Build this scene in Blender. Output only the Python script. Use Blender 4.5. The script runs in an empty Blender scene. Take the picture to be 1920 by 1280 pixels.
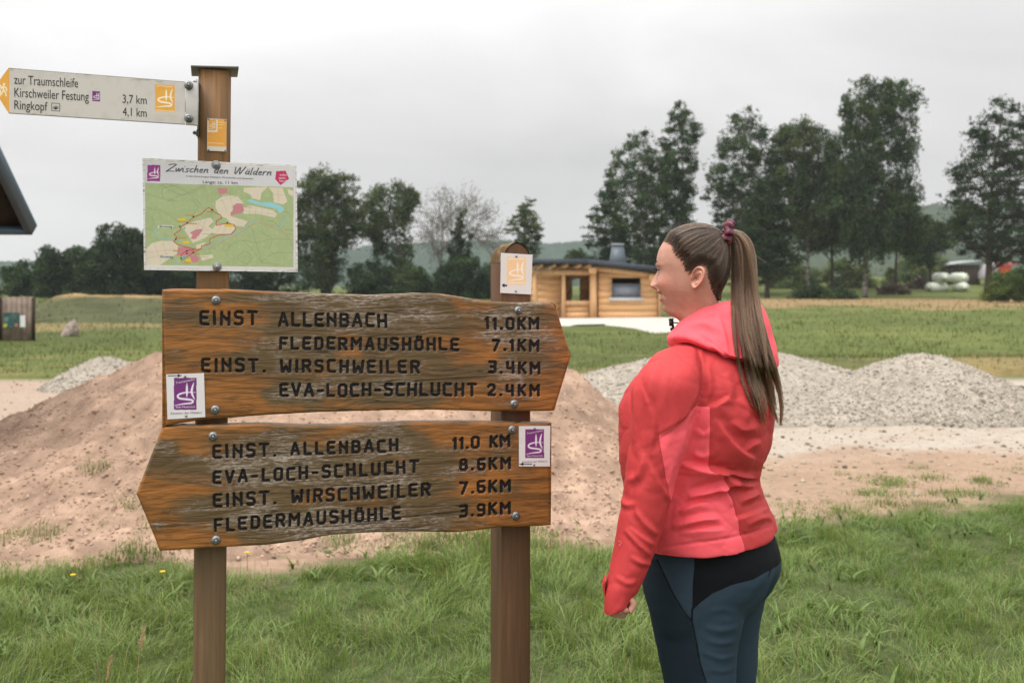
import bpy, bmesh, math, random
import numpy as np
from mathutils import Vector, Matrix
from mathutils.bvhtree import BVHTree

random.seed(5)
rng = np.random.default_rng(11)
SC = bpy.context.scene
COL = SC.collection
PI = math.pi

# ------------------------------------------------------------------ camera, sky, sun, exposure
F = 1866.7      # focal length in pixels of the 1920 wide photograph (35 mm on full frame)
EYE = 1.51      # eye height in metres
HOR = 530.0     # row of the horizon
HAZE = .00023    # density of the air

cam_d = bpy.data.cameras.new('camera')
cam = bpy.data.objects.new('camera', cam_d)
COL.objects.link(cam)
cam.location = (0, 0, EYE)
cam.rotation_euler = (PI / 2, 0, 0)
cam_d.lens = 35.0
cam_d.sensor_width = 36.0
cam_d.shift_y = -(640 - HOR) / 1920
cam_d.clip_start = 0.05
cam_d.clip_end = 6000
cam_d.dof.use_dof = True
cam_d.dof.focus_distance = 2.36
cam_d.dof.aperture_fstop = 5.0
SC.camera = cam

SUN_EL, SUN_AZ = math.radians(64), math.radians(235)   # azimuth clockwise from +Y: behind the camera, to its left
world = bpy.data.worlds.new('World')
SC.world = world
world.use_nodes = True
wn, wl = world.node_tree.nodes, world.node_tree.links
wn.clear()


def wnode(t, **kw):
    n = wn.new(t)
    for k, v in kw.items():
        setattr(n, k, v)
    return n


sky_t = wnode('ShaderNodeTexSky', sky_type='NISHITA')
sky_t.sun_disc = False
sky_t.sun_elevation = SUN_EL
sky_t.sun_rotation = SUN_AZ
geo = wnode('ShaderNodeTexCoord')
sep = wnode('ShaderNodeSeparateXYZ')
wl.new(geo.outputs['Generated'], sep.inputs[0])
# overcast luminance distribution: darker at the horizon, three times brighter at the zenith
rmp = wnode('ShaderNodeMapRange')
rmp.inputs['From Min'].default_value = 0.12
rmp.inputs['From Max'].default_value = 1.0
rmp.inputs['To Min'].default_value = 4.4
rmp.inputs['To Max'].default_value = 15.5
wl.new(sep.outputs['Z'], rmp.inputs['Value'])
mp = wnode('ShaderNodeMapping')
mp.inputs['Scale'].default_value = (1.0, 1.0, 2.6)
mp.inputs['Rotation'].default_value = (0.0, 0.25, 0.0)
wl.new(geo.outputs['Generated'], mp.inputs['Vector'])
n1 = wnode('ShaderNodeTexNoise')
n1.inputs['Scale'].default_value = 2.3
n1.inputs['Detail'].default_value = 5.0
n1.inputs['Roughness'].default_value = 0.48
n1.inputs['Distortion'].default_value = 0.35
wl.new(mp.outputs[0], n1.inputs['Vector'])
r2 = wnode('ShaderNodeMapRange')
r2.inputs['From Min'].default_value = 0.32
r2.inputs['From Max'].default_value = 0.66
r2.inputs['To Min'].default_value = 0.84
r2.inputs['To Max'].default_value = 1.07
wl.new(n1.outputs['Fac'], r2.inputs['Value'])
# the cloud deck is thinner (brighter) towards the west, left of the view
r3 = wnode('ShaderNodeMapRange')
r3.inputs['From Min'].default_value = -0.6
r3.inputs['From Max'].default_value = 0.6
r3.inputs['To Min'].default_value = 1.05
r3.inputs['To Max'].default_value = 0.95
wl.new(sep.outputs['X'], r3.inputs['Value'])
m1 = wnode('ShaderNodeMath', operation='MULTIPLY')
wl.new(rmp.outputs[0], m1.inputs[0])
wl.new(r2.outputs[0], m1.inputs[1])
m2 = wnode('ShaderNodeMath', operation='MULTIPLY')
wl.new(m1.outputs[0], m2.inputs[0])
wl.new(r3.outputs[0], m2.inputs[1])
tint = wnode('ShaderNodeMixRGB', blend_type='MULTIPLY')
tint.inputs[0].default_value = 1.0
tint.inputs[2].default_value = (1.0, 0.985, 0.985, 1)
wl.new(m2.outputs[0], tint.inputs[1])
mx = wnode('ShaderNodeMixRGB')
mx.inputs[0].default_value = 0.985
wl.new(sky_t.outputs[0], mx.inputs[1])
wl.new(tint.outputs[0], mx.inputs[2])
bg = wnode('ShaderNodeBackground')
bg.inputs['Strength'].default_value = 0.1
wl.new(mx.outputs[0], bg.inputs['Color'])
wo = wnode('ShaderNodeOutputWorld')
wl.new(bg.outputs[0], wo.inputs['Surface'])

sun_d = bpy.data.lights.new('sun', 'SUN')
sun_d.energy = 1.5
sun_d.angle = math.radians(40)
sun_d.color = (1.0, 0.96, 0.9)
sun = bpy.data.objects.new('sun', sun_d)
COL.objects.link(sun)
sd = Vector((math.sin(SUN_AZ) * math.cos(SUN_EL), math.cos(SUN_AZ) * math.cos(SUN_EL), math.sin(SUN_EL)))
sun.location = sd * 50
sun.rotation_euler = sd.to_track_quat('Z', 'Y').to_euler()

vs = SC.view_settings
vs.view_transform = 'Standard'
vs.look = 'None'
vs.gamma = 1
vs.exposure = 0.75
vs.use_curve_mapping = False
SC.render.engine = 'CYCLES'
SC.cycles.use_denoising = True
SC.cycles.denoising_prefilter = 'NONE'
SC.cycles.max_bounces = 6
SC.cycles.diffuse_bounces = 3
SC.cycles.transparent_max_bounces = 6
SC.cycles.volume_bounces = 1
SC.cycles.volume_step_rate = 1

# ------------------------------------------------------------------ helpers


def wp(px, py, Y):
    """world point that the photograph shows at a pixel, at depth Y"""
    return np.array([(px - 960) / F * Y, Y, EYE - (py - HOR) / F * Y])


def topx(V):
    V = np.asarray(V, float)
    return np.stack([960 + V[..., 0] / V[..., 1] * F, HOR - (V[..., 2] - EYE) / V[..., 1] * F], -1)


def gd(py):
    """distance of flat ground seen at a row"""
    return EYE * F / (py - HOR)


def _hash(ix, iy, iz, seed):
    n = (ix * 73856093) ^ (iy * 19349663) ^ (iz * 83492791) ^ (seed * 2654435761 & 0x7fffffff)
    n = n & 0x7fffffff
    n = (n ^ (n >> 13)) * 1274126177 & 0x7fffffff
    n = (n ^ (n >> 16)) * 668265263 & 0x7fffffff
    return ((n ^ (n >> 15)) & 0xffff) / 32767.5 - 1.0


def vnoise(P, seed=0):
    P = np.asarray(P, float)
    i = np.floor(P).astype(np.int64)
    f = P - i
    f = f * f * f * (f * (f * 6 - 15) + 10)
    o = 0
    for dx in (0, 1):
        wx = f[:, 0] if dx else 1 - f[:, 0]
        for dy in (0, 1):
            wy = f[:, 1] if dy else 1 - f[:, 1]
            for dz in (0, 1):
                wz = f[:, 2] if dz else 1 - f[:, 2]
                o = o + wx * wy * wz * _hash(i[:, 0] + dx, i[:, 1] + dy, i[:, 2] + dz, seed)
    return o


def fbm(P, octv=4, seed=0, gain=.5):
    P = np.asarray(P, float)
    o, a, s = 0, 1.0, 0
    for k in range(octv):
        o = o + a * vnoise(P * 2.03 ** k + 17.3 * k, seed + k)
        s += a
        a *= gain
    return o / s


def fbm2(x, y, octv=4, seed=0, gain=.5):
    return fbm(np.stack([x, y, np.zeros_like(x) + .37], -1), octv, seed, gain)


def sstep(a, b, x):
    t = np.clip((np.asarray(x, float) - a) / (b - a), 0, 1)
    return t * t * (3 - 2 * t)


def inpoly(P, poly):
    x, y = P[:, 0], P[:, 1]
    r = np.zeros(len(P), bool)
    n = len(poly)
    for i in range(n):
        x0, y0 = poly[i]
        x1, y1 = poly[(i + 1) % n]
        if y0 == y1:
            continue
        c = ((y0 > y) != (y1 > y)) & (x < (x1 - x0) * (y - y0) / (y1 - y0) + x0)
        r ^= c
    return r


def dline(P, line):
    """distance to a polyline, signed side, and position along it 0..1"""
    best = np.full(len(P), 1e9)
    side = np.zeros(len(P))
    along = np.zeros(len(P))
    L = np.asarray(line, float)
    seg = np.linalg.norm(np.diff(L, axis=0), axis=1)
    tot, acc = seg.sum() + 1e-9, 0
    for k in range(len(L) - 1):
        a, b = L[k], L[k + 1]
        d = b - a
        l2 = (d * d).sum() + 1e-12
        q = P - a
        t = np.clip((q @ d) / l2, 0, 1)
        r = q - t[:, None] * d
        ds = np.sqrt((r * r).sum(1))
        m = ds < best
        best[m] = ds[m]
        side[m] = np.sign(d[0] * q[m, 1] - d[1] * q[m, 0])
        along[m] = (acc + t[m] * seg[k]) / tot
        acc += seg[k]
    return best, side, along


def catmull(P, n):
    """smooth curve through the points (any dimension), n samples evenly spaced in parameter"""
    P = np.asarray(P, float)
    t = np.linspace(0, len(P) - 1, n)
    i = np.minimum(t.astype(int), len(P) - 2)
    f = (t - i)[:, None]
    p0 = P[np.maximum(i - 1, 0)]
    p1, p2 = P[i], P[i + 1]
    p3 = P[np.minimum(i + 2, len(P) - 1)]
    return .5 * (2 * p1 + (p2 - p0) * f + (2 * p0 - 5 * p1 + 4 * p2 - p3) * f ** 2 + (3 * p1 - p0 - 3 * p2 + p3) * f ** 3)


def mesh_np(name, V, Fs, cols=None, midx=None, smooth=False, attrs=None):
    """mesh from arrays; Fs is one array or a list of arrays of faces"""
    V = np.asarray(V, np.float32)
    if isinstance(Fs, np.ndarray):
        Fs = [Fs]
    Fs = [np.asarray(f, np.int32) for f in Fs if len(f)]
    me = bpy.data.meshes.new(name)
    me.vertices.add(len(V))
    me.vertices.foreach_set('co', V.ravel())
    loops = np.concatenate([f.ravel() for f in Fs])
    tot = np.concatenate([np.full(len(f), f.shape[1], np.int32) for f in Fs])
    st = np.concatenate([[0], np.cumsum(tot)[:-1]]).astype(np.int32)
    me.loops.add(len(loops))
    me.loops.foreach_set('vertex_index', loops)
    me.polygons.add(len(tot))
    me.polygons.foreach_set('loop_start', st)
    me.polygons.foreach_set('loop_total', tot)
    if smooth:
        me.polygons.foreach_set('use_smooth', np.ones(len(tot), bool))
    if midx is not None:
        me.polygons.foreach_set('material_index', np.asarray(midx, np.int32))
    me.update(calc_edges=True)
    if cols is not None:
        c = np.asarray(cols, np.float32)
        if c.shape[1] == 3:
            c = np.concatenate([c, np.ones((len(c), 1), np.float32)], 1)
        a = me.color_attributes.new('Col', 'FLOAT_COLOR', 'POINT')
        a.data.foreach_set('color', c.ravel())
    for k, v in (attrs or {}).items():
        a = me.attributes.new(k, 'FLOAT', 'POINT')
        a.data.foreach_set('value', np.asarray(v, np.float32))
    return me


def link(name, data, mats=None, parent=None, loc=None, rot=None, scale=None):
    o = bpy.data.objects.new(name, data)
    COL.objects.link(o)
    if mats is not None and data is not None and len(data.materials) == 0:
        for m in (mats if isinstance(mats, (list, tuple)) else [mats]):
            data.materials.append(m)
    if parent is not None:
        o.parent = parent
    if loc is not None:
        o.location = loc
    if rot is not None:
        o.rotation_euler = rot
    if scale is not None:
        o.scale = scale
    return o


def tag(o, label=None, cat=None, group=None, kind=None):
    if label:
        o['label'] = label
    if cat:
        o['category'] = cat
    if group:
        o['group'] = group
    if kind:
        o['kind'] = kind
    return o


def thing(name, label, cat, loc=(0, 0, 0), rz=0.0, group=None):
    o = bpy.data.objects.new(name, None)
    o.empty_display_size = .1
    COL.objects.link(o)
    o.location = loc
    o.rotation_euler = (0, 0, rz)
    return tag(o, label, cat, group)


class MB:
    """collects simple solids and links them as one mesh"""

    def __init__(s):
        s.V, s.Q, s.T, s.n = [], [], [], 0

    def add(s, V, Q=(), T=()):
        s.V.append(np.asarray(V, float))
        if len(Q):
            s.Q.append(np.asarray(Q, int) + s.n)
        if len(T):
            s.T.append(np.asarray(T, int) + s.n)
        s.n += len(V)
        return s

    def box(s, x0, x1, y0, y1, z0, z1, jit=0):
        V = np.array([(x, y, z) for z in (z0, z1) for y in (y0, y1) for x in (x0, x1)], float)
        if jit:
            V += rng.normal(0, jit, V.shape)
        return s.add(V, [(0, 2, 3, 1), (4, 5, 7, 6), (0, 1, 5, 4), (2, 6, 7, 3), (0, 4, 6, 2), (1, 3, 7, 5)])

    def bar(s, a, b, w, h, up=(0, 0, 1)):
        a, b = np.asarray(a, float), np.asarray(b, float)
        d = (b - a) / np.linalg.norm(b - a)
        sx = np.cross(d, up)
        sx /= np.linalg.norm(sx)
        u = np.cross(sx, d)
        V = [p + i * sx * w / 2 + j * u * h / 2 for p in (a, b) for (i, j) in ((-1, -1), (1, -1), (1, 1), (-1, 1))]
        return s.add(V, [(3, 2, 1, 0), (4, 5, 6, 7), (0, 1, 5, 4), (1, 2, 6, 5), (2, 3, 7, 6), (3, 0, 4, 7)])

    def tube(s, pts, rad, sides=8, cap=True):
        P = np.asarray(pts, float)
        n = len(P)
        rad = np.broadcast_to(np.asarray(rad, float), (n,))
        T = np.gradient(P, axis=0)
        T /= np.linalg.norm(T, axis=1)[:, None] + 1e-12
        ref = np.array([0, 0, 1.0]) if abs(T[0, 2]) < .9 else np.array([1.0, 0, 0])
        A = np.cross(T, ref)
        A /= np.linalg.norm(A, axis=1)[:, None] + 1e-12
        B = np.cross(T, A)
        th = np.arange(sides) * 2 * PI / sides
        V = P[:, None] + rad[:, None, None] * (np.cos(th)[None, :, None] * A[:, None] + np.sin(th)[None, :, None] * B[:, None])
        i = np.arange(n - 1)[:, None] * sides
        j = np.arange(sides)[None]
        k = (j + 1) % sides
        Q = np.stack([i + j, i + k, i + sides + k, i + sides + j], -1).reshape(-1, 4)
        V = V.reshape(-1, 3)
        T3 = []
        if cap:
            V = np.concatenate([V, P[[0, -1]]])
            m = n * sides
            T3 = [(m, (q + 1) % sides, q) for q in range(sides)] + [(m + 1, m - sides + q, m - sides + (q + 1) % sides) for q in range(sides)]
        return s.add(V, Q, T3)

    def prism(s, poly, y0, y1):
        """polygon in x,z extruded along y"""
        n = len(poly)
        V = [(x, y0, z) for x, z in poly] + [(x, y1, z) for x, z in poly]
        s.add(V, [(i, (i + 1) % n, n + (i + 1) % n, n + i) for i in range(n)])
        s.N = getattr(s, 'N', []) + [np.arange(n)[::-1] + s.n - 2 * n, np.arange(n) + s.n - n]
        return s

    def mesh(s, name, smooth=False, cols=None):
        fs = []
        if s.Q:
            fs.append(np.concatenate(s.Q))
        if s.T:
            fs.append(np.concatenate(s.T))
        for p in getattr(s, 'N', []):
            fs.append(p[None])
        return mesh_np(name, np.concatenate(s.V), fs, smooth=smooth, cols=cols)

    def build(s, name, mat, parent=None, smooth=False, bevel=0, **kw):
        o = link(name, s.mesh(name, smooth), mat, parent, **kw)
        if bevel:
            b = o.modifiers.new('bevel', 'BEVEL')
            b.width = bevel
            b.segments = 2
            b.limit_method = 'ANGLE'
        return o


def grid_faces(nr, nc, wrap=False):
    i = np.arange(nr - 1)[:, None]
    j = np.arange(nc if wrap else nc - 1)[None]
    k = (j + 1) % nc
    return np.stack([i * nc + j, i * nc + k, (i + 1) * nc + k, (i + 1) * nc + j], -1).reshape(-1, 4)


# ------------------------------------------------------------------ materials


class NT:
    def __init__(s, name, rough=.7, spec=.3):
        s.m = bpy.data.materials.new(name)
        s.m.use_nodes = True
        s.nt = s.m.node_tree
        s.b = s.nt.nodes['Principled BSDF']
        s.b.inputs['Roughness'].default_value = rough
        s.b.inputs['Specular IOR Level'].default_value = spec
        s.out = s.nt.nodes['Material Output']

    def n(s, t, ins=None, **kw):
        nd = s.nt.nodes.new(t)
        for k, v in kw.items():
            setattr(nd, k, v)
        for k, v in (ins or {}).items():
            s.set(nd.inputs[k], v)
        return nd

    def set(s, sock, v):
        if isinstance(v, bpy.types.NodeSocket):
            s.nt.links.new(v, sock)
        else:
            if isinstance(v, tuple) and len(v) == 3 and sock.type == 'RGBA':
                v = (*v, 1)
            sock.default_value = v

    def coord(s, kind='Object'):
        return s.n('ShaderNodeTexCoord').outputs[kind]

    def mapping(s, vec, scale, loc=(0, 0, 0)):
        return s.n('ShaderNodeMapping', {'Vector': vec, 'Scale': scale, 'Location': loc}).outputs[0]

    def noise(s, vec, scale, detail=4, rough=.55, dist=0.0):
        return s.n('ShaderNodeTexNoise', {'Vector': vec, 'Scale': scale, 'Detail': detail, 'Roughness': rough, 'Distortion': dist}).outputs['Fac']

    def ramp(s, fac, stops):
        r = s.n('ShaderNodeValToRGB', {'Fac': fac})
        e = r.color_ramp.elements
        while len(e) < len(stops):
            e.new(.5)
        for el, (p, c) in zip(e, stops):
            el.position = p
            el.color = (*c, 1) if len(c) == 3 else c
        return r.outputs[0]

    def rng(s, v, a, b, c=0.0, d=1.0):
        return s.n('ShaderNodeMapRange', {'Value': v, 'From Min': a, 'From Max': b, 'To Min': c, 'To Max': d}).outputs[0]

    def mix(s, fac, a, b, mode='MIX'):
        return s.n('ShaderNodeMixRGB', {0: fac, 1: a, 2: b}, blend_type=mode).outputs[0]

    def math(s, op, a, b=0.0):
        return s.n('ShaderNodeMath', {0: a, 1: b}, operation=op).outputs[0]

    def attr(s, name, out='Color'):
        return s.n('ShaderNodeAttribute', attribute_name=name).outputs[out]

    def bump(s, h, strength=.3, dist=.01):
        b = s.n('ShaderNodeBump', {'Height': h, 'Strength': strength, 'Distance': dist}).outputs[0]
        s.set(s.b.inputs['Normal'], b)
        return b

    def col(s, c):
        s.set(s.b.inputs['Base Color'], c)
        return s


def plain(name, c, rough=.7, spec=.3, metal=0.0, var=.0, scale=8.0):
    t = NT(name, rough, spec)
    t.b.inputs['Metallic'].default_value = metal
    if var:
        f = t.noise(t.coord(), scale, 5)
        lo = tuple(x * (1 - var) for x in c)
        hi = tuple(min(1, x * (1 + var)) for x in c)
        t.col(t.ramp(f, [(.3, lo), (.7, hi)]))
        t.bump(f, .15, .01)
    else:
        t.col(c)
    return t.m


def srgb(r, g, b):
    return tuple((c / 255 / 12.92) if c <= 10 else ((c / 255 + .055) / 1.055) ** 2.4 for c in (r, g, b))


def m_wood_sign():
    """weathered orange brown stain: streaks along the board, grey worn grain, black paint in the carved grooves"""
    t = NT('sign_wood', .5, .3)
    co = t.coord()
    g1 = t.noise(t.mapping(co, (4.0, 4.0, 30)), 1.0, 6, .68, 1.1)
    g2 = t.noise(t.mapping(co, (9, 9, 170)), 1.0, 5, .75, .6)
    g3 = t.noise(t.mapping(co, (60, 60, 210)), 1.0, 3, .7, .4)
    blot = t.noise(t.mapping(co, (3.6, 3.6, 8), (4.1, 0, 2.2)), 1.0, 5, .62, .5)
    blot2 = t.noise(t.mapping(co, (8, 8, 26), (1.7, 0, 5.2)), 1.0, 5, .7, .5)
    # growth rings: thin dark late wood lines that wander along the board
    sp = t.n('ShaderNodeSeparateXYZ', {0: co})
    wob = t.noise(t.mapping(co, (2.2, 2.2, 5)), 1.0, 3, .5, .3)
    ring = t.math('SINE', t.math('ADD', t.math('MULTIPLY', sp.outputs['Z'], 420.0), t.math('MULTIPLY', wob, 70.0)))
    ring = t.math('MULTIPLY', t.rng(ring, .2, 1.0), t.rng(g1, .35, .6, 1.0, .3))
    worn = t.attr('worn', 'Fac')
    base = t.ramp(t.math('ADD', t.math('MULTIPLY', g1, .55), t.math('MULTIPLY', g2, .45)),
                  [(.30, srgb(86, 58, 32)), (.42, srgb(118, 80, 43)), (.50, srgb(144, 95, 48)), (.59, srgb(168, 110, 55)), (.72, srgb(136, 92, 50))])
    dark = t.mix(g2, srgb(70, 54, 34), srgb(124, 102, 70))
    olive = t.mix(t.rng(t.math('ADD', blot, t.math('MULTIPLY', worn, .42)), .53, .68), base, dark)
    olive = t.mix(t.rng(blot2, .56, .66, 0, .6), olive, srgb(84, 58, 33))
    olive = t.mix(t.math('MULTIPLY', ring, .32), olive, srgb(52, 36, 22))
    wear = t.math('ADD', worn, t.math('MULTIPLY', t.math('SUBTRACT', blot2, .5), 2.2))
    streak = t.rng(t.math('ADD', t.math('MULTIPLY', g3, .5), t.math('MULTIPLY', g2, .5)), .46, .58)
    streak = t.math('MAXIMUM', streak, t.rng(worn, 1.0, 1.3))  # values past full wear paint the lit top edge solid grey
    grey = t.math('MULTIPLY', t.rng(wear, .35, .75), streak)
    c = t.mix(t.math('MULTIPLY', grey, .74), olive, t.mix(g3, srgb(132, 120, 108), srgb(204, 194, 184)))
    vor = t.n('ShaderNodeTexVoronoi', {'Vector': t.mapping(co, (4.2, 1, 11)), 'Scale': 1.0}, feature='F1').outputs['Distance']
    c = t.mix(t.rng(vor, .03, .1, .6, 0.0), c, srgb(58, 34, 18))
    crack = t.noise(t.mapping(co, (1.6, 1.6, 46), (7, 0, 3)), 1.0, 2, .5, .25)
    crack = t.rng(t.math('ABSOLUTE', t.math('SUBTRACT', crack, .5)), .004, .014, 1.0, 0.0)
    crack = t.math('MULTIPLY', crack, t.rng(blot, .5, .6))
    c = t.mix(t.math('MULTIPLY', crack, .7), c, srgb(34, 26, 18))
    grv = t.attr('groove', 'Fac')
    c = t.mix(t.rng(grv, .35, .75), c, srgb(27, 24, 26))
    t.col(c)
    t.set(t.b.inputs['Roughness'], t.rng(grey, 0, 1, .42, .85))
    t.bump(t.math('SUBTRACT', t.math('ADD', t.math('MULTIPLY', g2, .6), t.math('MULTIPLY', g3, .4)), t.math('ADD', t.math('MULTIPLY', ring, .3), crack)), .7, .002)
    return t.m


def m_wood_post(name, c0, c1, worn=.5):
    t = NT(name, .55, .3)
    co = t.coord()
    g1 = t.noise(t.mapping(co, (9, 9, 1.6)), 1.0, 5, .6, .5)
    g2 = t.noise(t.mapping(co, (110, 110, 4)), 1.0, 4, .6, .2)
    c = t.ramp(t.math('ADD', t.math('MULTIPLY', g1, .6), t.math('MULTIPLY', g2, .4)), [(.32, tuple(x * .5 for x in c0)), (.5, c0), (.68, c1)])
    gm = t.math('MULTIPLY', t.rng(g1, .55, .72), t.rng(g2, .5, .64))
    # bare, silvered wood low on the post where the stain has gone
    lowz = t.rng(t.n('ShaderNodeSeparateXYZ', {0: co}).outputs['Z'], .85, 1.25, 1.0, .2)
    c = t.mix(t.math('MULTIPLY', lowz, worn * .62), c, t.mix(g2, srgb(84, 72, 56), srgb(124, 108, 88)))
    c = t.mix(t.math('MULTIPLY', t.math('MULTIPLY', gm, worn), lowz), c, srgb(170, 158, 146))
    t.col(c)
    t.bump(g2, .45, .0015)
    return t.m


def m_plank(name, c0, c1, sc=(1.2, 9, 22), rough=.65):
    t = NT(name, rough, .25)
    co = t.coord('Object')
    oi = t.n('ShaderNodeObjectInfo').outputs['Random']
    off = t.n('ShaderNodeCombineXYZ', {0: t.math('MULTIPLY', oi, 31.0), 1: t.math('MULTIPLY', oi, 17.0), 2: 0.0}).outputs[0]
    v = t.n('ShaderNodeVectorMath', {0: t.mapping(co, sc), 1: off}, operation='ADD').outputs[0]
    g = t.noise(v, 1.0, 5, .6, .8)
    c = t.ramp(g, [(.3, c0), (.68, c1)])
    c = t.mix(1.0, c, t.mix(oi, (.82, .82, .82), (1.12, 1.1, 1.05)), 'MULTIPLY')
    t.col(c)
    t.bump(g, .3, .006)
    return t.m


def m_leaf(name, rough=.6, trans=.35):
    t = NT(name, rough, .25)
    c = t.attr('Col')
    t.col(c)
    tr = t.n('ShaderNodeBsdfTranslucent', {'Color': t.mix(1.0, c, (1.25, 1.3, .7), 'MULTIPLY')})
    ms = t.n('ShaderNodeMixShader', {0: trans})
    t.nt.links.new(t.b.outputs[0], ms.inputs[1])
    t.nt.links.new(tr.outputs[0], ms.inputs[2])
    t.nt.links.new(ms.outputs[0], t.out.inputs['Surface'])
    return t.m


def m_col(name, rough=.6, spec=.3, fine=0.0, scale=40.0, bump=0.0):
    """colour from the mesh's own colour attribute, with a little fine noise"""
    t = NT(name, rough, spec)
    c = t.attr('Col')
    if fine:
        f = t.noise(t.coord(), scale, 5, .65)
        k = t.rng(f, .25, .75, 1 - fine, 1 + fine)
        c = t.mix(1.0, c, t.n('ShaderNodeCombineColor', {0: k, 1: k, 2: k}).outputs[0], 'MULTIPLY')
        if bump:
            t.bump(f, .6, bump)
    t.col(c)
    return t.m


MAT = {
    'sign': m_wood_sign(),
    'post': m_wood_post('post_wood', srgb(112, 80, 44), srgb(156, 106, 54), 1.0),
    'post_red': m_wood_post('post_wood_reddish', srgb(98, 64, 40), srgb(120, 80, 50), .5),
    'print': m_col('printed_sheet', .42, .4),
    'ink': plain('black_ink', srgb(38, 38, 40), .5),
    'steel': plain('galvanised_steel', (.27, .275, .28), .52, .5, .85, .25, 60),
    'cap': plain('weathered_cap_metal', srgb(116, 114, 104), .65, .4, .2, .25, 20),
    'leaf': m_leaf('leaves'),
    'grass': m_leaf('grass_blades', .5, .3),
    'dirt': m_col('dirt', .95, .1, .22, 14, .02),
    'stone': m_col('stones', .9, .2, .15, 60),
    'field': m_col('field_grass', .95, .1, .3, 5, .06),
    'bark': plain('bark', srgb(70, 62, 54), .9, .1, 0, .45, 3),
    'birch_bark': None,
    'larch': m_plank('larch_boards', srgb(206, 156, 108), srgb(236, 190, 142)),
    'larch_log': m_plank('larch_log', srgb(200, 154, 110), srgb(228, 186, 142), (8, 8, 1.0)),
    'roof': plain('dark_roof_felt', srgb(68, 72, 80), .8, .3, 0, .15, 3),
    'slate': plain('slate_metal', srgb(96, 106, 114), .5, .4, .2, .1, 6),
    'white': plain('white_paint', (.62, .61, .6), .5),
    'darkwood': plain('dark_timber', srgb(58, 46, 38), .8, .2, 0, .3, 6),
}


def m_birch():
    t = NT('birch_bark', .8, .2)
    f = t.noise(t.mapping(t.coord(), (1.5, 1.5, 5)), 1.0, 5, .65)
    t.col(t.ramp(f, [(.4, srgb(56, 52, 48)), (.52, srgb(120, 114, 106)), (.66, srgb(172, 166, 158))]))
    return t.m


MAT['birch_bark'] = m_birch()


def m_glass(name, c, rough=.08):
    t = NT(name, rough, .6)
    t.col(c)
    return t.m


def soft(d, w, f=.55):
    return 1 - sstep(w - f, w + f, d)


def over(c, m, col):
    m = np.asarray(m, float)[:, None]
    return c * (1 - m) + m * np.asarray(col)


def stroke(c, P, lines, w, col):
    for l in lines:
        c = over(c, soft(dline(P, l)[0], w), col)
    return c



# ------------------------------------------------------------------ terrain
C_DIRT = np.array([.305, .208, .15])
C_PALE = np.array([.36, .315, .26])
C_SOIL = np.array([.065, .08, .03])
C_GREEN = np.array([.088, .108, .031])
C_TAN = np.array([.25, .17, .088])

EDGE_PX = np.array([(-900, 1075), (0, 1048), (200, 1045), (300, 1012), (420, 1035), (500, 1068), (600, 1042), (700, 1020), (900, 1008),
                    (1150, 1000), (1450, 965), (1600, 948), (1750, 932), (1920, 922), (2800, 890)], float)
_ey = gd(EDGE_PX[:, 1])
_ex = (EDGE_PX[:, 0] - 960) / F * _ey


def lawn_edge(x):
    return np.interp(x, _ex, _ey)


def ridge(x, xs, zs):
    return np.interp(x, xs, zs)


# the brown heap: crest line along x at a depth of about eight metres
HX = np.array([-6.2, -5.2, -4.11, -3.69, -3.26, -2.83, -2.19, -1.33, -.47, .2, .45, .62, .88, 1.16, 1.5, 1.9])
HZ = np.array([0, .08, .36, .56, .76, .915, 1.04, 1.08, 1.0, .88, .81, .72, .475, .27, .08, 0])


def heap_h(x, y):
    wob = fbm2(x * .9, y * .9, 3, 3) * .25
    c = np.interp(x, HX, HZ)
    yc = 8.0 + .2 * np.sin(x * .8)
    fr = 1 - np.clip((yc - y + wob) / 2.45, 0, 1)
    bk = 1 - np.clip((y - yc + wob) / 2.3, 0, 1)
    p = np.where(y < yc, fr, bk)
    p = p * (.55 + .45 * p * (2 - p))
    return c * p + np.minimum(c, .25) * p * fbm2(x * 2.4, y * 2.4, 4, 9) * .3


def cone_h(x, y, cx, cy, rx, ry, h, seed, pw=1.35):
    w = fbm2(x * .8, y * .8, 3, seed) * .12
    r = np.sqrt(((x - cx) / rx) ** 2 + ((y - cy) / ry) ** 2) + w
    return h * (1 - np.minimum(np.sqrt(r * r + .02), 1.0) ** pw)


def ground_z(x, y):
    return fbm2(x * .6, y * .6, 3, 21) * .025


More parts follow.
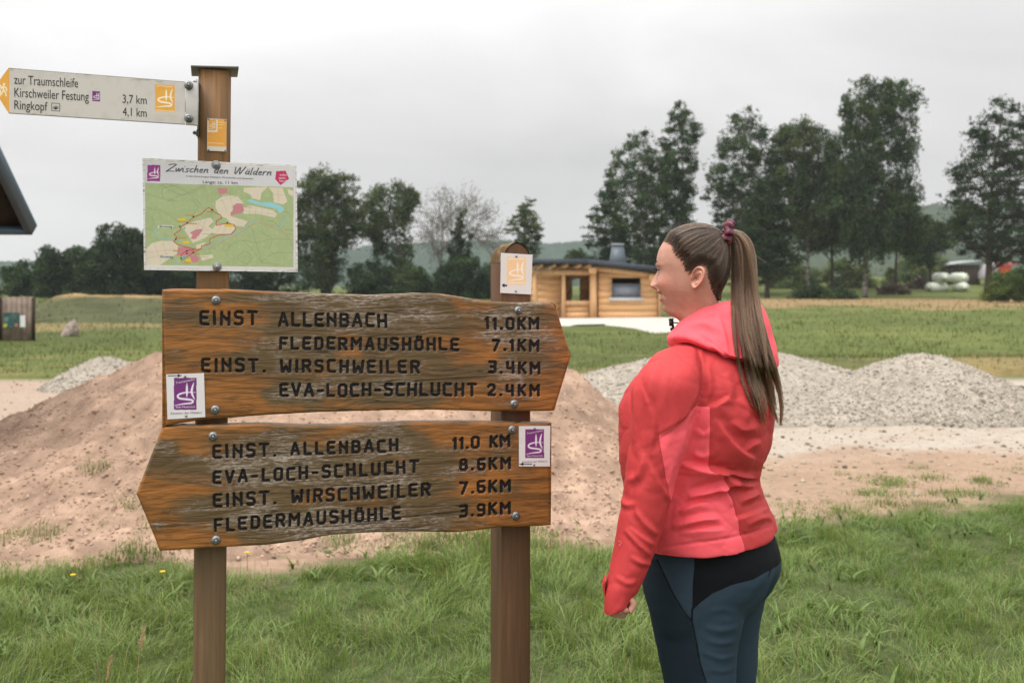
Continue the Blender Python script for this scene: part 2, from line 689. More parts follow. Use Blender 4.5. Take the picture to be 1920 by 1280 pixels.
def ground_sheet():
    ys = np.concatenate([np.linspace(-12, 1, 14), np.arange(1.1, 17.5, .1), np.geomspace(17.6, 830, 60)])
    us = np.concatenate([-np.geomspace(1, .02, 30), np.linspace(-.018, .018, 3), np.geomspace(.02, 1, 30)])
    xs_near = np.linspace(-11, 11, 221)
    V = []
    for y in ys:
        k = max(1.0, min(abs(y), 500) / 8.5)
        V.append(np.stack([xs_near * k * (1 + 0 * xs_near), np.full_like(xs_near, y), np.zeros_like(xs_near)], -1))
    V = np.concatenate(V)
    x, y = V[:, 0], V[:, 1]
    near = sstep(17, 14, y)
    V[:, 2] = ground_z(x, y) * near - .02 * sstep(14, 16, y)
    n = fbm2(x * .45, y * .45, 4, 31)
    n2 = fbm2(x * 2.2, y * 2.2, 4, 32)
    # paler crushed stone where the track runs in front of the gravel heaps and behind the brown heap
    pale = sstep(8.1, 9.0, y + n * .8 + n2 * .3) * sstep(-.5, .8, x) + .45 * sstep(10.0, 11.0, y + n) * sstep(.5, -.8, x)
    pale = np.clip(pale * .95 + (n2 - .1) * .3, 0, 1)[:, None]
    c = C_DIRT * (1 - pale) + C_PALE * pale
    pink = np.clip(.5 + n * 1.2, 0, 1)[:, None]
    c = c * (1 - .16 * pink * (1 - pale)) + .16 * pink * (1 - pale) * np.array([.33, .21, .145])
    sand = (sstep(.3, 1.6, x) * (1 - pale[:, 0]) * .75)[:, None]
    c = c * (1 - sand) + sand * np.array([.29, .205, .14]) * (1 + .25 * n2)[:, None]
    lw = sstep(.0, -.5, (y - lawn_edge(x)) + n2 * .5)[:, None]
    c = c * (1 - lw) + C_SOIL * lw
    far = sstep(15.0, 16.5, y)[:, None]
    c = c * (1 - far) + C_GREEN * far
    me = mesh_np('ground', V, grid_faces(len(ys), len(xs_near)), cols=c, smooth=True)
    o = link('ground', me, MAT['dirt'])
    tag(o, kind='structure')


ground_sheet()


def heightfield(name, x0, x1, y0, y1, step, fz, cut, colf, mat, smooth=True):
    """mound on the ground; faces lower than the cut are left away and the rim goes below ground"""
    xs = np.arange(x0, x1, step)
    ys = np.arange(y0, y1, step)
    X, Y = np.meshgrid(xs, ys)
    x, y = X.ravel(), Y.ravel()
    z = fz(x, y)
    V = np.stack([x, y, z], -1)
    fc = grid_faces(len(ys), len(xs))
    fc = fc[(z[fc] > cut).any(1)]
    V[z <= cut, 2] = -.06
    used = np.unique(fc)
    rem = -np.ones(len(V), int)
    rem[used] = np.arange(len(used))
    V = V[used]
    return mesh_np(name, V, rem[fc], cols=colf(V), smooth=smooth)


_OCT_V = np.array([(1, 0, 0), (-1, 0, 0), (0, 1, 0), (0, -1, 0), (0, 0, 1), (0, 0, -1)], float)
_OCT_F = np.array([(0, 2, 4), (2, 1, 4), (1, 3, 4), (3, 0, 4), (2, 0, 5), (1, 2, 5), (3, 1, 5), (0, 3, 5)])


def stones(P, size, cols):
    """many small angular stones in one mesh"""
    n = len(P)
    V = _OCT_V[None] * rng.uniform(.55, 1.15, (n, 6, 1)) * np.asarray(size)[:, None, None] * np.array([1, 1, .75])
    th = rng.uniform(0, 2 * PI, n)
    tl = rng.uniform(-.8, .8, n)
    c, s = np.cos(th)[:, None], np.sin(th)[:, None]
    x, y, z = V[..., 0], V[..., 1], V[..., 2]
    ct, st = np.cos(tl)[:, None], np.sin(tl)[:, None]
    x, z = x * ct - z * st, x * st + z * ct
    V = np.stack([x * c - y * s, x * s + y * c, z], -1) + P[:, None]
    Fc = (_OCT_F[None] + 6 * np.arange(n)[:, None, None]).reshape(-1, 3)
    return mesh_np('stones', V.reshape(-1, 3), Fc, cols=np.repeat(cols, 6, 0))


def heap(name, label, me, stone_n, smin, smax, stone_col, box, fz, minz=.02, bias=1.8):
    loc = np.array([(box[0] + box[1]) / 2, (box[2] + box[3]) / 2, 0])
    r = thing(name, label, 'heap', loc)
    V = np.empty(len(me.vertices) * 3, np.float32)
    me.vertices.foreach_get('co', V)
    me.vertices.foreach_set('co', (V.reshape(-1, 3) - loc).ravel().astype(np.float32))
    link('mound', me, MAT['dirt'], r)
    x = rng.uniform(box[0], box[1], stone_n * 4)
    y = rng.uniform(box[2], box[3], stone_n * 4)
    z = fz(x, y)
    k = np.where((z > minz) & (rng.random(len(z)) < .25 + .75 * (1 - np.clip(z / max(z.max(), .1), 0, 1)) ** bias))[0][:stone_n]
    size = smin + (smax - smin) * rng.random(len(k)) ** 3
    P = np.stack([x[k], y[k], z[k]], -1) - loc
    cs = 1.12 * stone_col[rng.integers(0, len(stone_col), len(k))] * rng.uniform(.82, 1.15, (len(k), 1))
    o = link('stones', stones(P, size, cs), MAT['stone'], r)
    tag(o, kind='stuff')
    return r


def heap_col(V):
    x, y, z = V[:, 0], V[:, 1], V[:, 2]
    n = fbm2(x * 1.2, y * 1.2 + z * 2, 4, 51)
    n2 = fbm(V * 7, 4, 52)
    n3 = fbm(V * 26, 3, 53)
    c = C_DIRT * (1 + .28 * n + .36 * n2 + .26 * n3)[:, None]
    c = c + np.clip(n2 - .15, 0, 1)[:, None] * np.array([.1, .08, .06])
    return np.clip(c, .02, 1)


def heap_fz(x, y):
    return heap_h(x, y)


def heap_rough(x, y):
    z = heap_h(x, y)
    return z + np.where(z > .03, (fbm2(x * 3, y * 3, 4, 60) * .05 + fbm2(x * 8, y * 8, 3, 61) * .04 + np.maximum(fbm2(x * 18, y * 18, 3, 62), 0) * .045), 0)


heap('dirt_heap', 'long reddish brown heap of stony soil behind the wooden signpost',
     heightfield('mound', -6.2, 1.9, 5.3, 10.6, .035, heap_rough, .015, heap_col, None),
     27000, .006, .019, np.array([[.38, .25, .18], [.32, .215, .155], [.44, .32, .24], [.28, .19, .14], [.39, .25, .17]]), (-6, 1.8, 5.3, 9.3), heap_rough)


def gravel_col(seed):
    def f(V):
        n = fbm(V * 2.2, 3, seed)
        n2 = fbm(V * 15, 3, seed + 1)
        c = np.array([.31, .275, .228]) * (1 + .16 * n + .28 * n2)[:, None]
        return np.clip(c, .03, 1)
    return f


def mk_cone(cx, cy, rx, ry, h, seed, pw=1.35):
    return lambda x, y: cone_h(x, y, cx, cy, rx, ry, h, seed, pw) + fbm2(x * 9, y * 9, 3, seed + 5) * .018 * (cone_h(x, y, cx, cy, rx, ry, h, seed, pw) > .02)


GSTONE = np.array([[.33, .295, .245], [.26, .23, .19], [.16, .145, .12], [.39, .345, .285], [.31, .27, .22]])
for (lab, cx, cy, rx, ry, h, sd_, ns, nm) in (
        ('grey gravel heap directly behind the woman in the coral jacket', 2.72, 12.3, 2.95, 2.1, .80, 71, 12000, 'gravel_heap'),
        ('rounded grey gravel heap on the right, its top against the green field', 5.0, 12.1, 1.6, 1.75, .72, 81, 10000, 'gravel_heap'),
        ('low pale gravel heap behind the brown soil heap', -5.85, 14.3, .95, .9, .5, 91, 2200, 'gravel_heap'),
        ('small dark grey heap of chippings at the foot of the gravel', 6.95, 13.2, .75, .7, .17, 95, 900, 'gravel_heap')):
    fz = mk_cone(cx, cy, rx, ry, h, sd_, 1.15)
    gc = gravel_col(sd_)
    gs = GSTONE
    if h < .2:
        gc0 = gc
        gc = lambda V, g=gc0: g(V) * .3
        gs = GSTONE * .35
    heap(nm, lab, heightfield('mound', cx - rx * 1.25, cx + rx * 1.25, cy - ry * 1.25, cy + ry * 1.25, .05, fz, .012, gc, None),
         ns, .009, .032, gs, (cx - rx, cx + rx, cy - ry, cy + ry * .35), fz)['group'] = 'gravel heaps by the track'


def loose_stones():
    n = 4200
    x = rng.uniform(-1, 9, n)
    y = 6.4 + 4.2 * rng.random(n) ** .7
    lf = rng.random(n) < .25
    x = np.where(lf, rng.uniform(-9, -2, n), x)
    y = np.where(lf, rng.uniform(9.5, 15.5, n), y)
    k = (y > lawn_edge(x) + .1)
    x, y = x[k], y[k]
    P = np.stack([x, y, ground_z(x, y) + .002], -1)
    s = .006 + .032 * rng.random(len(x)) ** 5
    c = GSTONE[rng.integers(0, 5, len(x))] * rng.uniform(.55, 1.1, (len(x), 1)) * np.array([1.03, .96, .88])
    o = link('gravel', stones(P, s, c), MAT['stone'])
    tag(o, 'loose stones scattered over the pale track', 'gravel', kind='stuff')


loose_stones()

# ------------------------------------------------------------------ far ground: field, path, bank, hills


def field_z(x, y):
    lift = .012 + .0
    base = fbm2(x * .12, y * .12, 3, 41) * .10 * sstep(17, 26, y)
    # shallow bank along the near edge of the field on the right, a dip in front of the trees
    bank = .16 * np.exp(-((y - 17.6) / 1.5) ** 2) * sstep(1.5, 4, x)
    rise = sstep(105, 150, y) * 2.4 * sstep(10, 45, x)
    return lift + base * .6 + bank + rise


def field_sheet():
    ys = np.concatenate([np.arange(15.2, 30, .15), np.geomspace(30.2, 260, 130)])
    us = np.linspace(-.95, .95, 260)
    Y, U = np.meshgrid(ys, us, indexing='ij')
    x, y = (U * Y).ravel(), Y.ravel()
    px = 960 + x / y * F
    n = fbm2(x * .25, y * .25, 4, 43)
    n2 = fbm2(x * 1.6, y * 1.6, 4, 44)
    near = 16.0 + n * .9 + n2 * .35 - .4 * sstep(0, -4, x)
    keep = y > near
    z = field_z(x, y)
    z[~keep] = -.05
    c = C_GREEN * (1 + .35 * n + .35 * n2)[:, None]
    c = c * np.where(px > 1300, 1.08, .92)[:, None]
    # brighter yellow green further right, tan dry strip in front of the trees
    yel = sstep(0, .6, n + .3 * n2) * .55
    c = c * (1 - yel[:, None]) + yel[:, None] * np.array([.125, .13, .04])
    tan = sstep(58, 66, y + n * 14) * sstep(96, 88, y + n2 * 6) * sstep(1300, 1440, px) * .9
    tan = np.maximum(tan, sstep(30, 33, y + n * 5) * sstep(44, 38, y + n2 * 4) * sstep(420, 300, px) * .55)
    tan = np.maximum(tan, sstep(.15, .5, n2) * sstep(24, 18, y) * .5)
    tan = np.maximum(tan, sstep(21, 17, y) * sstep(1650, 1800, px) * .6)
    dark = sstep(19.5, 17.5, y + n) * sstep(1400, 1500, px) * sstep(1800, 1700, px) * .5
    c = c * (1 - tan[:, None]) + C_TAN * tan[:, None]
    c = c * (1 - dark[:, None]) + np.array([.10, .085, .045]) * dark[:, None]
    fc = grid_faces(len(ys), len(us))
    fc = fc[keep[fc].any(1)]
    me = mesh_np('field', np.stack([x, y, z], -1), fc, cols=np.clip(c, .01, 1), smooth=True)
    tag(link('field', me, MAT['field']), kind='structure')


field_sheet()


def cabin_path():
    out = [(1040, 597), (1250, 597), (1300, 604), (1275, 612), (1262, 621), (1225, 624), (1180, 614), (1120, 609), (1060, 611), (1020, 606)]
    poly = []
    for i, (a, b) in enumerate(out):
        y = gd(b)
        poly.append(((a - 960) / F * y, y))
    poly = catmull(np.array(poly + [poly[0]]), 80)[:-1]
    cen = poly.mean(0)
    V, rings = [], 10
    for k in range(rings):
        t = k / (rings - 1)
        p = cen + (poly - cen) * max(t, .02)
        z = field_z(p[:, 0], p[:, 1]) + .05 - .045 * (k == rings - 1)
        V.append(np.column_stack([p, z]))
    V = np.concatenate(V)
    n = fbm(V * 1.2, 4, 63)
    c = np.array([.46, .43, .38]) * (1 + .12 * n)[:, None]
    tag(link('path', mesh_np('path', V, grid_faces(rings, len(poly), True), cols=c, smooth=True), MAT['dirt']), kind='structure')


cabin_path()


def bank():
    def fz(x, y):
        px = 960 + x / y * F
        prof = np.interp(px, [-200, 40, 60, 110, 140, 200, 300, 420, 560], [.05, .35, .5, .9, 1.0, .92, .88, .7, 0])
        return prof * np.exp(-np.clip(np.abs(y - 45) / 5, 0, 9) ** 2.4) * (1 + .1 * fbm2(x * .7, y * .7, 3, 66)) + fbm2(x * 2, y * 2, 3, 67) * .07

    def colf(V):
        n = fbm2(V[:, 0] * .9, V[:, 1] * .9, 4, 68)
        t = sstep(.68, .95, V[:, 2] + n * .18) * sstep(42.5, 44.5, V[:, 1] + n)
        c = np.array([.07, .075, .035]) * (1 + .4 * n)[:, None]
        return np.clip(c * (1 - t[:, None]) + t[:, None] * np.array([.30, .20, .09]), .01, 1)
    me = heightfield('bank', -34, -9, 35, 54, .18, fz, .03, colf, None)
    tag(link('bank', me, MAT['field']), kind='structure')


bank()


def hills():
    for nm, (prof, Y, seed, cb) in enumerate((
            ([(-300, 470), (0, 492), (60, 490), (200, 500), (400, 490), (560, 476), (640, 470), (700, 461), (800, 455), (900, 451), (960, 452), (1030, 456), (1100, 452), (1200, 462), (1500, 480)], 620, 4, (.035, .055, .04)),
            ([(1200, 470), (1400, 440), (1600, 410), (1700, 392), (1760, 384), (1850, 392), (2000, 380), (2300, 420)], 480, 8, (.04, .055, .035)))):
        pr = np.array(prof, float)
        px = np.linspace(pr[0, 0], pr[-1, 0], 420)
        py = np.interp(px, pr[:, 0], pr[:, 1])
        rows = 16
        V, C = [], []
        for k in range(rows):
            t = k / (rows - 1)
            yy = Y - 160 * (1 - t)
            X = (px - 960) / F * Y
            z = (EYE + (HOR - py) / F * Y) * (t ** .8)
            bump = fbm2(px * .09, np.full_like(px, k * 2.7), 4, seed) * 2.2 + np.abs(fbm2(px * .35, np.full_like(px, k * 5.1), 2, seed + 2)) * 1.8
            V.append(np.stack([X, np.full_like(X, yy) + bump * 3, np.maximum(z + bump * t - .5 * (k == 0), -1)], -1))
            C.append(np.array(cb) * (1 + .5 * fbm2(px * .11, np.full_like(px, k * 3.1), 3, seed + 9))[:, None])
        V.append(V[-1] * np.array([1, 1, 0]) + np.array([0, 40, -.5]))
        C.append(C[-1])
        me = mesh_np('hills', np.concatenate(V), grid_faces(rows + 1, len(px)), cols=np.clip(np.concatenate(C), .005, 1))
        tag(link('hills', me, MAT['field']), kind='structure')


hills()

# ------------------------------------------------------------------ grass


def blades(P, h, w, lean, col_b, col_t, segs=3, az=None):
    n = len(P)
    az = rng.uniform(0, 2 * PI, n) if az is None else az
    d = np.stack([np.cos(az), np.sin(az), np.zeros(n)], -1)
    fa = az + PI / 2 + rng.normal(0, .7, n)
    s = np.stack([np.cos(fa), np.sin(fa), np.zeros(n)], -1)
    ts = np.linspace(0, 1, segs + 1)
    V, C = [], []
    for t in ts:
        c = P + d * (lean * h * t ** 2)[:, None]
        c[:, 2] += h * t * (1 - .42 * np.minimum(lean, 1.3) * t)
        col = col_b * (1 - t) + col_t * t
        if t < 1:
            ww = (w * (1 - t) ** .6 * (.7 + .3 * np.sin(PI * min(1, t + .25))) / 2)[:, None]
            V += [c - s * ww, c + s * ww]
            C += [col, col]
        else:
            V.append(c)
            C.append(col)
    k = len(V)
    V = np.stack(V, 1).reshape(-1, 3)
    C = np.stack(C, 1).reshape(-1, 3)
    tri = []
    for i in range(segs - 1):
        a = 2 * i
        tri += [(a, a + 1, a + 3), (a, a + 3, a + 2)]
    a = 2 * (segs - 1)
    tri.append((a, a + 1, a + 2))
    Fc = (np.array(tri)[None] + k * np.arange(n)[:, None, None]).reshape(-1, 3)
    return V, Fc, C


def lawn():
    N = 420000
    y = 1.2 + 6.9 * rng.random(N)
    x = rng.uniform(-5.2, 5.6, N)
    n = fbm2(x * 1.1, y * 1.1, 3, 101)
    n2 = fbm2(x * 4.5, y * 4.5, 3, 102)
    n3 = fbm2(x * 11, y * 11, 2, 103)
    d = lawn_edge(x) - y + n2 * .35 + n * .25
    keepp = sstep(-.12, .45, d)
    # tufts that stray into the dirt on the right, and weeds at the foot of the heap
    tufts = np.zeros(N)
    for (a, b, ra, rb, q) in ((1660, 905, .26, .34, .95), (1560, 955, .4, .22, .8), (1600, 868, .12, .1, .7), (1850, 905, .16, .22, .9), (1745, 900, .25, .2, .5), (1720, 880, .12, .10, .8),
                              (1690, 945, .5, .25, .7), (640, 1035, .16, .14, .8), (180, 975, .12, .08, .9), (300, 1005, .3, .2, .8), (60, 1030, .5, .15, .7), (1580, 890, .10, .08, .8), (1480, 945, .2, .1, .6), (1650, 925, .35, .18, .75), (1800, 925, .4, .18, .8), (1520, 940, .3, .1, .6), (1890, 880, .2, .1, .6), (1700, 862, .15, .06, .5), (430, 1030, .2, .1, .7), (760, 1015, .3, .1, .6)):
        Y0 = gd(b)
        X0 = (a - 960) / F * Y0
        tufts = np.maximum(tufts, q * sstep(1.1, .3, np.sqrt(((x - X0) / ra) ** 2 + ((y - Y0) / rb) ** 2) + n2 * .5))
    keepp = np.maximum(keepp, tufts)
    inside = np.abs(x) < y * .56 + .35
    keepp *= np.where(inside, 1, .3) * np.where(y < 2.9, .28, 1)
    keepp *= .5 + .6 * sstep(-.5, .3, n2)
    k = rng.random(N) < keepp
    x, y, n, n2, n3, d, tufts = x[k], y[k], n[k], n2[k], n3[k], d[k], tufts[k]
    M = len(x)
    hz = np.maximum(heap_h(x, y), 0)
    z = np.maximum(ground_z(x, y), 0 * x - .02) + np.where(hz > .015, hz, 0) - .012
    P = np.stack([x, y, z], -1)
    tall = .45 * sstep(-.35, .5, n) + .55 * sstep(-.3, .4, n2)
    h = (.045 + .095 * tall) * rng.uniform(.5, 1.3, M) * (.5 + .5 * np.maximum(sstep(-.1, .7, d), tufts))
    w = rng.uniform(.0026, .0062, M) * (1 + .05 * (y - 3.5))
    lean = np.clip(.55 + .6 * n3 + rng.normal(0, .35, M), .1, 1.7)
    # neighbouring blades bend the same way, in tufts
    az = 2.6 * PI * fbm2(x * 2.6, y * 2.6, 2, 105) + rng.normal(0, .85, M)
    hue = rng.random(M)[:, None]
    dry = (rng.random(M) < .05 + .2 * sstep(.55, -.1, d))[:, None]
    patch = np.clip(.5 + 1.1 * n + .5 * n2, 0, 1)[:, None]
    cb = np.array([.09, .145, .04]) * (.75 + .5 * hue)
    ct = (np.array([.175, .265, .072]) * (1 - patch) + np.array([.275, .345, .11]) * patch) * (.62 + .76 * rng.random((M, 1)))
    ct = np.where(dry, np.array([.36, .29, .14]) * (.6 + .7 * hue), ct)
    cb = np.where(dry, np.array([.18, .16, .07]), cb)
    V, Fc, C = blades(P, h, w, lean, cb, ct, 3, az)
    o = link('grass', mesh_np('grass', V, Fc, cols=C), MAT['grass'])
    tag(o, 'long green grass of the foreground lawn', 'grass', kind='stuff')
    # dead stalks left standing from last year
    ns = 900
    xs_, ys_ = rng.uniform(-3.6, 4.4, ns), rng.uniform(2.9, 7.3, ns)
    kk = (ys_ < lawn_edge(xs_) + .15) & (fbm2(xs_ * 1.4, ys_ * 1.4, 2, 131) > .02)
    Ps = np.stack([xs_[kk], ys_[kk], ground_z(xs_[kk], ys_[kk])], -1)
    m = len(Ps)
    V, Fc, C = blades(Ps, rng.uniform(.10, .24, m), rng.uniform(.0018, .0034, m), rng.uniform(.1, .9, m), np.tile([[.26, .20, .10]], (m, 1)), np.tile([[.42, .33, .19]], (m, 1)) * rng.uniform(.7, 1.2, (m, 1)), 3)
    tag(link('dead_stalks', mesh_np('dead_stalks', V, Fc, cols=C), MAT['grass']), 'thin dead straw coloured stalks between the green grass', 'grass', kind='stuff')
    # broad leaved weeds between the grass
    nw = 1500
    xw = rng.uniform(-3.8, 4.2, nw)
    yw = rng.uniform(3, 7.2, nw)
    kk = (yw < lawn_edge(xw) - .05) & (fbm2(xw * .9, yw * .9, 2, 117) > -.05)
    xw, yw = xw[kk], yw[kk]
    nl = 5
    Pw = np.repeat(np.stack([xw, yw, ground_z(xw, yw)], -1), nl, 0)
    m = len(Pw)
    cw = np.repeat(np.array([.14, .20, .06])[None] * rng.uniform(.7, 1.4, (len(xw), 1)), nl, 0)
    V, Fc, C = blades(Pw, rng.uniform(.05, .12, m), rng.uniform(.010, .022, m), rng.uniform(.6, 1.5, m), cw * .8, cw * 1.1, 3)
    tag(link('weeds', mesh_np('weeds', V, Fc, cols=C), MAT['grass']), 'broad leaved weeds growing through the lawn', 'weeds', kind='stuff')


lawn()


def seed_stalks():
    """a few taller dry grass stalks with seed heads, and tiny yellow flowers"""
    for (px, py, y, hh, lab) in ((255, 1205, 3.6, .30, 'tall dry grass stalk with a seed head left of the signpost'), (193, 1262, 3.45, .22, 'short dry grass stalk with a tan seed head by the lower left corner')):
        b = wp(px, py, y)
        r = thing('grass_stalk', lab, 'grass stalk', (b[0], y, 0), group='dry grass stalks in the lawn')
        top = b[2]
        pts = catmull(np.array([(0, 0, 0), (.006, .0, top * .5), (.016, .0, top), (.03, 0, top + .05)]), 9)
        MB().tube(pts, np.linspace(.0016, .0009, 9), 5).build('stem', plain('straw', srgb(170, 150, 105), .8), r)
        m = MB()
        for k in range(46):
            t = k / 46
            p = np.array([.016 + .014 * t, 0, top - .02 + .08 * t]) + rng.normal(0, .0025, 3)
            q = p + np.array([rng.normal(0, .004), rng.normal(0, .004), .010])
            m.tube([p, (p + q) / 2, q], [.0005, .0016, .0004], 4, False)
        m.build('seed_head', plain('seed_husk', srgb(186, 150, 120), .85), r)
    for (px, py, lab) in ((137, 1078, 'tiny yellow flower in the grass below the brown heap'), (463, 1036, 'tiny yellow flower just under the lower wooden board'), (305, 1072, 'small orange flower in the grass left of the left post')):
        y = gd(py) * .93
        b = wp(px, py, y)
        r = thing('flower', lab, 'flower', (b[0], y, 0), group='tiny flowers in the lawn')
        z = max(b[2], .06)
        MB().tube([(0, 0, 0), (.003, 0, z / 2), (0, 0, z)], .0014, 5).build('stem', plain('flower_stem', (.08, .13, .03)), r)
        m = MB()
        for k in range(9):
            a = k * 2 * PI / 9
            m.bar((.003 * math.cos(a), .003 * math.sin(a), z), (.013 * math.cos(a), .013 * math.sin(a), z + .005), .006, .001)
        m.build('petals', plain('yellow_petals', (.75, .5, .02)), r)


seed_stalks()


def field_tufts():
    N = 60000
    y = 15.8 * (150 / 15.8) ** (rng.random(N) ** 1.25)
    x = (rng.random(N) - .5) * 1.25 * y
    n = fbm2(x * .25, y * .25, 4, 43)
    n2 = fbm2(x * .8, y * .8, 3, 144)
    near = 16.0 + n * .9 - .4 * sstep(0, -4, x)
    px = 960 + x / y * F
    k = (y > near) & (rng.random(N) < .45 + .9 * n2)
    # keep the cabin's pale path and floor clear
    k &= ~((px > 985) & (px < 1290) & (y > 30) & (y < 48))
    k &= y < 100
    x, y, n, n2, px = x[k], y[k], n[k], n2[k], px[k]
    M = len(x)
    P = np.stack([x, y, field_z(x, y) - .01], -1)
    bankm = (x < -9) & (y > 37) & (y < 53)
    P[bankm, 2] += np.interp(px[bankm], [-200, 40, 60, 110, 140, 200, 300, 420, 560], [.05, .35, .5, .9, 1.0, .92, .88, .7, 0]) * np.exp(-np.clip(np.abs(y[bankm] - 45) / 5, 0, 9) ** 2.4)
    sc = np.clip(y / 20, .8, 3)
    h = rng.uniform(.06, .17, M) * (1 + .5 * n2) * sc ** .45
    w = rng.uniform(.012, .026, M) * sc
    tan = (sstep(58, 66, y + n * 14) * sstep(96, 88, y) * sstep(1300, 1440, px))
    tan = np.maximum(tan, sstep(21, 17, y) * sstep(1650, 1800, px) * .7)
    tan = np.maximum(tan, sstep(43, 45, y) * sstep(50, 47, y) * sstep(420, 300, px))
    dry = (rng.random(M) < .07 + .85 * tan)[:, None]
    v = rng.uniform(.65, 1.35, (M, 1))
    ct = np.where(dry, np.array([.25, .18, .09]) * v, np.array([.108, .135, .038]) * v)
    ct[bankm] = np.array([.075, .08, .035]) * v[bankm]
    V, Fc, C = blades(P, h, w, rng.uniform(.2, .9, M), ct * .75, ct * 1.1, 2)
    o = link('field_grass', mesh_np('field_grass', V, Fc, cols=C), MAT['grass'])
    tag(o, 'rough tufted grass of the green field', 'grass', kind='stuff')


field_tufts()

# ------------------------------------------------------------------ trees


def leaf_cards(P, size, cols, droop=0.0):
    """small bent leaf clumps (two triangles each) with random turns"""
    n = len(P)
    a = rng.normal(0, 1, (n, 3))
    a[:, 2] *= (1 - droop * .6)
    a[:, 2] -= droop * 1.6
    a /= np.linalg.norm(a, axis=1)[:, None]
    b = np.cross(a, rng.normal(0, 1, (n, 3)))
    b /= np.linalg.norm(b, axis=1)[:, None] + 1e-9
    s = np.asarray(size)[:, None]
    el = 1 + droop * .9
    nrm = np.cross(a, b)
    V = np.stack([P - a * s * .5 * el, P + b * s * .36 + nrm * s * .1, P + a * s * .5 * el, P - b * s * .36 + nrm * s * .1], 1).reshape(-1, 3)
    Fc = np.array([(0, 1, 2), (0, 2, 3)])[None] + 4 * np.arange(n)[:, None, None]
    return V, Fc.reshape(-1, 3), np.repeat(cols, 4, 0)


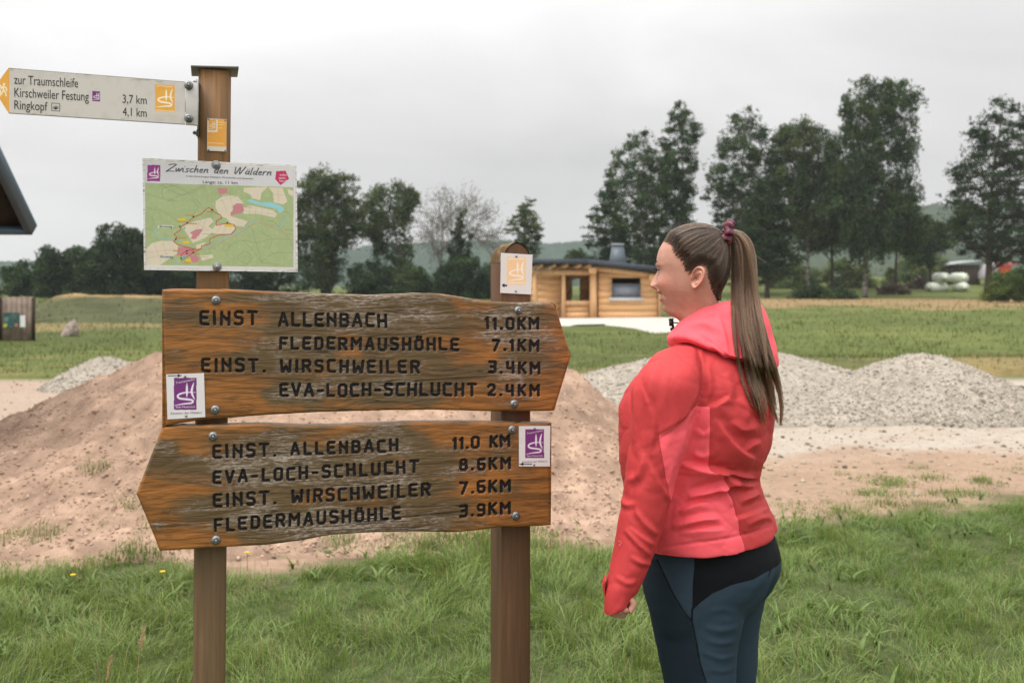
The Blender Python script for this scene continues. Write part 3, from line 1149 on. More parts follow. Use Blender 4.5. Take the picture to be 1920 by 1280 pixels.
def tree(name, label, cat, Y, base, crown, nclump, per, leaf, col, droop=0.0, spread=.55, bark='bark', trunk_r=.22, lean=0.0, stems=1, group=None, skel=True, limb_r=.05, fill=1.0, top_z=None, depth=.85, seed=None, hollow=.0):
    """crown: rows (py, left px, right px) of the crown's outline in the photograph, taken to depth Y"""
    nclump, per, leaf, spread = int(nclump * 1.45), per * .92, leaf * .76, spread * .82
    g = np.random.default_rng(seed if seed is not None else int(abs(crown[0][1] * 7 + crown[0][0])))
    bx, bz = (base[0] - 960) / F * Y, EYE - (base[1] - HOR) / F * Y
    cr = np.array(sorted(crown), float)
    zs = EYE - (cr[:, 0] - HOR) / F * Y
    xl = (cr[:, 1] - 960) / F * Y - bx
    xr = (cr[:, 2] - 960) / F * Y - bx
    zo = zs[::-1] - bz
    xl, xr = xl[::-1], xr[::-1]
    top, bot = zo[-1], zo[0]
    r = thing(name, label, cat, (bx, Y, bz), group=group)
    # clump centres, spread by area
    zz = np.linspace(bot, top, 200)
    wd = np.interp(zz, zo, xr) - np.interp(zz, zo, xl)
    cdf = np.cumsum(wd ** 1.6)
    cdf /= cdf[-1]
    cz = np.interp((np.arange(nclump) + g.random(nclump)) / nclump, cdf, zz)
    L, R = np.interp(cz, zo, xl), np.interp(cz, zo, xr)
    mid, hw = (L + R) / 2, (R - L) / 2
    ang = g.uniform(0, 2 * PI, nclump)
    rad = np.sqrt(hollow + (1 - hollow) * g.random(nclump)) * g.uniform(.78, 1.1, nclump)
    cx = mid + hw * rad * np.cos(ang)
    cy = np.minimum(hw, .42 * (top - bot) + .5) * depth * rad * np.sin(ang)
    CP = np.stack([cx, cy, cz], -1)
    # stems and limbs
    m = MB()
    stem_top = []
    for sN in range(stems):
        off = (sN - (stems - 1) / 2)
        tx = np.interp(top * .86, zo, (xl + xr) / 2) + off * .9
        pts = catmull(np.array([(off * .25, 0, -.3), (off * .45 + lean * .25 + tx * .1, 0, top * .25), (tx * .55 + off * .3 + lean * .4 + g.normal(0, .12), g.normal(0, .15), top * .58), (tx, g.normal(0, .2), top * .9)]), 14)
        m.tube(pts, np.linspace(trunk_r, trunk_r * .12, 14) * (1.25 - .25 * np.minimum(1, np.arange(14) / 2)), 8)
        stem_top.append(pts)
    if skel:
        for c in CP:
            st = stem_top[g.integers(0, stems)]
            za = np.clip(c[2] - (.25 + .5 * np.hypot(c[0], c[1])) * (.8 if droop < .5 else .35), bot * .4 + .3, top * .88)
            k = np.argmin(abs(st[:, 2] - za))
            a = st[k]
            mdp = (a + c) / 2 + np.array([0, 0, .18 * np.linalg.norm(c - a)])
            m.tube(catmull(np.array([a, mdp, c]), 5), np.linspace(limb_r * (1.2 - .8 * k / len(st)), limb_r * .2, 5), 4, False)
    tk = link('trunk', m.mesh('trunk', True), MAT[bark], r)
    # leaves
    cs = spread * g.uniform(.65, 1.35, nclump)
    n = int(nclump * per)
    ci = g.integers(0, nclump, n)
    off = g.normal(0, 1, (n, 3))
    off /= (np.linalg.norm(off, axis=1)[:, None] + 1e-9) / (g.random((n, 1)) ** .45)
    off *= cs[ci][:, None] * np.array([1.15, 1.15, 1.0])
    if droop > 0:
        # hanging sprays: leaves strung down from the clump
        hang = g.integers(0, 7, n)
        ho = np.random.default_rng(3).normal(0, 1, (nclump * 7, 2))
        hx = ho[ci * 7 + hang] * cs[ci][:, None] * .75
        s = g.random(n)
        dl = droop * (1.0 + 2.0 * g.random(nclump)[ci]) * cs[ci] * 1.7
        use = g.random(n) < .62
        off[use] = np.stack([hx[:, 0] + g.normal(0, .12, n), hx[:, 1] + g.normal(0, .12, n), .3 * cs[ci] - s * dl], -1)[use]
    P = CP[ci] + off
    # part of the foliage is spread through the crown rather than gathered in clumps
    fz = np.interp(g.random(n), cdf, zz)
    fl, fr_ = np.interp(fz, zo, xl), np.interp(fz, zo, xr)
    fa, fr2 = g.uniform(0, 2 * PI, n), np.sqrt(g.random(n)) * .96
    FP = np.stack([(fl + fr_) / 2 + (fr_ - fl) / 2 * fr2 * np.cos(fa), np.minimum((fr_ - fl) / 2, .42 * (top - bot) + .5) * depth * fr2 * np.sin(fa), fz], -1)
    lump = fbm(FP * .9, 2, 6) + .12
    loose = (g.random(n) < .2) & (lump > 0)
    P[loose] = FP[loose]
    keep = (P[:, 2] > .05)
    P, ci = P[keep], ci[keep]
    tone = (.72 + .56 * g.random(nclump))[ci] * g.uniform(.7, 1.35, len(P))
    warm = np.clip(.5 + .9 * fbm(P * .55, 2, 12)[:, None] + g.normal(0, .2, (len(P), 1)), 0, 1)
    tone = tone * (1 + .5 * fbm(P * .8, 2, 13))
    c = np.array(col)[None] * tone[:, None] * (1 + (warm - .5) * np.array([.55, .22, -.15]))
    sz = leaf * g.uniform(.6, 1.4, len(P))
    V, Fc, C = leaf_cards(P, sz, np.clip(c, .004, 1), droop)
    link('crown', mesh_np('crown', V, Fc, cols=C), MAT['leaf'], r)
    return r


DK = (.028, .051, .020)
MD = (.043, .072, .027)
OL = (.057, .082, .031)
GR = 'trees beyond the field'
# right group
tree('fir_tree', 'small dark bushy tree at the left end of the birches, above the cabin roof', 'tree', 100, (1140, 560), [(360, 1125, 1135), (400, 1105, 1165), (440, 1100, 1185), (480, 1098, 1190), (540, 1095, 1195)], 60, 150, .30, DK, .1, .6, group=GR)
tree('birch_tree', 'leaning birch with a thin pale trunk standing behind the cabin chimney', 'tree', 104, (1207, 560), [(238, 1195, 1215), (265, 1175, 1240), (290, 1150, 1262), (330, 1130, 1262), (370, 1118, 1255), (410, 1130, 1250), (450, 1150, 1240), (490, 1165, 1240)], 90, 150, .26, MD, .35, .62, bark='birch_bark', trunk_r=.2, group=GR, hollow=.25)
tree('birch_tree', 'tall slim birch whose crown rises straight above the woman\'s face', 'tree', 106, (1283, 562), [(186, 1268, 1280), (210, 1255, 1300), (240, 1245, 1312), (290, 1235, 1312), (340, 1232, 1308), (400, 1235, 1300), (450, 1230, 1300), (510, 1225, 1300)], 90, 160, .26, MD, .4, .6, bark='birch_bark', trunk_r=.22, group=GR, hollow=.2)
tree('birch_tree', 'birch with a double topped crown right of the gap above the woman\'s head', 'tree', 108, (1392, 562), [(198, 1388, 1402), (215, 1372, 1428), (250, 1340, 1450), (300, 1324, 1462), (350, 1318, 1466), (400, 1325, 1440), (450, 1330, 1430), (500, 1335, 1420)], 105, 150, .27, MD, .35, .68, bark='birch_bark', trunk_r=.22, group=GR, hollow=.25)
tree('broadleaf_tree', 'round dark green tree right behind the ponytail', 'tree', 95, (1438, 560), [(330, 1425, 1455), (360, 1400, 1480), (400, 1385, 1495), (440, 1380, 1500), (480, 1385, 1500), (515, 1395, 1490)], 80, 190, .30, DK, .05, .75, trunk_r=.26, group=GR)
tree('birch_tree', 'pale green birch with a ragged flat top between the ponytail and the tallest tree', 'tree', 106, (1515, 562), [(225, 1505, 1520), (240, 1442, 1552), (275, 1432, 1585), (320, 1440, 1600), (370, 1462, 1600), (420, 1465, 1600), (440, 1470, 1590), (462, 1490, 1565)], 160, 160, .27, OL, .45, .7, bark='birch_bark', trunk_r=.22, group=GR, hollow=.15)
tree('weeping_birch', 'tallest tree, a weeping birch with long hanging sprays on the right', 'tree', 102, (1622, 560), [(146, 1630, 1672), (160, 1592, 1705), (190, 1577, 1722), (240, 1575, 1726), (300, 1570, 1722), (340, 1555, 1728), (390, 1545, 1738), (430, 1550, 1742), (450, 1570, 1738), (475, 1590, 1695)], 170, 190, .27, MD, .75, .75, bark='birch_bark', trunk_r=.30, group=GR, hollow=.2)
tree('broadleaf_tree', 'dark spreading tree at the right edge of the photo over the shed', 'tree', 92, (1853, 545), [(178, 1872, 1892), (200, 1845, 1915), (240, 1818, 1945), (290, 1795, 1965), (340, 1775, 1975), (390, 1762, 1985), (430, 1752, 1990), (455, 1765, 1985), (475, 1800, 1970), (492, 1835, 1940)], 190, 150, .27, DK, .15, .75, trunk_r=.36, group=GR, hollow=.25)
tree('broadleaf_tree', 'low dark tree filling the gap beneath the weeping birch and the right hand tree', 'tree', 118, (1745, 545), [(420, 1730, 1755), (445, 1705, 1780), (475, 1700, 1775), (500, 1710, 1745)], 40, 160, .3, DK, .1, .8, group=GR)
tree('broadleaf_tree', 'dense tree standing farther back, filling the gap under the two double topped birches', 'tree', 116, (1405, 548), [(330, 1395, 1420), (355, 1350, 1465), (400, 1335, 1480), (450, 1330, 1480), (500, 1335, 1475), (535, 1345, 1460)], 70, 170, .3, MD, .1, .9, group=GR, seed=901)
tree('broadleaf_tree', 'dense tree standing farther back, left of the weeping birch trunk', 'tree', 117, (1560, 548), [(300, 1540, 1570), (335, 1500, 1620), (390, 1485, 1640), (430, 1480, 1640), (455, 1495, 1625), (472, 1515, 1600)], 80, 170, .3, OL, .2, .9, group=GR, seed=902)
tree('broadleaf_tree', 'broad tree standing farther back, behind the right half of the weeping birch', 'tree', 118, (1680, 548), [(350, 1660, 1690), (385, 1640, 1720), (425, 1635, 1735), (450, 1640, 1730), (470, 1655, 1715)], 50, 170, .3, MD, .2, .85, group=GR, seed=903)
tree('broadleaf_tree', 'dense tree standing farther back, between the leaning birch and the tall slim birch', 'tree', 115, (1225, 548), [(310, 1215, 1245), (345, 1180, 1275), (390, 1160, 1300), (440, 1160, 1310), (500, 1170, 1310), (530, 1175, 1300)], 64, 160, .3, MD, .1, .85, group=GR, seed=904)
# middle
GM = 'trees in the middle distance'
tree('birch_tree', 'big loose birch with a leaning grey trunk right beside the map panel', 'tree', 98, (612, 562), [(316, 605, 625), (330, 575, 665), (350, 556, 668), (390, 548, 672), (430, 545, 690), (460, 550, 660), (500, 555, 640), (540, 560, 630)], 130, 140, .27, OL, .35, .72, bark='birch_bark', trunk_r=.24, stems=3, group=GM, hollow=.3)
tree('birch_tree', 'open birch with a clump crown left of the bare tree', 'tree', 100, (748, 562), [(340, 720, 740), (352, 700, 780), (380, 690, 785), (410, 680, 780), (440, 690, 765), (480, 715, 780), (530, 710, 775)], 62, 125, .27, OL, .4, .72, bark='birch_bark', trunk_r=.2, lean=.8, stems=2, group=GM, hollow=.3)
tree('birch_tree', 'small ragged birch crown between the two bigger birches by the map', 'tree', 104, (700, 562), [(352, 690, 715), (380, 672, 725), (420, 668, 722), (450, 680, 715)], 22, 110, .26, OL, .5, .6, bark='birch_bark', trunk_r=.14, group=GM)
tree('fir_tree', 'thin dark conifer half hidden behind the bare grey tree', 'tree', 99, (857, 562), [(385, 858, 868), (410, 850, 878), (440, 845, 882), (480, 838, 890), (520, 835, 890)], 34, 130, .25, DK, .0, .42, group=GM)
tree('alder_tree', 'small pointed tree alone above the orange marked post', 'tree', 99, (987, 562), [(368, 983, 992), (385, 972, 1004), (405, 955, 1015), (425, 953, 1024), (445, 958, 1018), (470, 962, 1014), (500, 965, 1010)], 44, 120, .26, OL, .05, .5, group=GM, hollow=.1)


def bare_tree():
    Y = 101
    bx, bz = (826 - 960) / F * Y, EYE - (562 - HOR) / F * Y
    r = thing('bare_tree', 'grey leafless looking tree with fine twigs against the sky', 'tree', (bx, Y, bz), group=GM)
    g = np.random.default_rng(4)
    m = MB()
    tips = []

    def grow(p, d, L, rad, lvl):
        n = 4
        pts = [p]
        for i in range(n):
            d = d + g.normal(0, .13, 3)
            d[2] += .03 if lvl < 2 else -.02
            d /= np.linalg.norm(d)
            p = p + d * L / n
            pts.append(p)
        m.tube(pts, np.linspace(rad, rad * .6, n + 1), 5 if lvl < 2 else 3, False)
        if lvl == 5:
            tips.append(p)
            return
        for k in range(3 if lvl < 3 else 5):
            a = g.normal(0, .5, 3)
            q = d + a
            q /= np.linalg.norm(q)
            grow(pts[g.integers(2, n + 1)], q, L * g.uniform(.62, .86), max(rad * .6, .026), lvl + 1)
    for dd in ((.1, 0, 1), (.42, .1, .9), (-.1, -.2, 1)):
        grow(np.array([0, 0, 1.2]), np.array(dd, float), 4.0, .13, 1)
    m.tube([(0, 0, -.3), (0.03, 0, .6), (0, 0, 1.3)], [.24, .2, .17], 8)
    o = link('trunk', m.mesh('trunk', True), plain('grey_bark', srgb(118, 112, 106), .9), r)
    T = np.array(tips)
    T = T[g.random(len(T)) < .8]
    P = T[g.integers(0, len(T), 3800)] + g.normal(0, .28, (3800, 3))
    V, Fc, C = leaf_cards(P, .14 * g.uniform(.6, 1.4, 3800), np.array([.10, .11, .07]) * g.uniform(.7, 1.3, (3800, 1)))
    link('crown', mesh_np('crown', V, Fc, cols=C), MAT['leaf'], r)


bare_tree()
# left hedge row
GL = 'trees of the left hedge row'
for (lab, Y, bx_, cr, nc, col) in (
        ('smallest rounded tree at the left edge behind the plank wall', 104, 32, [(492, 25, 45), (505, 8, 62), (525, -5, 72), (552, -10, 75)], 34, MD),
        ('leftmost tall tree of the dark hedge row', 99, 95, [(466, 80, 105), (480, 68, 125), (505, 62, 132), (530, 62, 135), (558, 60, 140)], 44, DK),
        ('bushy tree second from the left in the hedge row', 100, 145, [(466, 125, 165), (482, 112, 180), (510, 105, 188), (558, 100, 190)], 44, MD),
        ('tallest rounded tree of the dark hedge row left of the map', 97, 212, [(421, 195, 222), (432, 182, 245), (455, 170, 262), (490, 162, 272), (530, 160, 275), (560, 160, 275)], 78, DK),
        ('rounded tree of the hedge row touching the map panel\'s left edge', 100, 262, [(428, 245, 262), (445, 232, 285), (480, 225, 300), (520, 225, 305), (560, 225, 310)], 56, DK),
        ('dark tree of the hedge row hidden mostly by the map panel', 101, 345, [(430, 320, 360), (455, 290, 400), (500, 280, 420), (560, 280, 425)], 70, DK),
        ('dense tree between the left post and the big loose birch', 103, 470, [(425, 450, 490), (460, 420, 540), (510, 410, 560), (560, 405, 570)], 80, DK)):
    tree('hedge_tree', lab, 'tree', Y, (bx_, 562), cr, nc, 150, .34, col, .0, .72, group=GL, seed=int(bx_))
# bushes
GB = 'bushes in front of the far trees'
for (lab, Y, cr, nc, col) in (
        ('dark bush right of the big loose birch\'s trunk', 92, [(490, 680, 705), (502, 655, 730), (525, 645, 745), (562, 642, 750)], 52, DK),
        ('olive bush in the middle of the row over the upper board', 93, [(498, 745, 785), (513, 728, 808), (540, 720, 822), (564, 718, 825)], 46, OL),
        ('dark green bush left of the orange marked post', 91, [(482, 845, 885), (497, 822, 912), (520, 812, 928), (562, 810, 932)], 66, DK),
        ('dark bush behind the orange marked post', 94, [(496, 900, 930), (515, 890, 960), (562, 885, 965)], 26, DK),
        ('small rounded bush just left of the cabin roof', 88, [(500, 985, 1005), (515, 965, 1025), (562, 960, 1030)], 26, OL),
        ('round olive bush behind the flat end of the cabin roof', 110, [(468, 1065, 1085), (480, 1050, 1098), (520, 1045, 1100)], 20, OL),
        ('low bush at the foot of the birch group behind the ponytail', 92, [(535, 1500, 1530), (548, 1480, 1580), (562, 1475, 1590)], 22, MD),
        ('low clipped bush right of the weeping birch trunk', 90, [(545, 1570, 1600), (552, 1550, 1610), (564, 1545, 1615)], 12, MD)):
    tree('bush', lab, 'bush', Y, ((cr[-1][1] + cr[-1][2]) / 2, 566), cr, nc, 150, .27, col, .0, .6, group=GB, trunk_r=.06, limb_r=.025, seed=int(cr[0][1]))
# shrubs of the rising ground behind the birches
SH = (.12, .15, .065)
for i, (lab, Y, cr, nc) in enumerate((
        ('grey green shrub left of the birch trunk on the slope', 126, [(492, 1465, 1500), (506, 1448, 1535), (548, 1440, 1545)], 40),
        ('long grey green shrub between two birch trunks on the slope', 124, [(488, 1555, 1600), (500, 1525, 1645), (548, 1515, 1655)], 46),
        ('grey green shrub right of the weeping birch trunk', 126, [(488, 1690, 1710), (505, 1660, 1745), (535, 1650, 1755)], 32),
        ('pale shrub above the white bales', 130, [(475, 1745, 1765), (490, 1725, 1780), (525, 1715, 1785)], 24))):
    tree('shrub', lab, 'shrub', Y, ((cr[-1][1] + cr[-1][2]) / 2, 550), cr, nc, 150, .3, SH, .0, .75, group='shrubs on the slope behind the birches', trunk_r=.05, limb_r=.02, seed=500 + i)
tree('shrub', 'bright green shrub with yellowish tops at the right edge of the field', 'shrub', 74, (1885, 566), [(505, 1880, 1915), (520, 1850, 1950), (545, 1842, 1965), (566, 1838, 1970)], 60, 150, .2, (.085, .12, .03), .0, .45, trunk_r=.05, limb_r=.02, seed=77)

# ------------------------------------------------------------------ the wooden cabin


def cabin():
    Y = 42.0
    k = Y / F
    X = lambda px: (px - 985) * k
    Zp = lambda py: EYE - (py - HOR) * k
    z0 = Zp(597)
    r = thing('wooden_cabin', 'new light timber cabin with dark roof, open porch and one wide window', 'cabin', ((985 - 960) * k, Y, z0))
    Z = lambda py: (597 - py) * k
    lar, log = MAT['larch'], MAT['larch_log']
    D = 5.2
    gm = {}

    def plank(x0, x1, y0, y1, za, zb, mat=lar, nm='plank', b=.012):
        # slightly rounded board, its own piece
        key = (round(x1 - x0, 3), round(y1 - y0, 3), round(zb - za, 3))
        if key not in gm:
            gm[key] = MB().box(0, key[0], 0, key[1], 0, key[2]).mesh(nm)
        o = link(nm, gm[key], mat, r, loc=(x0, y0 + rng.uniform(-.0015, .0015), za))
        return o
    # right front wall: boards left, right, below and above the window
    wl_, wr_ = 1122, 1232
    rows = np.linspace(597, 508, 8)
    for i in range(7):
        a, b = rows[i], rows[i + 1]
        zt, zb_ = Z(b) - .0015, Z(a)
        if b < 558 and a > 532:
            plank(X(wl_), X(1147), 0, .09, zb_, zt)
            plank(X(1201), X(wr_), 0, .09, zb_, zt)
        else:
            plank(X(wl_), X(wr_), 0, .09, zb_, zt)
    # the other walls as boards
    for i in range(7):
        a, b = rows[i], rows[i + 1]
        zt, zb_ = Z(b) - .0015, Z(a)
        plank(X(1236), X(1236) + .09, .1, D, zb_, zt)
        if a > 575 or b < 518:
            plank(X(1000), X(1236), D, D + .09, zb_, zt)
        else:
            plank(X(1000), X(1074), D, D + .09, zb_, zt)
            plank(X(1104), X(1236), D, D + .09, zb_, zt)
        if a > 575 or b < 518:
            plank(X(1066), X(1112), 2.3, 2.39, zb_, zt)
        else:
            plank(X(1066), X(1078), 2.3, 2.39, zb_, zt)
            plank(X(1094), X(1112), 2.3, 2.39, zb_, zt)
        plank(X(1009), X(1052), .55, .64, zb_, zt)
        plank(X(1055), X(1055) + .09, .65, 2.3, zb_, zt)
        plank(X(1002), X(1002) + .09, .65, D, zb_, zt)
        plank(X(1113), X(1113) + .09, .1, D, zb_, zt)
    # railing panel of the porch
    for i in range(2):
        a, b = np.linspace(597, 573, 3)[i:i + 2]
        plank(X(1060), X(1104), .02, .09, Z(a), Z(b) - .012)
    plank(X(1058), X(1105), -.05, .13, Z(573), Z(564), log, 'rail')
    # logs
    for (px, w, top, nm) in ((1003, 10, 513, 'post'), (1056, 9, 513, 'post'), (1112, 15, 505, 'post'), (1236, 7, 516, 'post')):
        MB().tube([(0, 0, 0), (.01, 0, Z(top) / 2), (0, 0, Z(top))], [w * k / 2, w * k / 2 * .96, w * k / 2 * .93], 10).build(nm, log, r, True, loc=(X(px), -.02, 0))
    MB().tube([(0, 0, 0), (X(1112) - X(995), 0, 0)], .115, 10).build('beam', log, r, True, loc=(X(995), -.03, Z(511)))
    MB().tube([(0, 0, 0), (X(1240) - X(1100), 0, Z(516) - Z(500))], [.125, .11], 10).build('beam', log, r, True, loc=(X(1100), -.12, Z(501)))
    MB().box(-.16, .16, -.35, .1, -.13, .13).build('corner_block', log, r, bevel=.02, loc=(X(1110), -.05, Z(507)))
    MB().box(-.15, .15, -.35, .1, -.15, .13).build('corner_block', log, r, bevel=.02, loc=(X(1222), -.05, Z(520)))
    rm = MB().tube([(0, .7, -.05), (0, -.15, .06), (.0, -.45, .1)], [.075, .075, .07], 8).mesh('rafter', True)
    for px in (1006, 1030, 1053, 1078, 1096):
        link('rafter', rm, log, r, loc=(X(px), 0, Z(502)), rot=(0, 0, .5))
    # roof: left part level along the front, right part sloping down
    m = MB()
    zl, zr, zm = Z(486.5), Z(502), Z(486)
    th = .21
    m.prism([(X(990), zl), (X(1098), zm), (X(1098), zm - th), (X(990), zl - th)], -.65, D + .5)
    m.prism([(X(1098) + .003, zm), (X(1250), zr), (X(1250), zr - th), (X(1098) + .003, zm - th)], -.65, D + .5)
    m.build('roof', MAT['roof'], r)
    # window with frame, pane and sill
    fr = MB()
    xa, xb, za, zb_ = X(1147), X(1201), Z(558), Z(532)
    for b in ((xa, xb, za, za + .06), (xa, xb, zb_ - .06, zb_), (xa, xa + .06, za + .06, zb_ - .06), (xb - .06, xb, za + .06, zb_ - .06)):
        fr.box(b[0], b[1], -.02, .1, b[2], b[3])
    f = fr.build('window', plain('window_frame', srgb(112, 118, 126), .5), r)
    MB().box(xa + .06, xb - .06, .04, .06, za + .06, zb_ - .06).build('pane', m_glass('cabin_glass', srgb(138, 144, 156), .35), f)
    MB().box(xa - .12, xb + .12, -.12, .08, za - .15, za - .004).build('sill', plain('stone_sill', srgb(205, 200, 196), .7), f)
    # chimney hood
    m = MB()
    c0, c1 = X(1168.5), Y
    wb, wt = 36 * k / 2, 21 * k / 2
    zb_, zt = Z(494) - .3, Z(457)
    V = [(c0 + sx * wb, 2.2 + sy * wb, zb_) for sx, sy in ((-1, -1), (1, -1), (1, 1), (-1, 1))] + [(c0 + sx * wt, 2.2 + sy * wt, zt) for sx, sy in ((-1, -1), (1, -1), (1, 1), (-1, 1))]
    m.add(V, [(3, 2, 1, 0), (4, 5, 6, 7), (0, 1, 5, 4), (1, 2, 6, 5), (2, 3, 7, 6), (3, 0, 4, 7)])
    ch = m.build('chimney', MAT['slate'], r)
    MB().box(c0 - wt - .03, c0 + wt + .03, 2.2 - wt - .03, 2.2 + wt + .03, zt + .003, zt + .09).build('chimney_cap', plain('pale_cap', srgb(150, 156, 160), .5), ch)
    MB().box(X(995), X(1245), -.5, D + .3, -.25, -.004).build('floor', plain('cabin_slab', srgb(190, 184, 176), .9, .1, 0, .1, 3), r)


cabin()

# ------------------------------------------------------------------ the shelter roof cut by the left edge


def shelter():
    Y = 8.0
    a = wp(60, 431, Y)
    r = thing('shelter', 'shelter with a steep slate blue roof edge cut off by the left edge', 'shelter', (a[0], a[1], 0))
    ez = a[2]
    up = np.array([-.10, -.62, .80])       # direction up the roof slope, towards the camera's side
    al = np.array([-1.0, -.07, 0.0])       # along the eave, to the left
    up = up / np.linalg.norm(up)
    al /= np.linalg.norm(al)
    nr = np.cross(al, up)
    nr = nr / np.linalg.norm(nr)
    if nr[1] < 0:
        nr = -nr
    L, Hs = 2.6, 1.75
    O = np.array([0, 0, ez])
    pt = lambda u, v, w: O + al * u + up * v + nr * w

    def slab(u0, u1, v0, v1, w0, w1):
        V = [pt(u, v, w) for w in (w0, w1) for v in (v0, v1) for u in (u0, u1)]
        return MB().add(V, [(0, 2, 3, 1), (4, 5, 7, 6), (0, 1, 5, 4), (2, 6, 7, 3), (0, 4, 6, 2), (1, 3, 7, 5)])
    steel = plain('slate_blue_sheet', srgb(74, 92, 104), .45, .4, .3, .1, 4)
    slab(0, L, 0, Hs, .03, .075).build('roof', steel, r)
    slab(-.012, .034, -.012, Hs, -.055, .08).build('verge_trim', steel, r)
    slab(.036, L, -.012, .03, -.055, .08).build('eave_trim', steel, r)
    bm = None
    for i in range(6):
        v0 = .034 + i * .285
        b = slab(.038, L, v0, v0 + .277, .006, .026)
        b.build('soffit_board', MAT['darkwood'], r)
    for u in (.55, 1.6):
        slab(u, u + .07, .03, Hs, -.09, .004).build('rafter', MAT['darkwood'], r)
    # the other slope and the posts, outside the picture
    top = pt(0, Hs, 0)
    up2 = np.array([.05, -.62, -.80])
    up2 /= np.linalg.norm(up2)
    n2 = np.cross(up2, al)
    V = [top + nr * .03 + al * u + up2 * v + np.array([0, 0, w]) for w in (0, .05) for v in (0, 1.6) for u in (0.0, L)]
    MB().add(V, [(0, 2, 3, 1), (4, 5, 7, 6), (0, 1, 5, 4), (2, 6, 7, 3), (0, 4, 6, 2), (1, 3, 7, 5)]).build('roof', steel, r)
    for u, v in ((.62, .2), (2.3, .2)):
        p = pt(u, v, 0)
        MB().box(p[0] - .06, p[0] + .06, p[1] - .06, p[1] + .06, 0, p[2] - .06).build('post', MAT['darkwood'], r)
    for u in (.62, 2.3):
        p = top + al * u + up2 * 1.4
        MB().box(p[0] - .06, p[0] + .06, p[1] - .06, p[1] + .06, 0, p[2] - .06).build('post', MAT['darkwood'], r)


shelter()


def print_sheet(name, quad, painter, parent, toloc, res=1.0, thick=.0012, mat='print'):
    """flat printed panel: corners TL,TR,BR,BL as pixels of the photograph, painted by a function of those pixels; toloc turns pixels into the thing's frame"""
    q = np.array(quad, float)
    w = max(np.linalg.norm(q[1] - q[0]), np.linalg.norm(q[2] - q[3]))
    h = max(np.linalg.norm(q[3] - q[0]), np.linalg.norm(q[2] - q[1]))
    nx, ny = max(2, int(w / res)), max(2, int(h / res))
    U, T = np.meshgrid(np.linspace(0, 1, nx), np.linspace(0, 1, ny))
    U, T = U.ravel()[:, None], T.ravel()[:, None]
    P = (q[0] * (1 - U) + q[1] * U) * (1 - T) + (q[3] * (1 - U) + q[2] * U) * T
    c = painter(P)
    V = toloc(P)
    fr = grid_faces(ny, nx)[:, ::-1]
    n = len(V)
    B = V[[0, nx - 1, n - 1, n - nx]] + np.array([0, thick, 0])
    Vb = np.concatenate([V, V[[0, nx - 1, n - 1, n - nx]], B])
    m = n
    side = np.array([(m, m + 1, m + 5, m + 4), (m + 1, m + 2, m + 6, m + 5), (m + 2, m + 3, m + 7, m + 6), (m + 3, m, m + 4, m + 7), (m + 4, m + 5, m + 6, m + 7)])
    cb = np.concatenate([c, np.tile(np.array([[.6, .6, .58]]), (8, 1))])
    return link(name, mesh_np(name, Vb, [fr, side], cols=cb), MAT[mat], parent)


def rect(P, x0, y0, x1, y1):
    return ((P[:, 0] > x0) & (P[:, 0] < x1) & (P[:, 1] > y0) & (P[:, 1] < y1)).astype(float)


def dirty(c, P, k, seed):
    n = fbm2(P[:, 0] * .05, P[:, 1] * .05, 5, seed)
    return np.clip(c * (1 - k * np.clip(n + .1, 0, 1))[:, None], 0, 1)


# the curved mark on the path signs, in a unit square (x right, y down)
def _sm(p, n=14):
    return catmull(np.array(p, float), n)


EMBLEM = [(_sm([(.574, .17), (.574, .30), (.574, .45), (.574, .60)], 16), .095), (_sm([(.878, .15), (.795, .36), (.80, .50), (.915, .675)], 20), .095),
          (_sm([(.95, .458), (.72, .452), (.52, .458), (.26, .506), (.165, .575), (.26, .642), (.54, .668), (.76, .69), (.845, .735), (.76, .79), (.45, .812), (.04, .86)], 60), .085)]


def emblem(c, P, x0, y0, x1, y1, bgc, fg, skew=0.0):
    """coloured field with the light, tapering emblem strokes"""
    yy = P[:, 1] - skew * (P[:, 0] - x0)
    Q = np.stack([(P[:, 0] - x0) / (x1 - x0), (yy - y0) / (y1 - y0)], -1)
    ins = ((Q > 0) & (Q < 1)).all(1)
    c = over(c, ins, bgc)
    h = (y1 - y0) / (x1 - x0)
    for L, w in EMBLEM:
        d, _, al = dline(Q * np.array([1, h]), np.asarray(L) * np.array([1, h]))
        wd_ = w * np.clip(np.sin(PI * np.clip(al, .02, .98)), .1, 1) ** .6 / 2
        c = over(c, soft((d - wd_) * (x1 - x0), 0, .55) * ins, fg)
    return c


def text_mesh(s, shear=0.0):
    cu = bpy.data.curves.new('lettering', 'FONT')
    cu.body = s
    cu.size = 1.0
    cu.shear = shear
    cu.resolution_u = 3
    o = bpy.data.objects.new('lettering', cu)
    COL.objects.link(o)
    dg = bpy.context.evaluated_depsgraph_get()
    me = bpy.data.meshes.new_from_object(o.evaluated_get(dg))
    bpy.data.objects.remove(o)
    bpy.data.curves.remove(cu)
    return me


def print_text(s, x0, y0, x1, y1, cap, parent, toloc, mat='ink', shear=0.0, name='lettering', lift=.0006):
    """a word of flat ink: baseline from (x0,y0) to (x1,y1), capital height in pixels"""
    me = text_mesh(s, shear)
    n = len(me.vertices)
    V = np.empty(n * 3, np.float32)
    me.vertices.foreach_get('co', V)
    V = V.reshape(-1, 3)
    lo, hi = V[:, 0].min(), V[:, 0].max()
    t = (V[:, 0] - lo) / (hi - lo)
    P = np.stack([x0 + t * (x1 - x0), y0 + t * (y1 - y0) - V[:, 1] / .729 * cap], -1)
    W = toloc(P) - np.array([0, lift, 0])
    me.vertices.foreach_set('co', W.ravel().astype(np.float32))
    me.materials.clear()
    me.update()
    return link(name, me, MAT[mat] if isinstance(mat, str) else mat, parent)


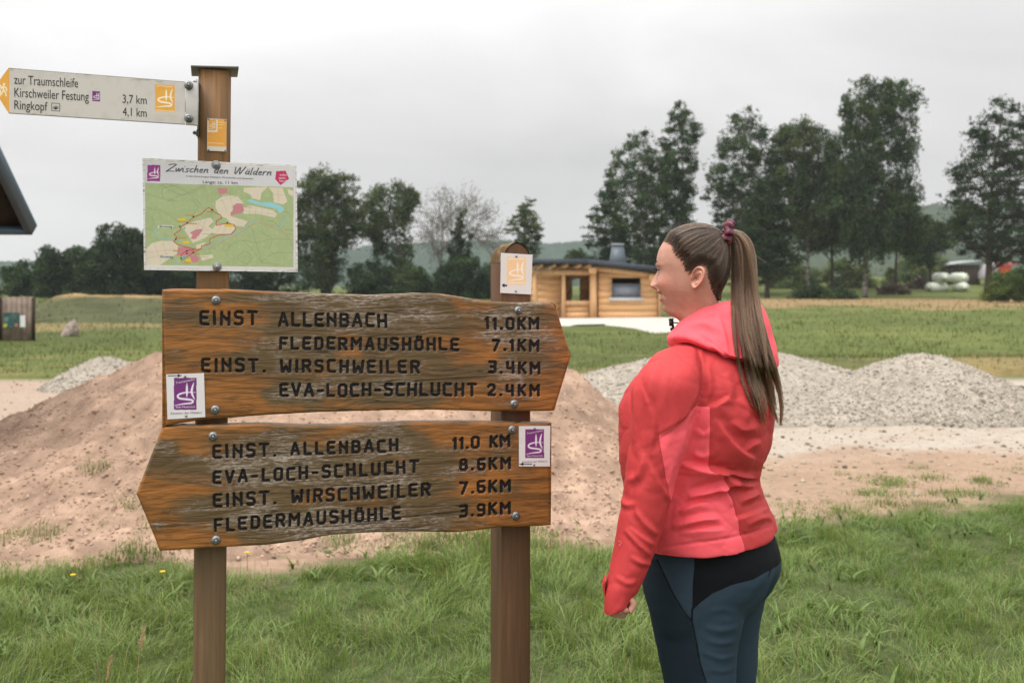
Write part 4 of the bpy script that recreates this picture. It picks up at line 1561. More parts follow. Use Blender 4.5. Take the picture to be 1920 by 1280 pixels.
PURPLE, ORANGE, WHITE = srgb(120, 52, 122), srgb(236, 168, 62), srgb(226, 222, 222)
MAT['ink_purple'] = plain('purple_ink', srgb(96, 60, 104), .5)
MAT['ink_white'] = plain('white_ink', srgb(228, 220, 224), .5)
MAT['ink_cream'] = plain('cream_ink', srgb(248, 226, 176), .5)

# ------------------------------------------------------------------ background things


def plank_wall():
    Y = 25.6
    k = Y / F
    r = thing('plank_wall', 'weathered board wall with notices pinned on it at the left edge', 'plank wall', ((0 - 960) * k, Y, EYE - (641 - HOR) * k))
    Z = lambda py: (641 - py) * k
    g = plain('grey_weathered_board', srgb(126, 112, 100), .85, .2, 0, .35, 5)
    for i in range(10):
        x0 = (-38 + i * 10) * k
        MB().box(x0, x0 + 9.4 * k, 0, .03, -.05, Z(557 + rng.uniform(-1, 1)), .002).build('board', g, r)
    for z in (Z(625), Z(572)):
        MB().box(-38 * k, 62 * k, .035, .09, z, z + .08).build('batten', MAT['darkwood'], r)
    MB().box(60 * k, 63 * k, -.02, .1, -.1, Z(558)).build('post', MAT['darkwood'], r)
    MB().box(-3 * k, 3 * k, -.05, -.003, -.1, Z(557)).build('post', MAT['darkwood'], r)
    loc = lambda P: np.stack([P[:, 0] * k, np.full(len(P), -.012), (641 - P[:, 1]) * k], -1)

    def pa(P):
        c = np.tile(np.array([srgb(38, 78, 78)]), (len(P), 1))
        c = over(c, rect(P, 8, 594, 16, 602), srgb(96, 128, 120))
        c = over(c, rect(P, 20, 588, 30, 594), srgb(60, 100, 92))
        c = over(c, soft(np.hypot(P[:, 0] - 10, P[:, 1] - 610), 4), srgb(186, 190, 60))
        c = over(c, soft(np.hypot(P[:, 0] - 31, P[:, 1] - 609), 3), srgb(196, 108, 60))
        c = over(c, sstep(.1, .3, fbm2(P[:, 0] * .3, P[:, 1] * .3, 3, 5)), srgb(86, 98, 92))
        return c
    print_sheet('poster', [(6, 586), (37, 586), (37, 614), (6, 614)], pa, r, loc, 1.0)
    print_sheet('notice', [(38, 591), (48, 591), (48, 613), (38, 613)], lambda P: np.tile(np.array([srgb(214, 214, 212)]), (len(P), 1)), r, loc, 2.0)


plank_wall()


def standing_stone():
    Y = 27.6
    b = wp(131, 633, Y)
    bm = bmesh.new()
    bmesh.ops.create_icosphere(bm, subdivisions=4, radius=1)
    V = np.array([v.co[:] for v in bm.verts])
    n = fbm(V * 1.6 + 3, 4, 7)
    h = .5
    P = V * np.array([.24, .2, 1.0]) * (1 + .3 * n[:, None])
    t = (P[:, 2] + 1) / 2
    P[:, 0] = P[:, 0] * (1.25 - .8 * t) + .16 * (t - .3)
    P[:, 1] *= (1.15 - .6 * t)
    P[:, 2] = (t * 1.08 - .08) * h
    for v, p in zip(bm.verts, P):
        v.co = p
    me = bpy.data.meshes.new('standing_stone')
    bm.to_mesh(me)
    bm.free()
    o = link('standing_stone', me, plain('grey_stone', srgb(150, 138, 128), .9, .2, 0, .35, 9), loc=(b[0], Y, b[2]))
    tag(o, 'pointed grey boulder set upright in the grass in front of the bank', 'boulder')


standing_stone()


def bales():
    Y = 118.0
    k = Y / F
    bz = EYE - (552 - HOR) * k
    base = field_z(np.array([50.0]), np.array([Y]))[0]
    z0 = max(bz, base - .1)
    film = plain('pale_bale_wrap', srgb(206, 212, 196), .4, .4, 0, .08, 2)
    bm = bmesh.new()
    bmesh.ops.create_cone(bm, cap_ends=True, segments=24, radius1=1, radius2=1, depth=1)
    bmesh.ops.bevel(bm, geom=[e for e in bm.edges if len(e.link_faces) == 2 and any(len(f.verts) > 4 for f in e.link_faces)], offset=.09, segments=3, affect='EDGES')
    me = bpy.data.meshes.new('bale')
    bm.to_mesh(me)
    bm.free()
    for p in me.polygons:
        p.use_smooth = True
    labs = ('left bale of the top row of the white stack by the shed', 'right bale of the top row of the white stack by the shed',
            'left bale of the bottom row, jutting out of the white stack', 'right bale of the bottom row of the white stack')
    for (px, py, ln, rp), lab in zip(((1766, 525, 40, 10), (1800, 525.5, 32, 10), (1756, 543, 46, 9.5), (1801, 543, 42, 9.5)), labs):
        o = link('wrapped_bale', me, film, loc=((px - 960) * k, Y + (.3 if py < 530 else 0), z0 + (552 - py) * k), rot=(rng.uniform(0, 3), PI / 2, rng.uniform(-.06, .06)), scale=(rp * k, rp * k, ln * k * .99))
        tag(o, lab, 'hay bale', 'white wrapped bales by the shed')


bales()


def shed():
    Y = 128.0
    k = Y / F
    b = wp(1772, 522, Y)
    r = thing('shed', 'low dark shed with a pale sheet roof behind the white bales', 'shed', (b[0], Y, b[2]))
    w, h = 66 * k, 30 * k
    for i in range(9):
        MB().box(i * w / 9, (i + .94) * w / 9, 0, .06, -1.2, h * .86).build('board', plain('shed_board', srgb(84, 74, 68), .9, .1, 0, .2, 2), r)
    MB().box(.0, w, .1, 6, -1.2, h * .8).build('wall', MAT['darkwood'], r)
    m = MB()
    V = [(-.3, -.6, h * .78), (w + .3, -.6, h * 1.08), (w + .3, 6.3, h * 1.1), (-.3, 6.3, h * .8)]
    m.add(V + [(x, y, z + .16) for x, y, z in V], [(3, 2, 1, 0), (4, 5, 6, 7), (0, 1, 5, 4), (1, 2, 6, 5), (2, 3, 7, 6), (3, 0, 4, 7)])
    m.build('roof', plain('pale_sheet_roof', srgb(150, 154, 156), .6), r)
    b2 = wp(1838, 524, Y - 2)
    r2 = thing('trailer', 'red and pale grey farm trailer with a hood right of the dark shed', 'trailer', (b2[0], Y - 2, b2[2]))
    red = plain('faded_red_paint', srgb(176, 62, 44), .6, .3, 0, .15, 1)
    pale = plain('grey_lilac_tarp', srgb(172, 166, 172), .7, .2, 0, .15, 1)
    pts = [(8 * k, 0), (34 * k, 0), (34 * k, 26 * k), (26 * k, 31 * k), (16 * k, 28 * k), (9 * k, 14 * k)]
    MB().prism(pts, 0, 2.0).build('tarp', pale, r2, bevel=.15)
    MB().box(34.2 * k, 58 * k, 0, 2.2, 0, 25 * k).build('side_panel', red, r2, bevel=.05)
    MB().prism([(33 * k, 25.2 * k), (60 * k, 25.2 * k), (72 * k, 30 * k), (72 * k, 33 * k), (38 * k, 32 * k)], -.1, 2.3).build('hood', plain('pale_red_cover', srgb(186, 110, 104), .7), r2, bevel=.04)
    wm = MB().tube([(0, -.12, 0), (0, .12, 0)], .55, 18).mesh('wheel')
    for px in (40, 52):
        link('wheel', wm, plain('black_tyre', (.03, .03, .03), .9), r2, loc=(px * k, -.1, -.2))


shed()


def log_heap(label, px0, px1, py0, py1, n, Y, seed):
    g = np.random.default_rng(seed)
    k = Y / F
    b = wp((px0 + px1) / 2, py1, Y)
    r = thing('log_heap', label, 'log heap', (b[0], Y, b[2]), group='heaps of branches on the slope')
    w, h = (px1 - px0) * k, (py1 - py0) * k
    mt = plain('old_branch_wood', srgb(78, 66, 58), .9, .1, 0, .35, 2)
    MB().tube([(-w * .42, .6, h * .1), (0, .6, h * .55), (w * .42, .6, h * .1)], [h * .3, h * .42, h * .3], 10).build('brush', mt, r)
    meshes = [MB().tube(catmull(np.array([(-1, 0, 0), (0, g.normal(0, .05), g.normal(0, .05)), (1, 0, 0)]), 5), .055, 7).mesh('log', True) for _ in range(3)]
    for i in range(n):
        x = g.uniform(-.5, .5)
        z = g.random() * (1 - (2 * x) ** 2)
        ln = g.uniform(.5, 1.3)
        link('log', meshes[i % 3], mt, r, loc=(x * w, g.uniform(-.4, .5), z * h), rot=(g.normal(0, .3), g.normal(0, .35), g.normal(0, .5)), scale=(ln, g.uniform(.7, 1.8), g.uniform(.7, 1.8)))


log_heap('dark heap of old branches left of the white bales', 1652, 1702, 530, 549, 60, 112, 3)
log_heap('taller brown heap of roots and branches just behind the white bales', 1712, 1742, 515, 545, 46, 122, 5)

# ------------------------------------------------------------------ the signpost
ANG = math.radians(17)
_t = np.array([math.cos(ANG), math.sin(ANG), 0])
_n = np.array([math.sin(ANG), -math.cos(ANG), 0])
_O = np.array([-.004, 2.53, 0])


def onplane(P, v=0.0):
    """pixels to (u, z) on the sign plane moved v towards the viewer"""
    P = np.atleast_2d(np.asarray(P, float))
    kx, kz = (P[:, 0] - 960) / F, -(P[:, 1] - HOR) / F
    s = (v + _O[0] * _n[0] + _O[1] * _n[1]) / (kx * _n[0] + _n[1])
    W = np.stack([kx * s, s, EYE + kz * s], -1)
    return np.stack([(W - _O) @ _t, W[:, 2]], -1)


def sign_thing(name, label, cat, px, py, group=None):
    u, z = onplane([(px, py)])[0]
    loc = _O + _t * u + np.array([0, 0, z])
    r = thing(name, label, cat, loc, ANG, group)

    def toloc(P, v=0.0):
        q = onplane(P, v)
        return np.stack([q[:, 0] - u, np.full(len(q), -v), q[:, 1] - z], -1)
    return r, toloc


# posts -------------------------------------------------------------


def left_post():
    u, z = onplane([(392, 1280)], -.037)[0]
    ut, zt = onplane([(403, 131)], -.037)[0]
    loc = _O + _t * u
    r = thing('sign_post', 'tall square wooden post with a metal cap, carrying the map and arrow sign', 'post', loc, ANG)
    w = onplane([(372.5, 200), (434, 200)], -.037)
    hw = (w[1, 0] - w[0, 0]) / 2
    lean = (ut - u) / (zt - z)
    m = MB()
    zs = np.linspace(-.4, zt, 12)
    V, d = [], hw * 2
    ch = .007
    sec = [(-hw + ch, 0), (hw - ch, 0), (hw, ch), (hw, d - ch), (hw - ch, d), (-hw + ch, d), (-hw, d - ch), (-hw, ch)]
    for zz in zs:
        x = lean * (zz - z)
        V += [(x + a, .037 + b, zz) for a, b in sec]
    m.add(V, grid_faces(12, 8, True))
    m.N = [np.arange(8)[::-1], np.arange(8) + 88]
    p = m.build('post', MAT['post'], r)
    xt = lean * (zt - z)
    c = MB()
    e = hw + .017
    V = [(xt + sx * e, yy, zt + .004 + .002 * sx) for sx, yy in ((-1, .031), (1, .031), (1, .037 + d + .03), (-1, .037 + d + .03))]
    c.add(V + [(x, y, z_ + .004) for x, y, z_ in V], [(3, 2, 1, 0), (4, 5, 6, 7), (0, 1, 5, 4), (1, 2, 6, 5), (2, 3, 7, 6), (3, 0, 4, 7)])
    c.build('post_cap', MAT['cap'], r)
    # screw hole below the map, as in the photograph
    return r


left_post()


def right_post():
    v = -.037
    u, z = onplane([(967, 1280)], v)[0]
    r = thing('sign_post', 'shorter reddish brown post with a rounded mossy top on the right of the sign', 'post', _O + _t * u, ANG)
    a = onplane([(940, 600), (995, 600)], v)[:, 0] - u
    arch = onplane([(940, 492), (946, 474), (956, 461), (968, 455), (980, 459), (990, 470), (995, 484)], v)
    arc = [(p[0] - u, p[1]) for p in arch]
    arc[0] = (a[0], arc[0][1])
    arc[-1] = (a[1], arc[-1][1])
    arc = catmull(np.array(arc), 22)
    poly = [(a[0], -.4), (a[1], -.4)] + [tuple(p) for p in arc[::-1]]
    poly = [(x, z_) for x, z_ in poly]
    m = MB().prism(poly, .037, .037 + .105)
    o = m.build('post', MAT['post_red'], r, bevel=.004)
    # weathered end grain with lichen over the rounded top
    top = MB()
    nx, ny = 22, 40
    A = np.repeat(arc, ny, 0)
    yy = np.tile(np.linspace(.035, .145, ny), nx)
    cen = np.array([arc[:, 0].mean(), arc[:, 1].min() - .02])
    dr = A - cen
    dr /= np.linalg.norm(dr, axis=1)[:, None]
    nse = fbm(np.stack([A[:, 0] * 60, yy * 260, A[:, 1] * 60], -1), 3, 8)
    rr = .0008 + np.maximum(nse, -.2) * .0016
    V = np.stack([A[:, 0] + dr[:, 0] * rr, yy, A[:, 1] + dr[:, 1] * rr], -1)
    n2 = fbm(V * 90, 3, 9)
    c = np.array(srgb(92, 72, 50)) * (1 + .5 * nse)[:, None]
    c = over(c, sstep(.05, .5, n2) * .8, srgb(140, 128, 100))
    link('lichen', mesh_np('lichen', V, grid_faces(nx, ny), cols=np.clip(c, .01, 1), smooth=True), m_col('lichen_crust', .95, .1), o)
    for zz in (.55, .9):
        link('nail', nail_me, MAT['steel'], r, loc=(a[0] + .004, .08, zz), rot=(0, 0, -PI / 2))
    return r


def hex_bolt():
    m = MB()
    m.tube([(0, -.0025, 0), (0, 0, 0)], .0105, 20)
    th = np.arange(6) * PI / 3
    V = [(.0062 * math.cos(a), y, .0062 * math.sin(a)) for y in (-.0085, -.0026) for a in th]
    m.add(V, [(i, (i + 1) % 6, 6 + (i + 1) % 6, 6 + i) for i in range(6)], [])
    m.N = [np.arange(6) + m.n - 12]
    m.tube([(0, -.0105, 0), (0, -.0084, 0)], [.0028, .0036], 10)
    return m.mesh('bolt')


def dome_nail():
    m = MB()
    m.tube([(0, -.0022, 0), (0, -.0016, 0), (0, -.0006, 0), (0, 0, 0)], [.001, .0022, .003, .0032], 12)
    return m.mesh('nail', True)


def ring_bolt():
    m = MB()
    m.tube([(0, -.0032, 0), (0, -.002, 0), (0, 0, 0)], [.0062, .0095, .0105], 20)
    m.tube([(0, -.0062, 0), (0, -.0048, 0), (0, -.003, 0)], [.0022, .0048, .0056], 14)
    return m.mesh('bolt', True)


bolt_me, nail_me, ring_me = hex_bolt(), dome_nail(), ring_bolt()
right_post()

# carved letters -----------------------------------------------------
GL_ = {
    'A': (.66, [[(0, 0), (.3, 1), (.36, 1), (.66, 0)], [(.12, .32), (.54, .32)]]),
    'B': (.6, [[(0, 0), (0, 1), (.42, 1), (.56, .88), (.56, .66), (.44, .54), (0, .54)], [(.44, .54), (.6, .4), (.6, .14), (.46, 0), (0, 0)]]),
    'C': (.56, [[(.56, 1), (.1, 1), (0, .88), (0, .12), (.1, 0), (.56, 0)]]),
    'D': (.6, [[(.02, 0), (.02, 1), (.44, 1), (.6, .82), (.6, .18), (.44, 0), (.02, 0)]]),
    'E': (.56, [[(.56, 1), (.1, 1), (0, .9), (0, .1), (.1, 0), (.56, 0)], [(0, .52), (.46, .52)]]),
    'F': (.54, [[(.54, 1), (.0, 1), (0, 0)], [(0, .5), (.42, .5)]]),
    'H': (.6, [[(0, 0), (0, 1)], [(.6, 0), (.6, 1)], [(0, .5), (.6, .5)]]),
    'I': (.06, [[(.03, 0), (.03, 1)]]),
    'K': (.58, [[(0, 0), (0, 1)], [(.56, 1), (.06, .48)], [(.16, .56), (.58, 0)]]),
    'L': (.52, [[(0, 1), (0, 0), (.52, 0)]]),
    'M': (.76, [[(0, 0), (0, 1), (.38, .48), (.76, 1), (.76, 0)]]),
    'N': (.6, [[(0, 0), (0, 1)], [(.6, 0), (.6, 1)], [(.02, .76), (.58, .30)]]),
    'O': (.6, [[(.14, 0), (0, .14), (0, .86), (.14, 1), (.46, 1), (.6, .86), (.6, .14), (.46, 0), (.14, 0)]]),
    'Ö': (.6, [[(.14, 0), (0, .14), (0, .74), (.14, .88), (.46, .88), (.6, .74), (.6, .14), (.46, 0), (.14, 0)], [(.16, 1.14), (.17, 1.14)], [(.44, 1.14), (.45, 1.14)]]),
    'R': (.6, [[(0, 0), (0, 1), (.44, 1), (.6, .86), (.6, .64), (.44, .5), (0, .5)], [(.3, .5), (.6, 0)]]),
    'S': (.56, [[(.56, .92), (.46, 1), (.12, 1), (0, .88), (0, .66), (.12, .54), (.44, .5), (.56, .38), (.56, .12), (.44, 0), (.08, 0), (0, .06)]]),
    'T': (.64, [[(0, 1), (.64, 1)], [(.32, 1), (.32, 0)]]),
    'U': (.6, [[(0, 1), (0, .14), (.14, 0), (.46, 0), (.6, .14), (.6, 1)]]),
    'V': (.62, [[(0, 1), (.28, 0), (.34, 0), (.62, 1)]]),
    'W': (.8, [[(0, 1), (.06, 0), (.16, 0), (.4, .5), (.64, 0), (.74, 0), (.8, 1)]]),
    '0': (.6, [[(.14, 0), (0, .14), (0, .86), (.14, 1), (.46, 1), (.6, .86), (.6, .14), (.46, 0), (.14, 0)]]),
    '1': (.2, [[(0, .84), (.16, 1), (.16, 0)]]),
    '2': (.56, [[(0, .84), (.12, 1), (.44, 1), (.56, .86), (.54, .6), (.0, .06), (.0, 0), (.56, 0)]]),
    '3': (.56, [[(0, 1), (.5, 1), (.56, .9), (.56, .62), (.46, .52), (.16, .52)], [(.46, .52), (.56, .4), (.56, .1), (.46, 0), (0, 0)]]),
    '4': (.6, [[(.02, 1), (0, .52), (.08, .42), (.58, .42)], [(.54, 1), (.56, 0)]]),
    '6': (.56, [[(.54, 1), (.12, 1), (0, .86), (0, .14), (.12, 0), (.44, 0), (.56, .14), (.56, .4), (.44, .54), (0, .5)]]),
    '7': (.58, [[(0, 1), (.58, 1), (.16, 0)]]),
    '8': (.56, [[(.14, .54), (.04, .66), (.04, .88), (.14, 1), (.42, 1), (.52, .88), (.52, .66), (.42, .54), (.14, .54), (0, .4), (0, .14), (.12, 0), (.44, 0), (.56, .14), (.56, .4), (.42, .54)]]),
    '9': (.56, [[(.54, .5), (.12, .48), (0, .6), (0, .88), (.12, 1), (.44, 1), (.56, .88), (.56, .14), (.44, 0), (.04, 0)]]),
    '.': (.06, [[(.02, .03), (.04, .03)]]),
    '-': (.4, [[(.02, .48), (.38, .48)]]),
    ' ': (.3, []),
}


def carve_lines(rows):
    """rows: text, x0, baseline y0, x1, baseline y1, letter height -> polylines in pixels"""
    out = []
    g = np.random.default_rng(2)
    for (s, x0, y0, x1, y1, h) in rows:
        hw = 3.0
        x0, x1, y0, y1, h = x0 + hw, x1 - hw, y0 - hw, y1 - hw, h - 2 * hw + 1
        ws = [GL_[ch][0] * h * 1.02 for ch in s]
        gap = (x1 - x0 - sum(ws)) / max(1, len(s) - 1)
        x = x0
        for ch, w in zip(s, ws):
            jy, js = g.normal(0, .5), g.normal(0, .02)
            for l in GL_[ch][1]:
                L = []
                for (a, b) in l:
                    xx = x + a * h * 1.02 + js * b * h
                    yb = y0 + (y1 - y0) * (xx - x0) / max(1, x1 - x0)
                    L.append((xx, yb - b * h + jy))
                out.append(np.array(L))
            x += w + gap
    return out


UP_ROWS = [('EINST', 374, 611, 484, 611, 28), ('ALLENBACH', 521, 613, 727, 615, 27), ('11.0KM', 909, 619, 1012, 620, 24),
           ('FLEDERMAUSHÖHLE', 523, 657, 862, 659, 25), ('7.1KM', 922, 659, 1012, 661, 23.5),
           ('EINST.', 377, 699, 499, 699, 27), ('WIRSCHWEILER', 525, 700, 788, 701, 25.5), ('3.4KM', 915, 701, 1014, 703, 24),
           ('EVA-LOCH-SCHLUCHT', 524, 745, 895, 744, 26), ('2.4KM', 914, 744, 1013, 744, 23.5)]
LO_ROWS = [('EINST.', 398, 861, 519, 857, 27), ('ALLENBACH', 544, 855, 748, 848, 25), ('11.0 KM', 848, 844, 958, 839, 24),
           ('EVA-LOCH-SCHLUCHT', 398, 909, 786, 888, 25.5), ('8.6KM', 861, 884, 959, 881, 24),
           ('EINST.', 399, 952, 519, 947, 27), ('WIRSCHWEILER', 546, 945, 808, 931, 26), ('7.6KM', 861, 928, 959, 923, 25),
           ('FLEDERMAUSHÖHLE', 401, 998, 753, 975, 26), ('3.9KM', 861, 971, 959, 965, 24.5)]


def board(name, label, topl, botl, rows, worn_spots, seed, bolts, step=1.15):
    x0, x1 = topl[0][0], topl[-1][0]
    r, toloc = sign_thing(name, label, 'wooden sign', (x0 + x1) / 2, np.mean([p[1] for p in topl + botl]))
    nx = int((x1 - x0) / step)
    xs = np.linspace(x0, x1, nx)
    ta, ba = np.array(topl, float), np.array(botl, float)
    wob = fbm2(xs * .03, xs * 0 + seed, 3, seed) * 1.0
    tp, bt = np.interp(xs, ta[:, 0], ta[:, 1]) + wob * sstep(0, 12, xs - x0) * sstep(0, 40, x1 - xs), np.interp(xs, ba[:, 0], ba[:, 1]) + wob * .6
    ny = int((bt - tp).max() / step)
    T = np.linspace(0, 1, ny)
    PX = np.tile(xs, ny)
    PY = (tp[None] * (1 - T[:, None]) + bt[None] * T[:, None]).ravel()
    P = np.stack([PX, PY], -1)
    V = toloc(P)
    ln = carve_lines(rows)
    g = np.full(len(P), 1e9)
    for L in ln:
        lo, hi = L.min(0) - 8, L.max(0) + 8
        k = np.where(((P >= lo) & (P <= hi)).all(1))[0]
        if len(k):
            g[k] = np.minimum(g[k], dline(P[k], L)[0])
    rag = fbm(np.stack([PX * .22, PY * .5, PX * 0], -1), 2, seed + 1) * .35
    groove = 1 - sstep(2.0, 3.5, g + rag)
    # border distance for the rounded arris
    outl = np.concatenate([np.stack([xs, tp], -1)[::6], np.stack([xs, bt], -1)[::-6]])
    outl = np.concatenate([outl, outl[:1]])
    near = (np.minimum(PY - np.tile(tp, ny), np.tile(bt, ny) - PY) < 9) | (PX < x0 + 60) | (PX > x1 - 60)
    e = np.full(len(P), 9.0)
    e[near] = dline(P[near], outl)[0]
    e = np.minimum(e, 9)
    rounding = (1 - np.sqrt(np.clip(1 - ((6 - np.minimum(e, 6)) / 6) ** 2, 0, 1))) * .006
    # grain relief, raised late wood where the surface has weathered
    gx = np.stack([PX * .006, PY * .16 + fbm2(PX * .01, PY * .02, 3, seed) * 2.5, PX * 0 + seed], -1)
    ring = np.sin(gx[:, 1] * 2.6 + fbm(gx * 2, 3, seed + 2) * 3.0)
    wn_ = np.full(len(P), .0)
    for (a, b, ra, rb, q) in worn_spots:
        wn_ = np.maximum(wn_, q * np.exp(-(((PX - a) / ra) ** 2 + ((PY - b) / rb) ** 2)))
    wn_ = np.clip(wn_ + .15 * fbm2(PX * .02, PY * .06, 4, seed + 3), 0, 1)
    relief = ring * .00035 * (.4 + wn_) + fbm(np.stack([PX * .05, PY * .9, PX * 0], -1), 2, seed + 4) * .00025
    wave = fbm2(PX * .012, PY * .02, 2, seed + 6) * .0012
    V[:, 1] += groove * .0042 + rounding - relief * (1 - groove) + wave
    col_w = np.clip(wn_, 0, 1)
    n = len(V)
    th = .036
    fr = grid_faces(ny, nx)[:, ::-1]
    # back and rim
    rim = np.concatenate([np.arange(nx), np.arange(1, ny) * nx + nx - 1, (ny - 1) * nx + np.arange(nx - 2, -1, -1), np.arange(ny - 2, 0, -1) * nx])
    m = len(rim)
    R1 = V[rim].copy()
    R1[:, 1] = th - .006
    R2 = V[rim].copy()
    cen = R2.mean(0)
    R2[:, 1] = th
    ids0, ids1, ids2 = rim, n + np.arange(m), n + m + np.arange(m)
    nxt = lambda a: np.roll(a, -1)
    side = np.concatenate([np.stack([ids0, nxt(ids0), nxt(ids1), ids1], -1), np.stack([ids1, nxt(ids1), nxt(ids2), ids2], -1)])
    V2 = np.concatenate([V, R1, R2, np.array([[cen[0], th, cen[2]]])])
    back = np.stack([ids2, nxt(ids2), np.full(m, n + 2 * m)], -1)
    wa = np.concatenate([col_w, np.where(rim < nx, 1.35, .6), np.full(m + 1, .6)])  # top rim greyed beyond its wear: light from above put into the colour
    ga = np.concatenate([groove, np.zeros(2 * m + 1)])
    me = mesh_np('board', V2, [fr, side, back], attrs={'groove': ga, 'worn': wa}, smooth=False)
    sm = np.ones(len(me.polygons), bool)
    sm[len(fr):] = False
    me.polygons.foreach_set('use_smooth', sm)
    o = link('board', me, MAT['sign'], r)
    for (px, py) in bolts:
        q = toloc(np.array([(px, py)]))[0]
        link('bolt', bolt_me, MAT['steel'], r, loc=(q[0], q[1] + .0005, q[2]), rot=(0, rng.uniform(0, 1), 0))
    return r, toloc


UPT = [(304, 543), (330, 541.5), (420, 542), (500, 546), (560, 548), (620, 551), (700, 553), (740, 551.5), (780, 548.5), (830, 551), (880, 559), (930, 566), (980, 567), (1036, 567), (1042, 571), (1071, 667)]
UPB = [(304, 801), (340, 793), (380, 787), (440, 783), (500, 778), (600, 772.5), (700, 770), (800, 768), (920, 771), (1000, 771), (1040, 770), (1071, 669)]
LOT = [(256, 924), (304, 801), (340, 797), (400, 797), (480, 795), (560, 797), (640, 797), (720, 793), (800, 791), (900, 791), (1000, 793), (1034, 792)]
LOB = [(256, 926), (300, 1033), (350, 1030), (420, 1026), (500, 1022), (560, 1014), (620, 1003), (700, 998), (780, 997), (860, 998), (900, 994), (940, 988), (1000, 987), (1034, 985)]
board('wooden_sign', 'upper carved wooden arrow board pointing right, wavy edged', UPT, UPB, UP_ROWS,
      [(560, 650, 120, 60, .55), (700, 590, 190, 45, .75), (960, 600, 90, 60, .8), (700, 700, 160, 60, .5), (560, 735, 70, 20, .8), (640, 560, 300, 12, .8), (970, 700, 70, 60, .55), (330, 660, 30, 20, .3)], 31,
      [(405, 563), (403.5, 768), (972, 582), (964, 757)])
board('wooden_sign', 'lower carved wooden arrow board pointing left', LOT, LOB, LO_ROWS,
      [(520, 870, 170, 60, .85), (640, 980, 220, 40, .9), (720, 900, 160, 60, .6), (310, 840, 30, 25, .7), (460, 960, 120, 50, .7), (700, 830, 120, 30, .75), (900, 850, 90, 40, .4), (296, 985, 20, 10, .8), (840, 880, 40, 60, .5)], 57,
      [(399.5, 817.5), (405, 1012), (960, 805.5), (967, 966.5)])

# printed markers -------------------------------------------------------


def marker(label, quad, paint, nails, texts=(), v=.0025):
    q = np.array(quad, float)
    c = q.mean(0)
    r, toloc0 = sign_thing('trail_marker', label, 'trail marker', c[0], c[1], 'square trail marker plates')
    toloc = lambda P: toloc0(P, v)
    print_sheet('plate', quad, paint, r, toloc, .8)
    for (s, x0, y0, x1, y1, cap, mt) in texts:
        print_text(s, x0, y0, x1, y1, cap, r, toloc, mt)
    for (a, b) in nails:
        p = toloc(np.array([(a, b)]))[0]
        link('nail', nail_me, MAT['steel'], r, loc=p)
    return r, toloc


INK = np.array(srgb(30, 30, 36))


def p_purple(x0, y0, x1, y1, arrow, seed):
    def f(P):
        c = np.tile(np.array([WHITE]), (len(P), 1))
        c = emblem(c, P, x0, y0, x1, y1, PURPLE, srgb(238, 228, 240))
        a, b = np.array(arrow[0], float), np.array(arrow[1], float)
        d = (b - a) / np.linalg.norm(b - a)
        c = over(c, soft(dline(P, [a, b])[0], .9), INK)
        pr = np.array([-d[1], d[0]])
        c = over(c, inpoly(P, [b, b - d * 7 + pr * 3.4, b - d * 7 - pr * 3.4]), INK)
        return dirty(c, P, .1, seed)
    return f


marker('white trail plate with a purple emblem and a right arrow on the upper board', [(311.5, 701.5), (382.5, 699), (385, 781.5), (314, 786)], p_purple(326, 708, 368.5, 768, ((315, 704.5), (340, 704)), 1), [(347, 705.5), (349, 779.5)],
       [('Traumschleifen', 329.5, 719.5, 365, 712.5, 4.0, 'ink_white'), ('Saar-Hunsrück', 329.5, 764.5, 366, 764, 4.4, 'ink_white'), ('Zwischen den Wäldern', 319.5, 776.5, 378.5, 774.5, 4.0, 'ink_purple')])
marker('white trail plate with a purple emblem and a left arrow on the lower board', [(973, 798.5), (1032, 798), (1031, 874), (973, 874)], p_purple(985, 804.5, 1020, 858.5, ((997, 869.8), (974.5, 869.8)), 2), [(1002.5, 803), (1001.5, 871)],
       [('Traumschleifen', 988, 814, 1017, 808, 3.6, 'ink_white'), ('Saar-Hunsrück', 988, 856, 1017.5, 855.5, 3.8, 'ink_white'), ('Zwischen den Wäldern', 978.5, 867, 1026, 865.5, 3.4, 'ink_purple')])


def p_orange(P):
    c = np.tile(np.array([srgb(224, 219, 216)]), (len(P), 1))
    c = emblem(c, P, 950, 482, 986, 534, srgb(244, 204, 158), srgb(248, 236, 222))
    c = stroke(c, P, [[(953, 486), (960, 484.5), (966, 486), (983, 485)], [(953, 530), (983, 530)]], .7, srgb(248, 236, 222))
    c = over(c, inpoly(P, [(940.5, 535), (946, 530.5), (946, 533.4), (951, 533.4), (951, 537), (946, 537), (946, 539.5)]), srgb(24, 30, 54))
    return dirty(c, P, .06, 3)


marker('white trail plate with a faded orange emblem on the rounded post', [(939.5, 474), (998.5, 477.5), (996, 552), (938, 549)], p_orange, [(968, 480.5), (967, 546)], v=-.034)


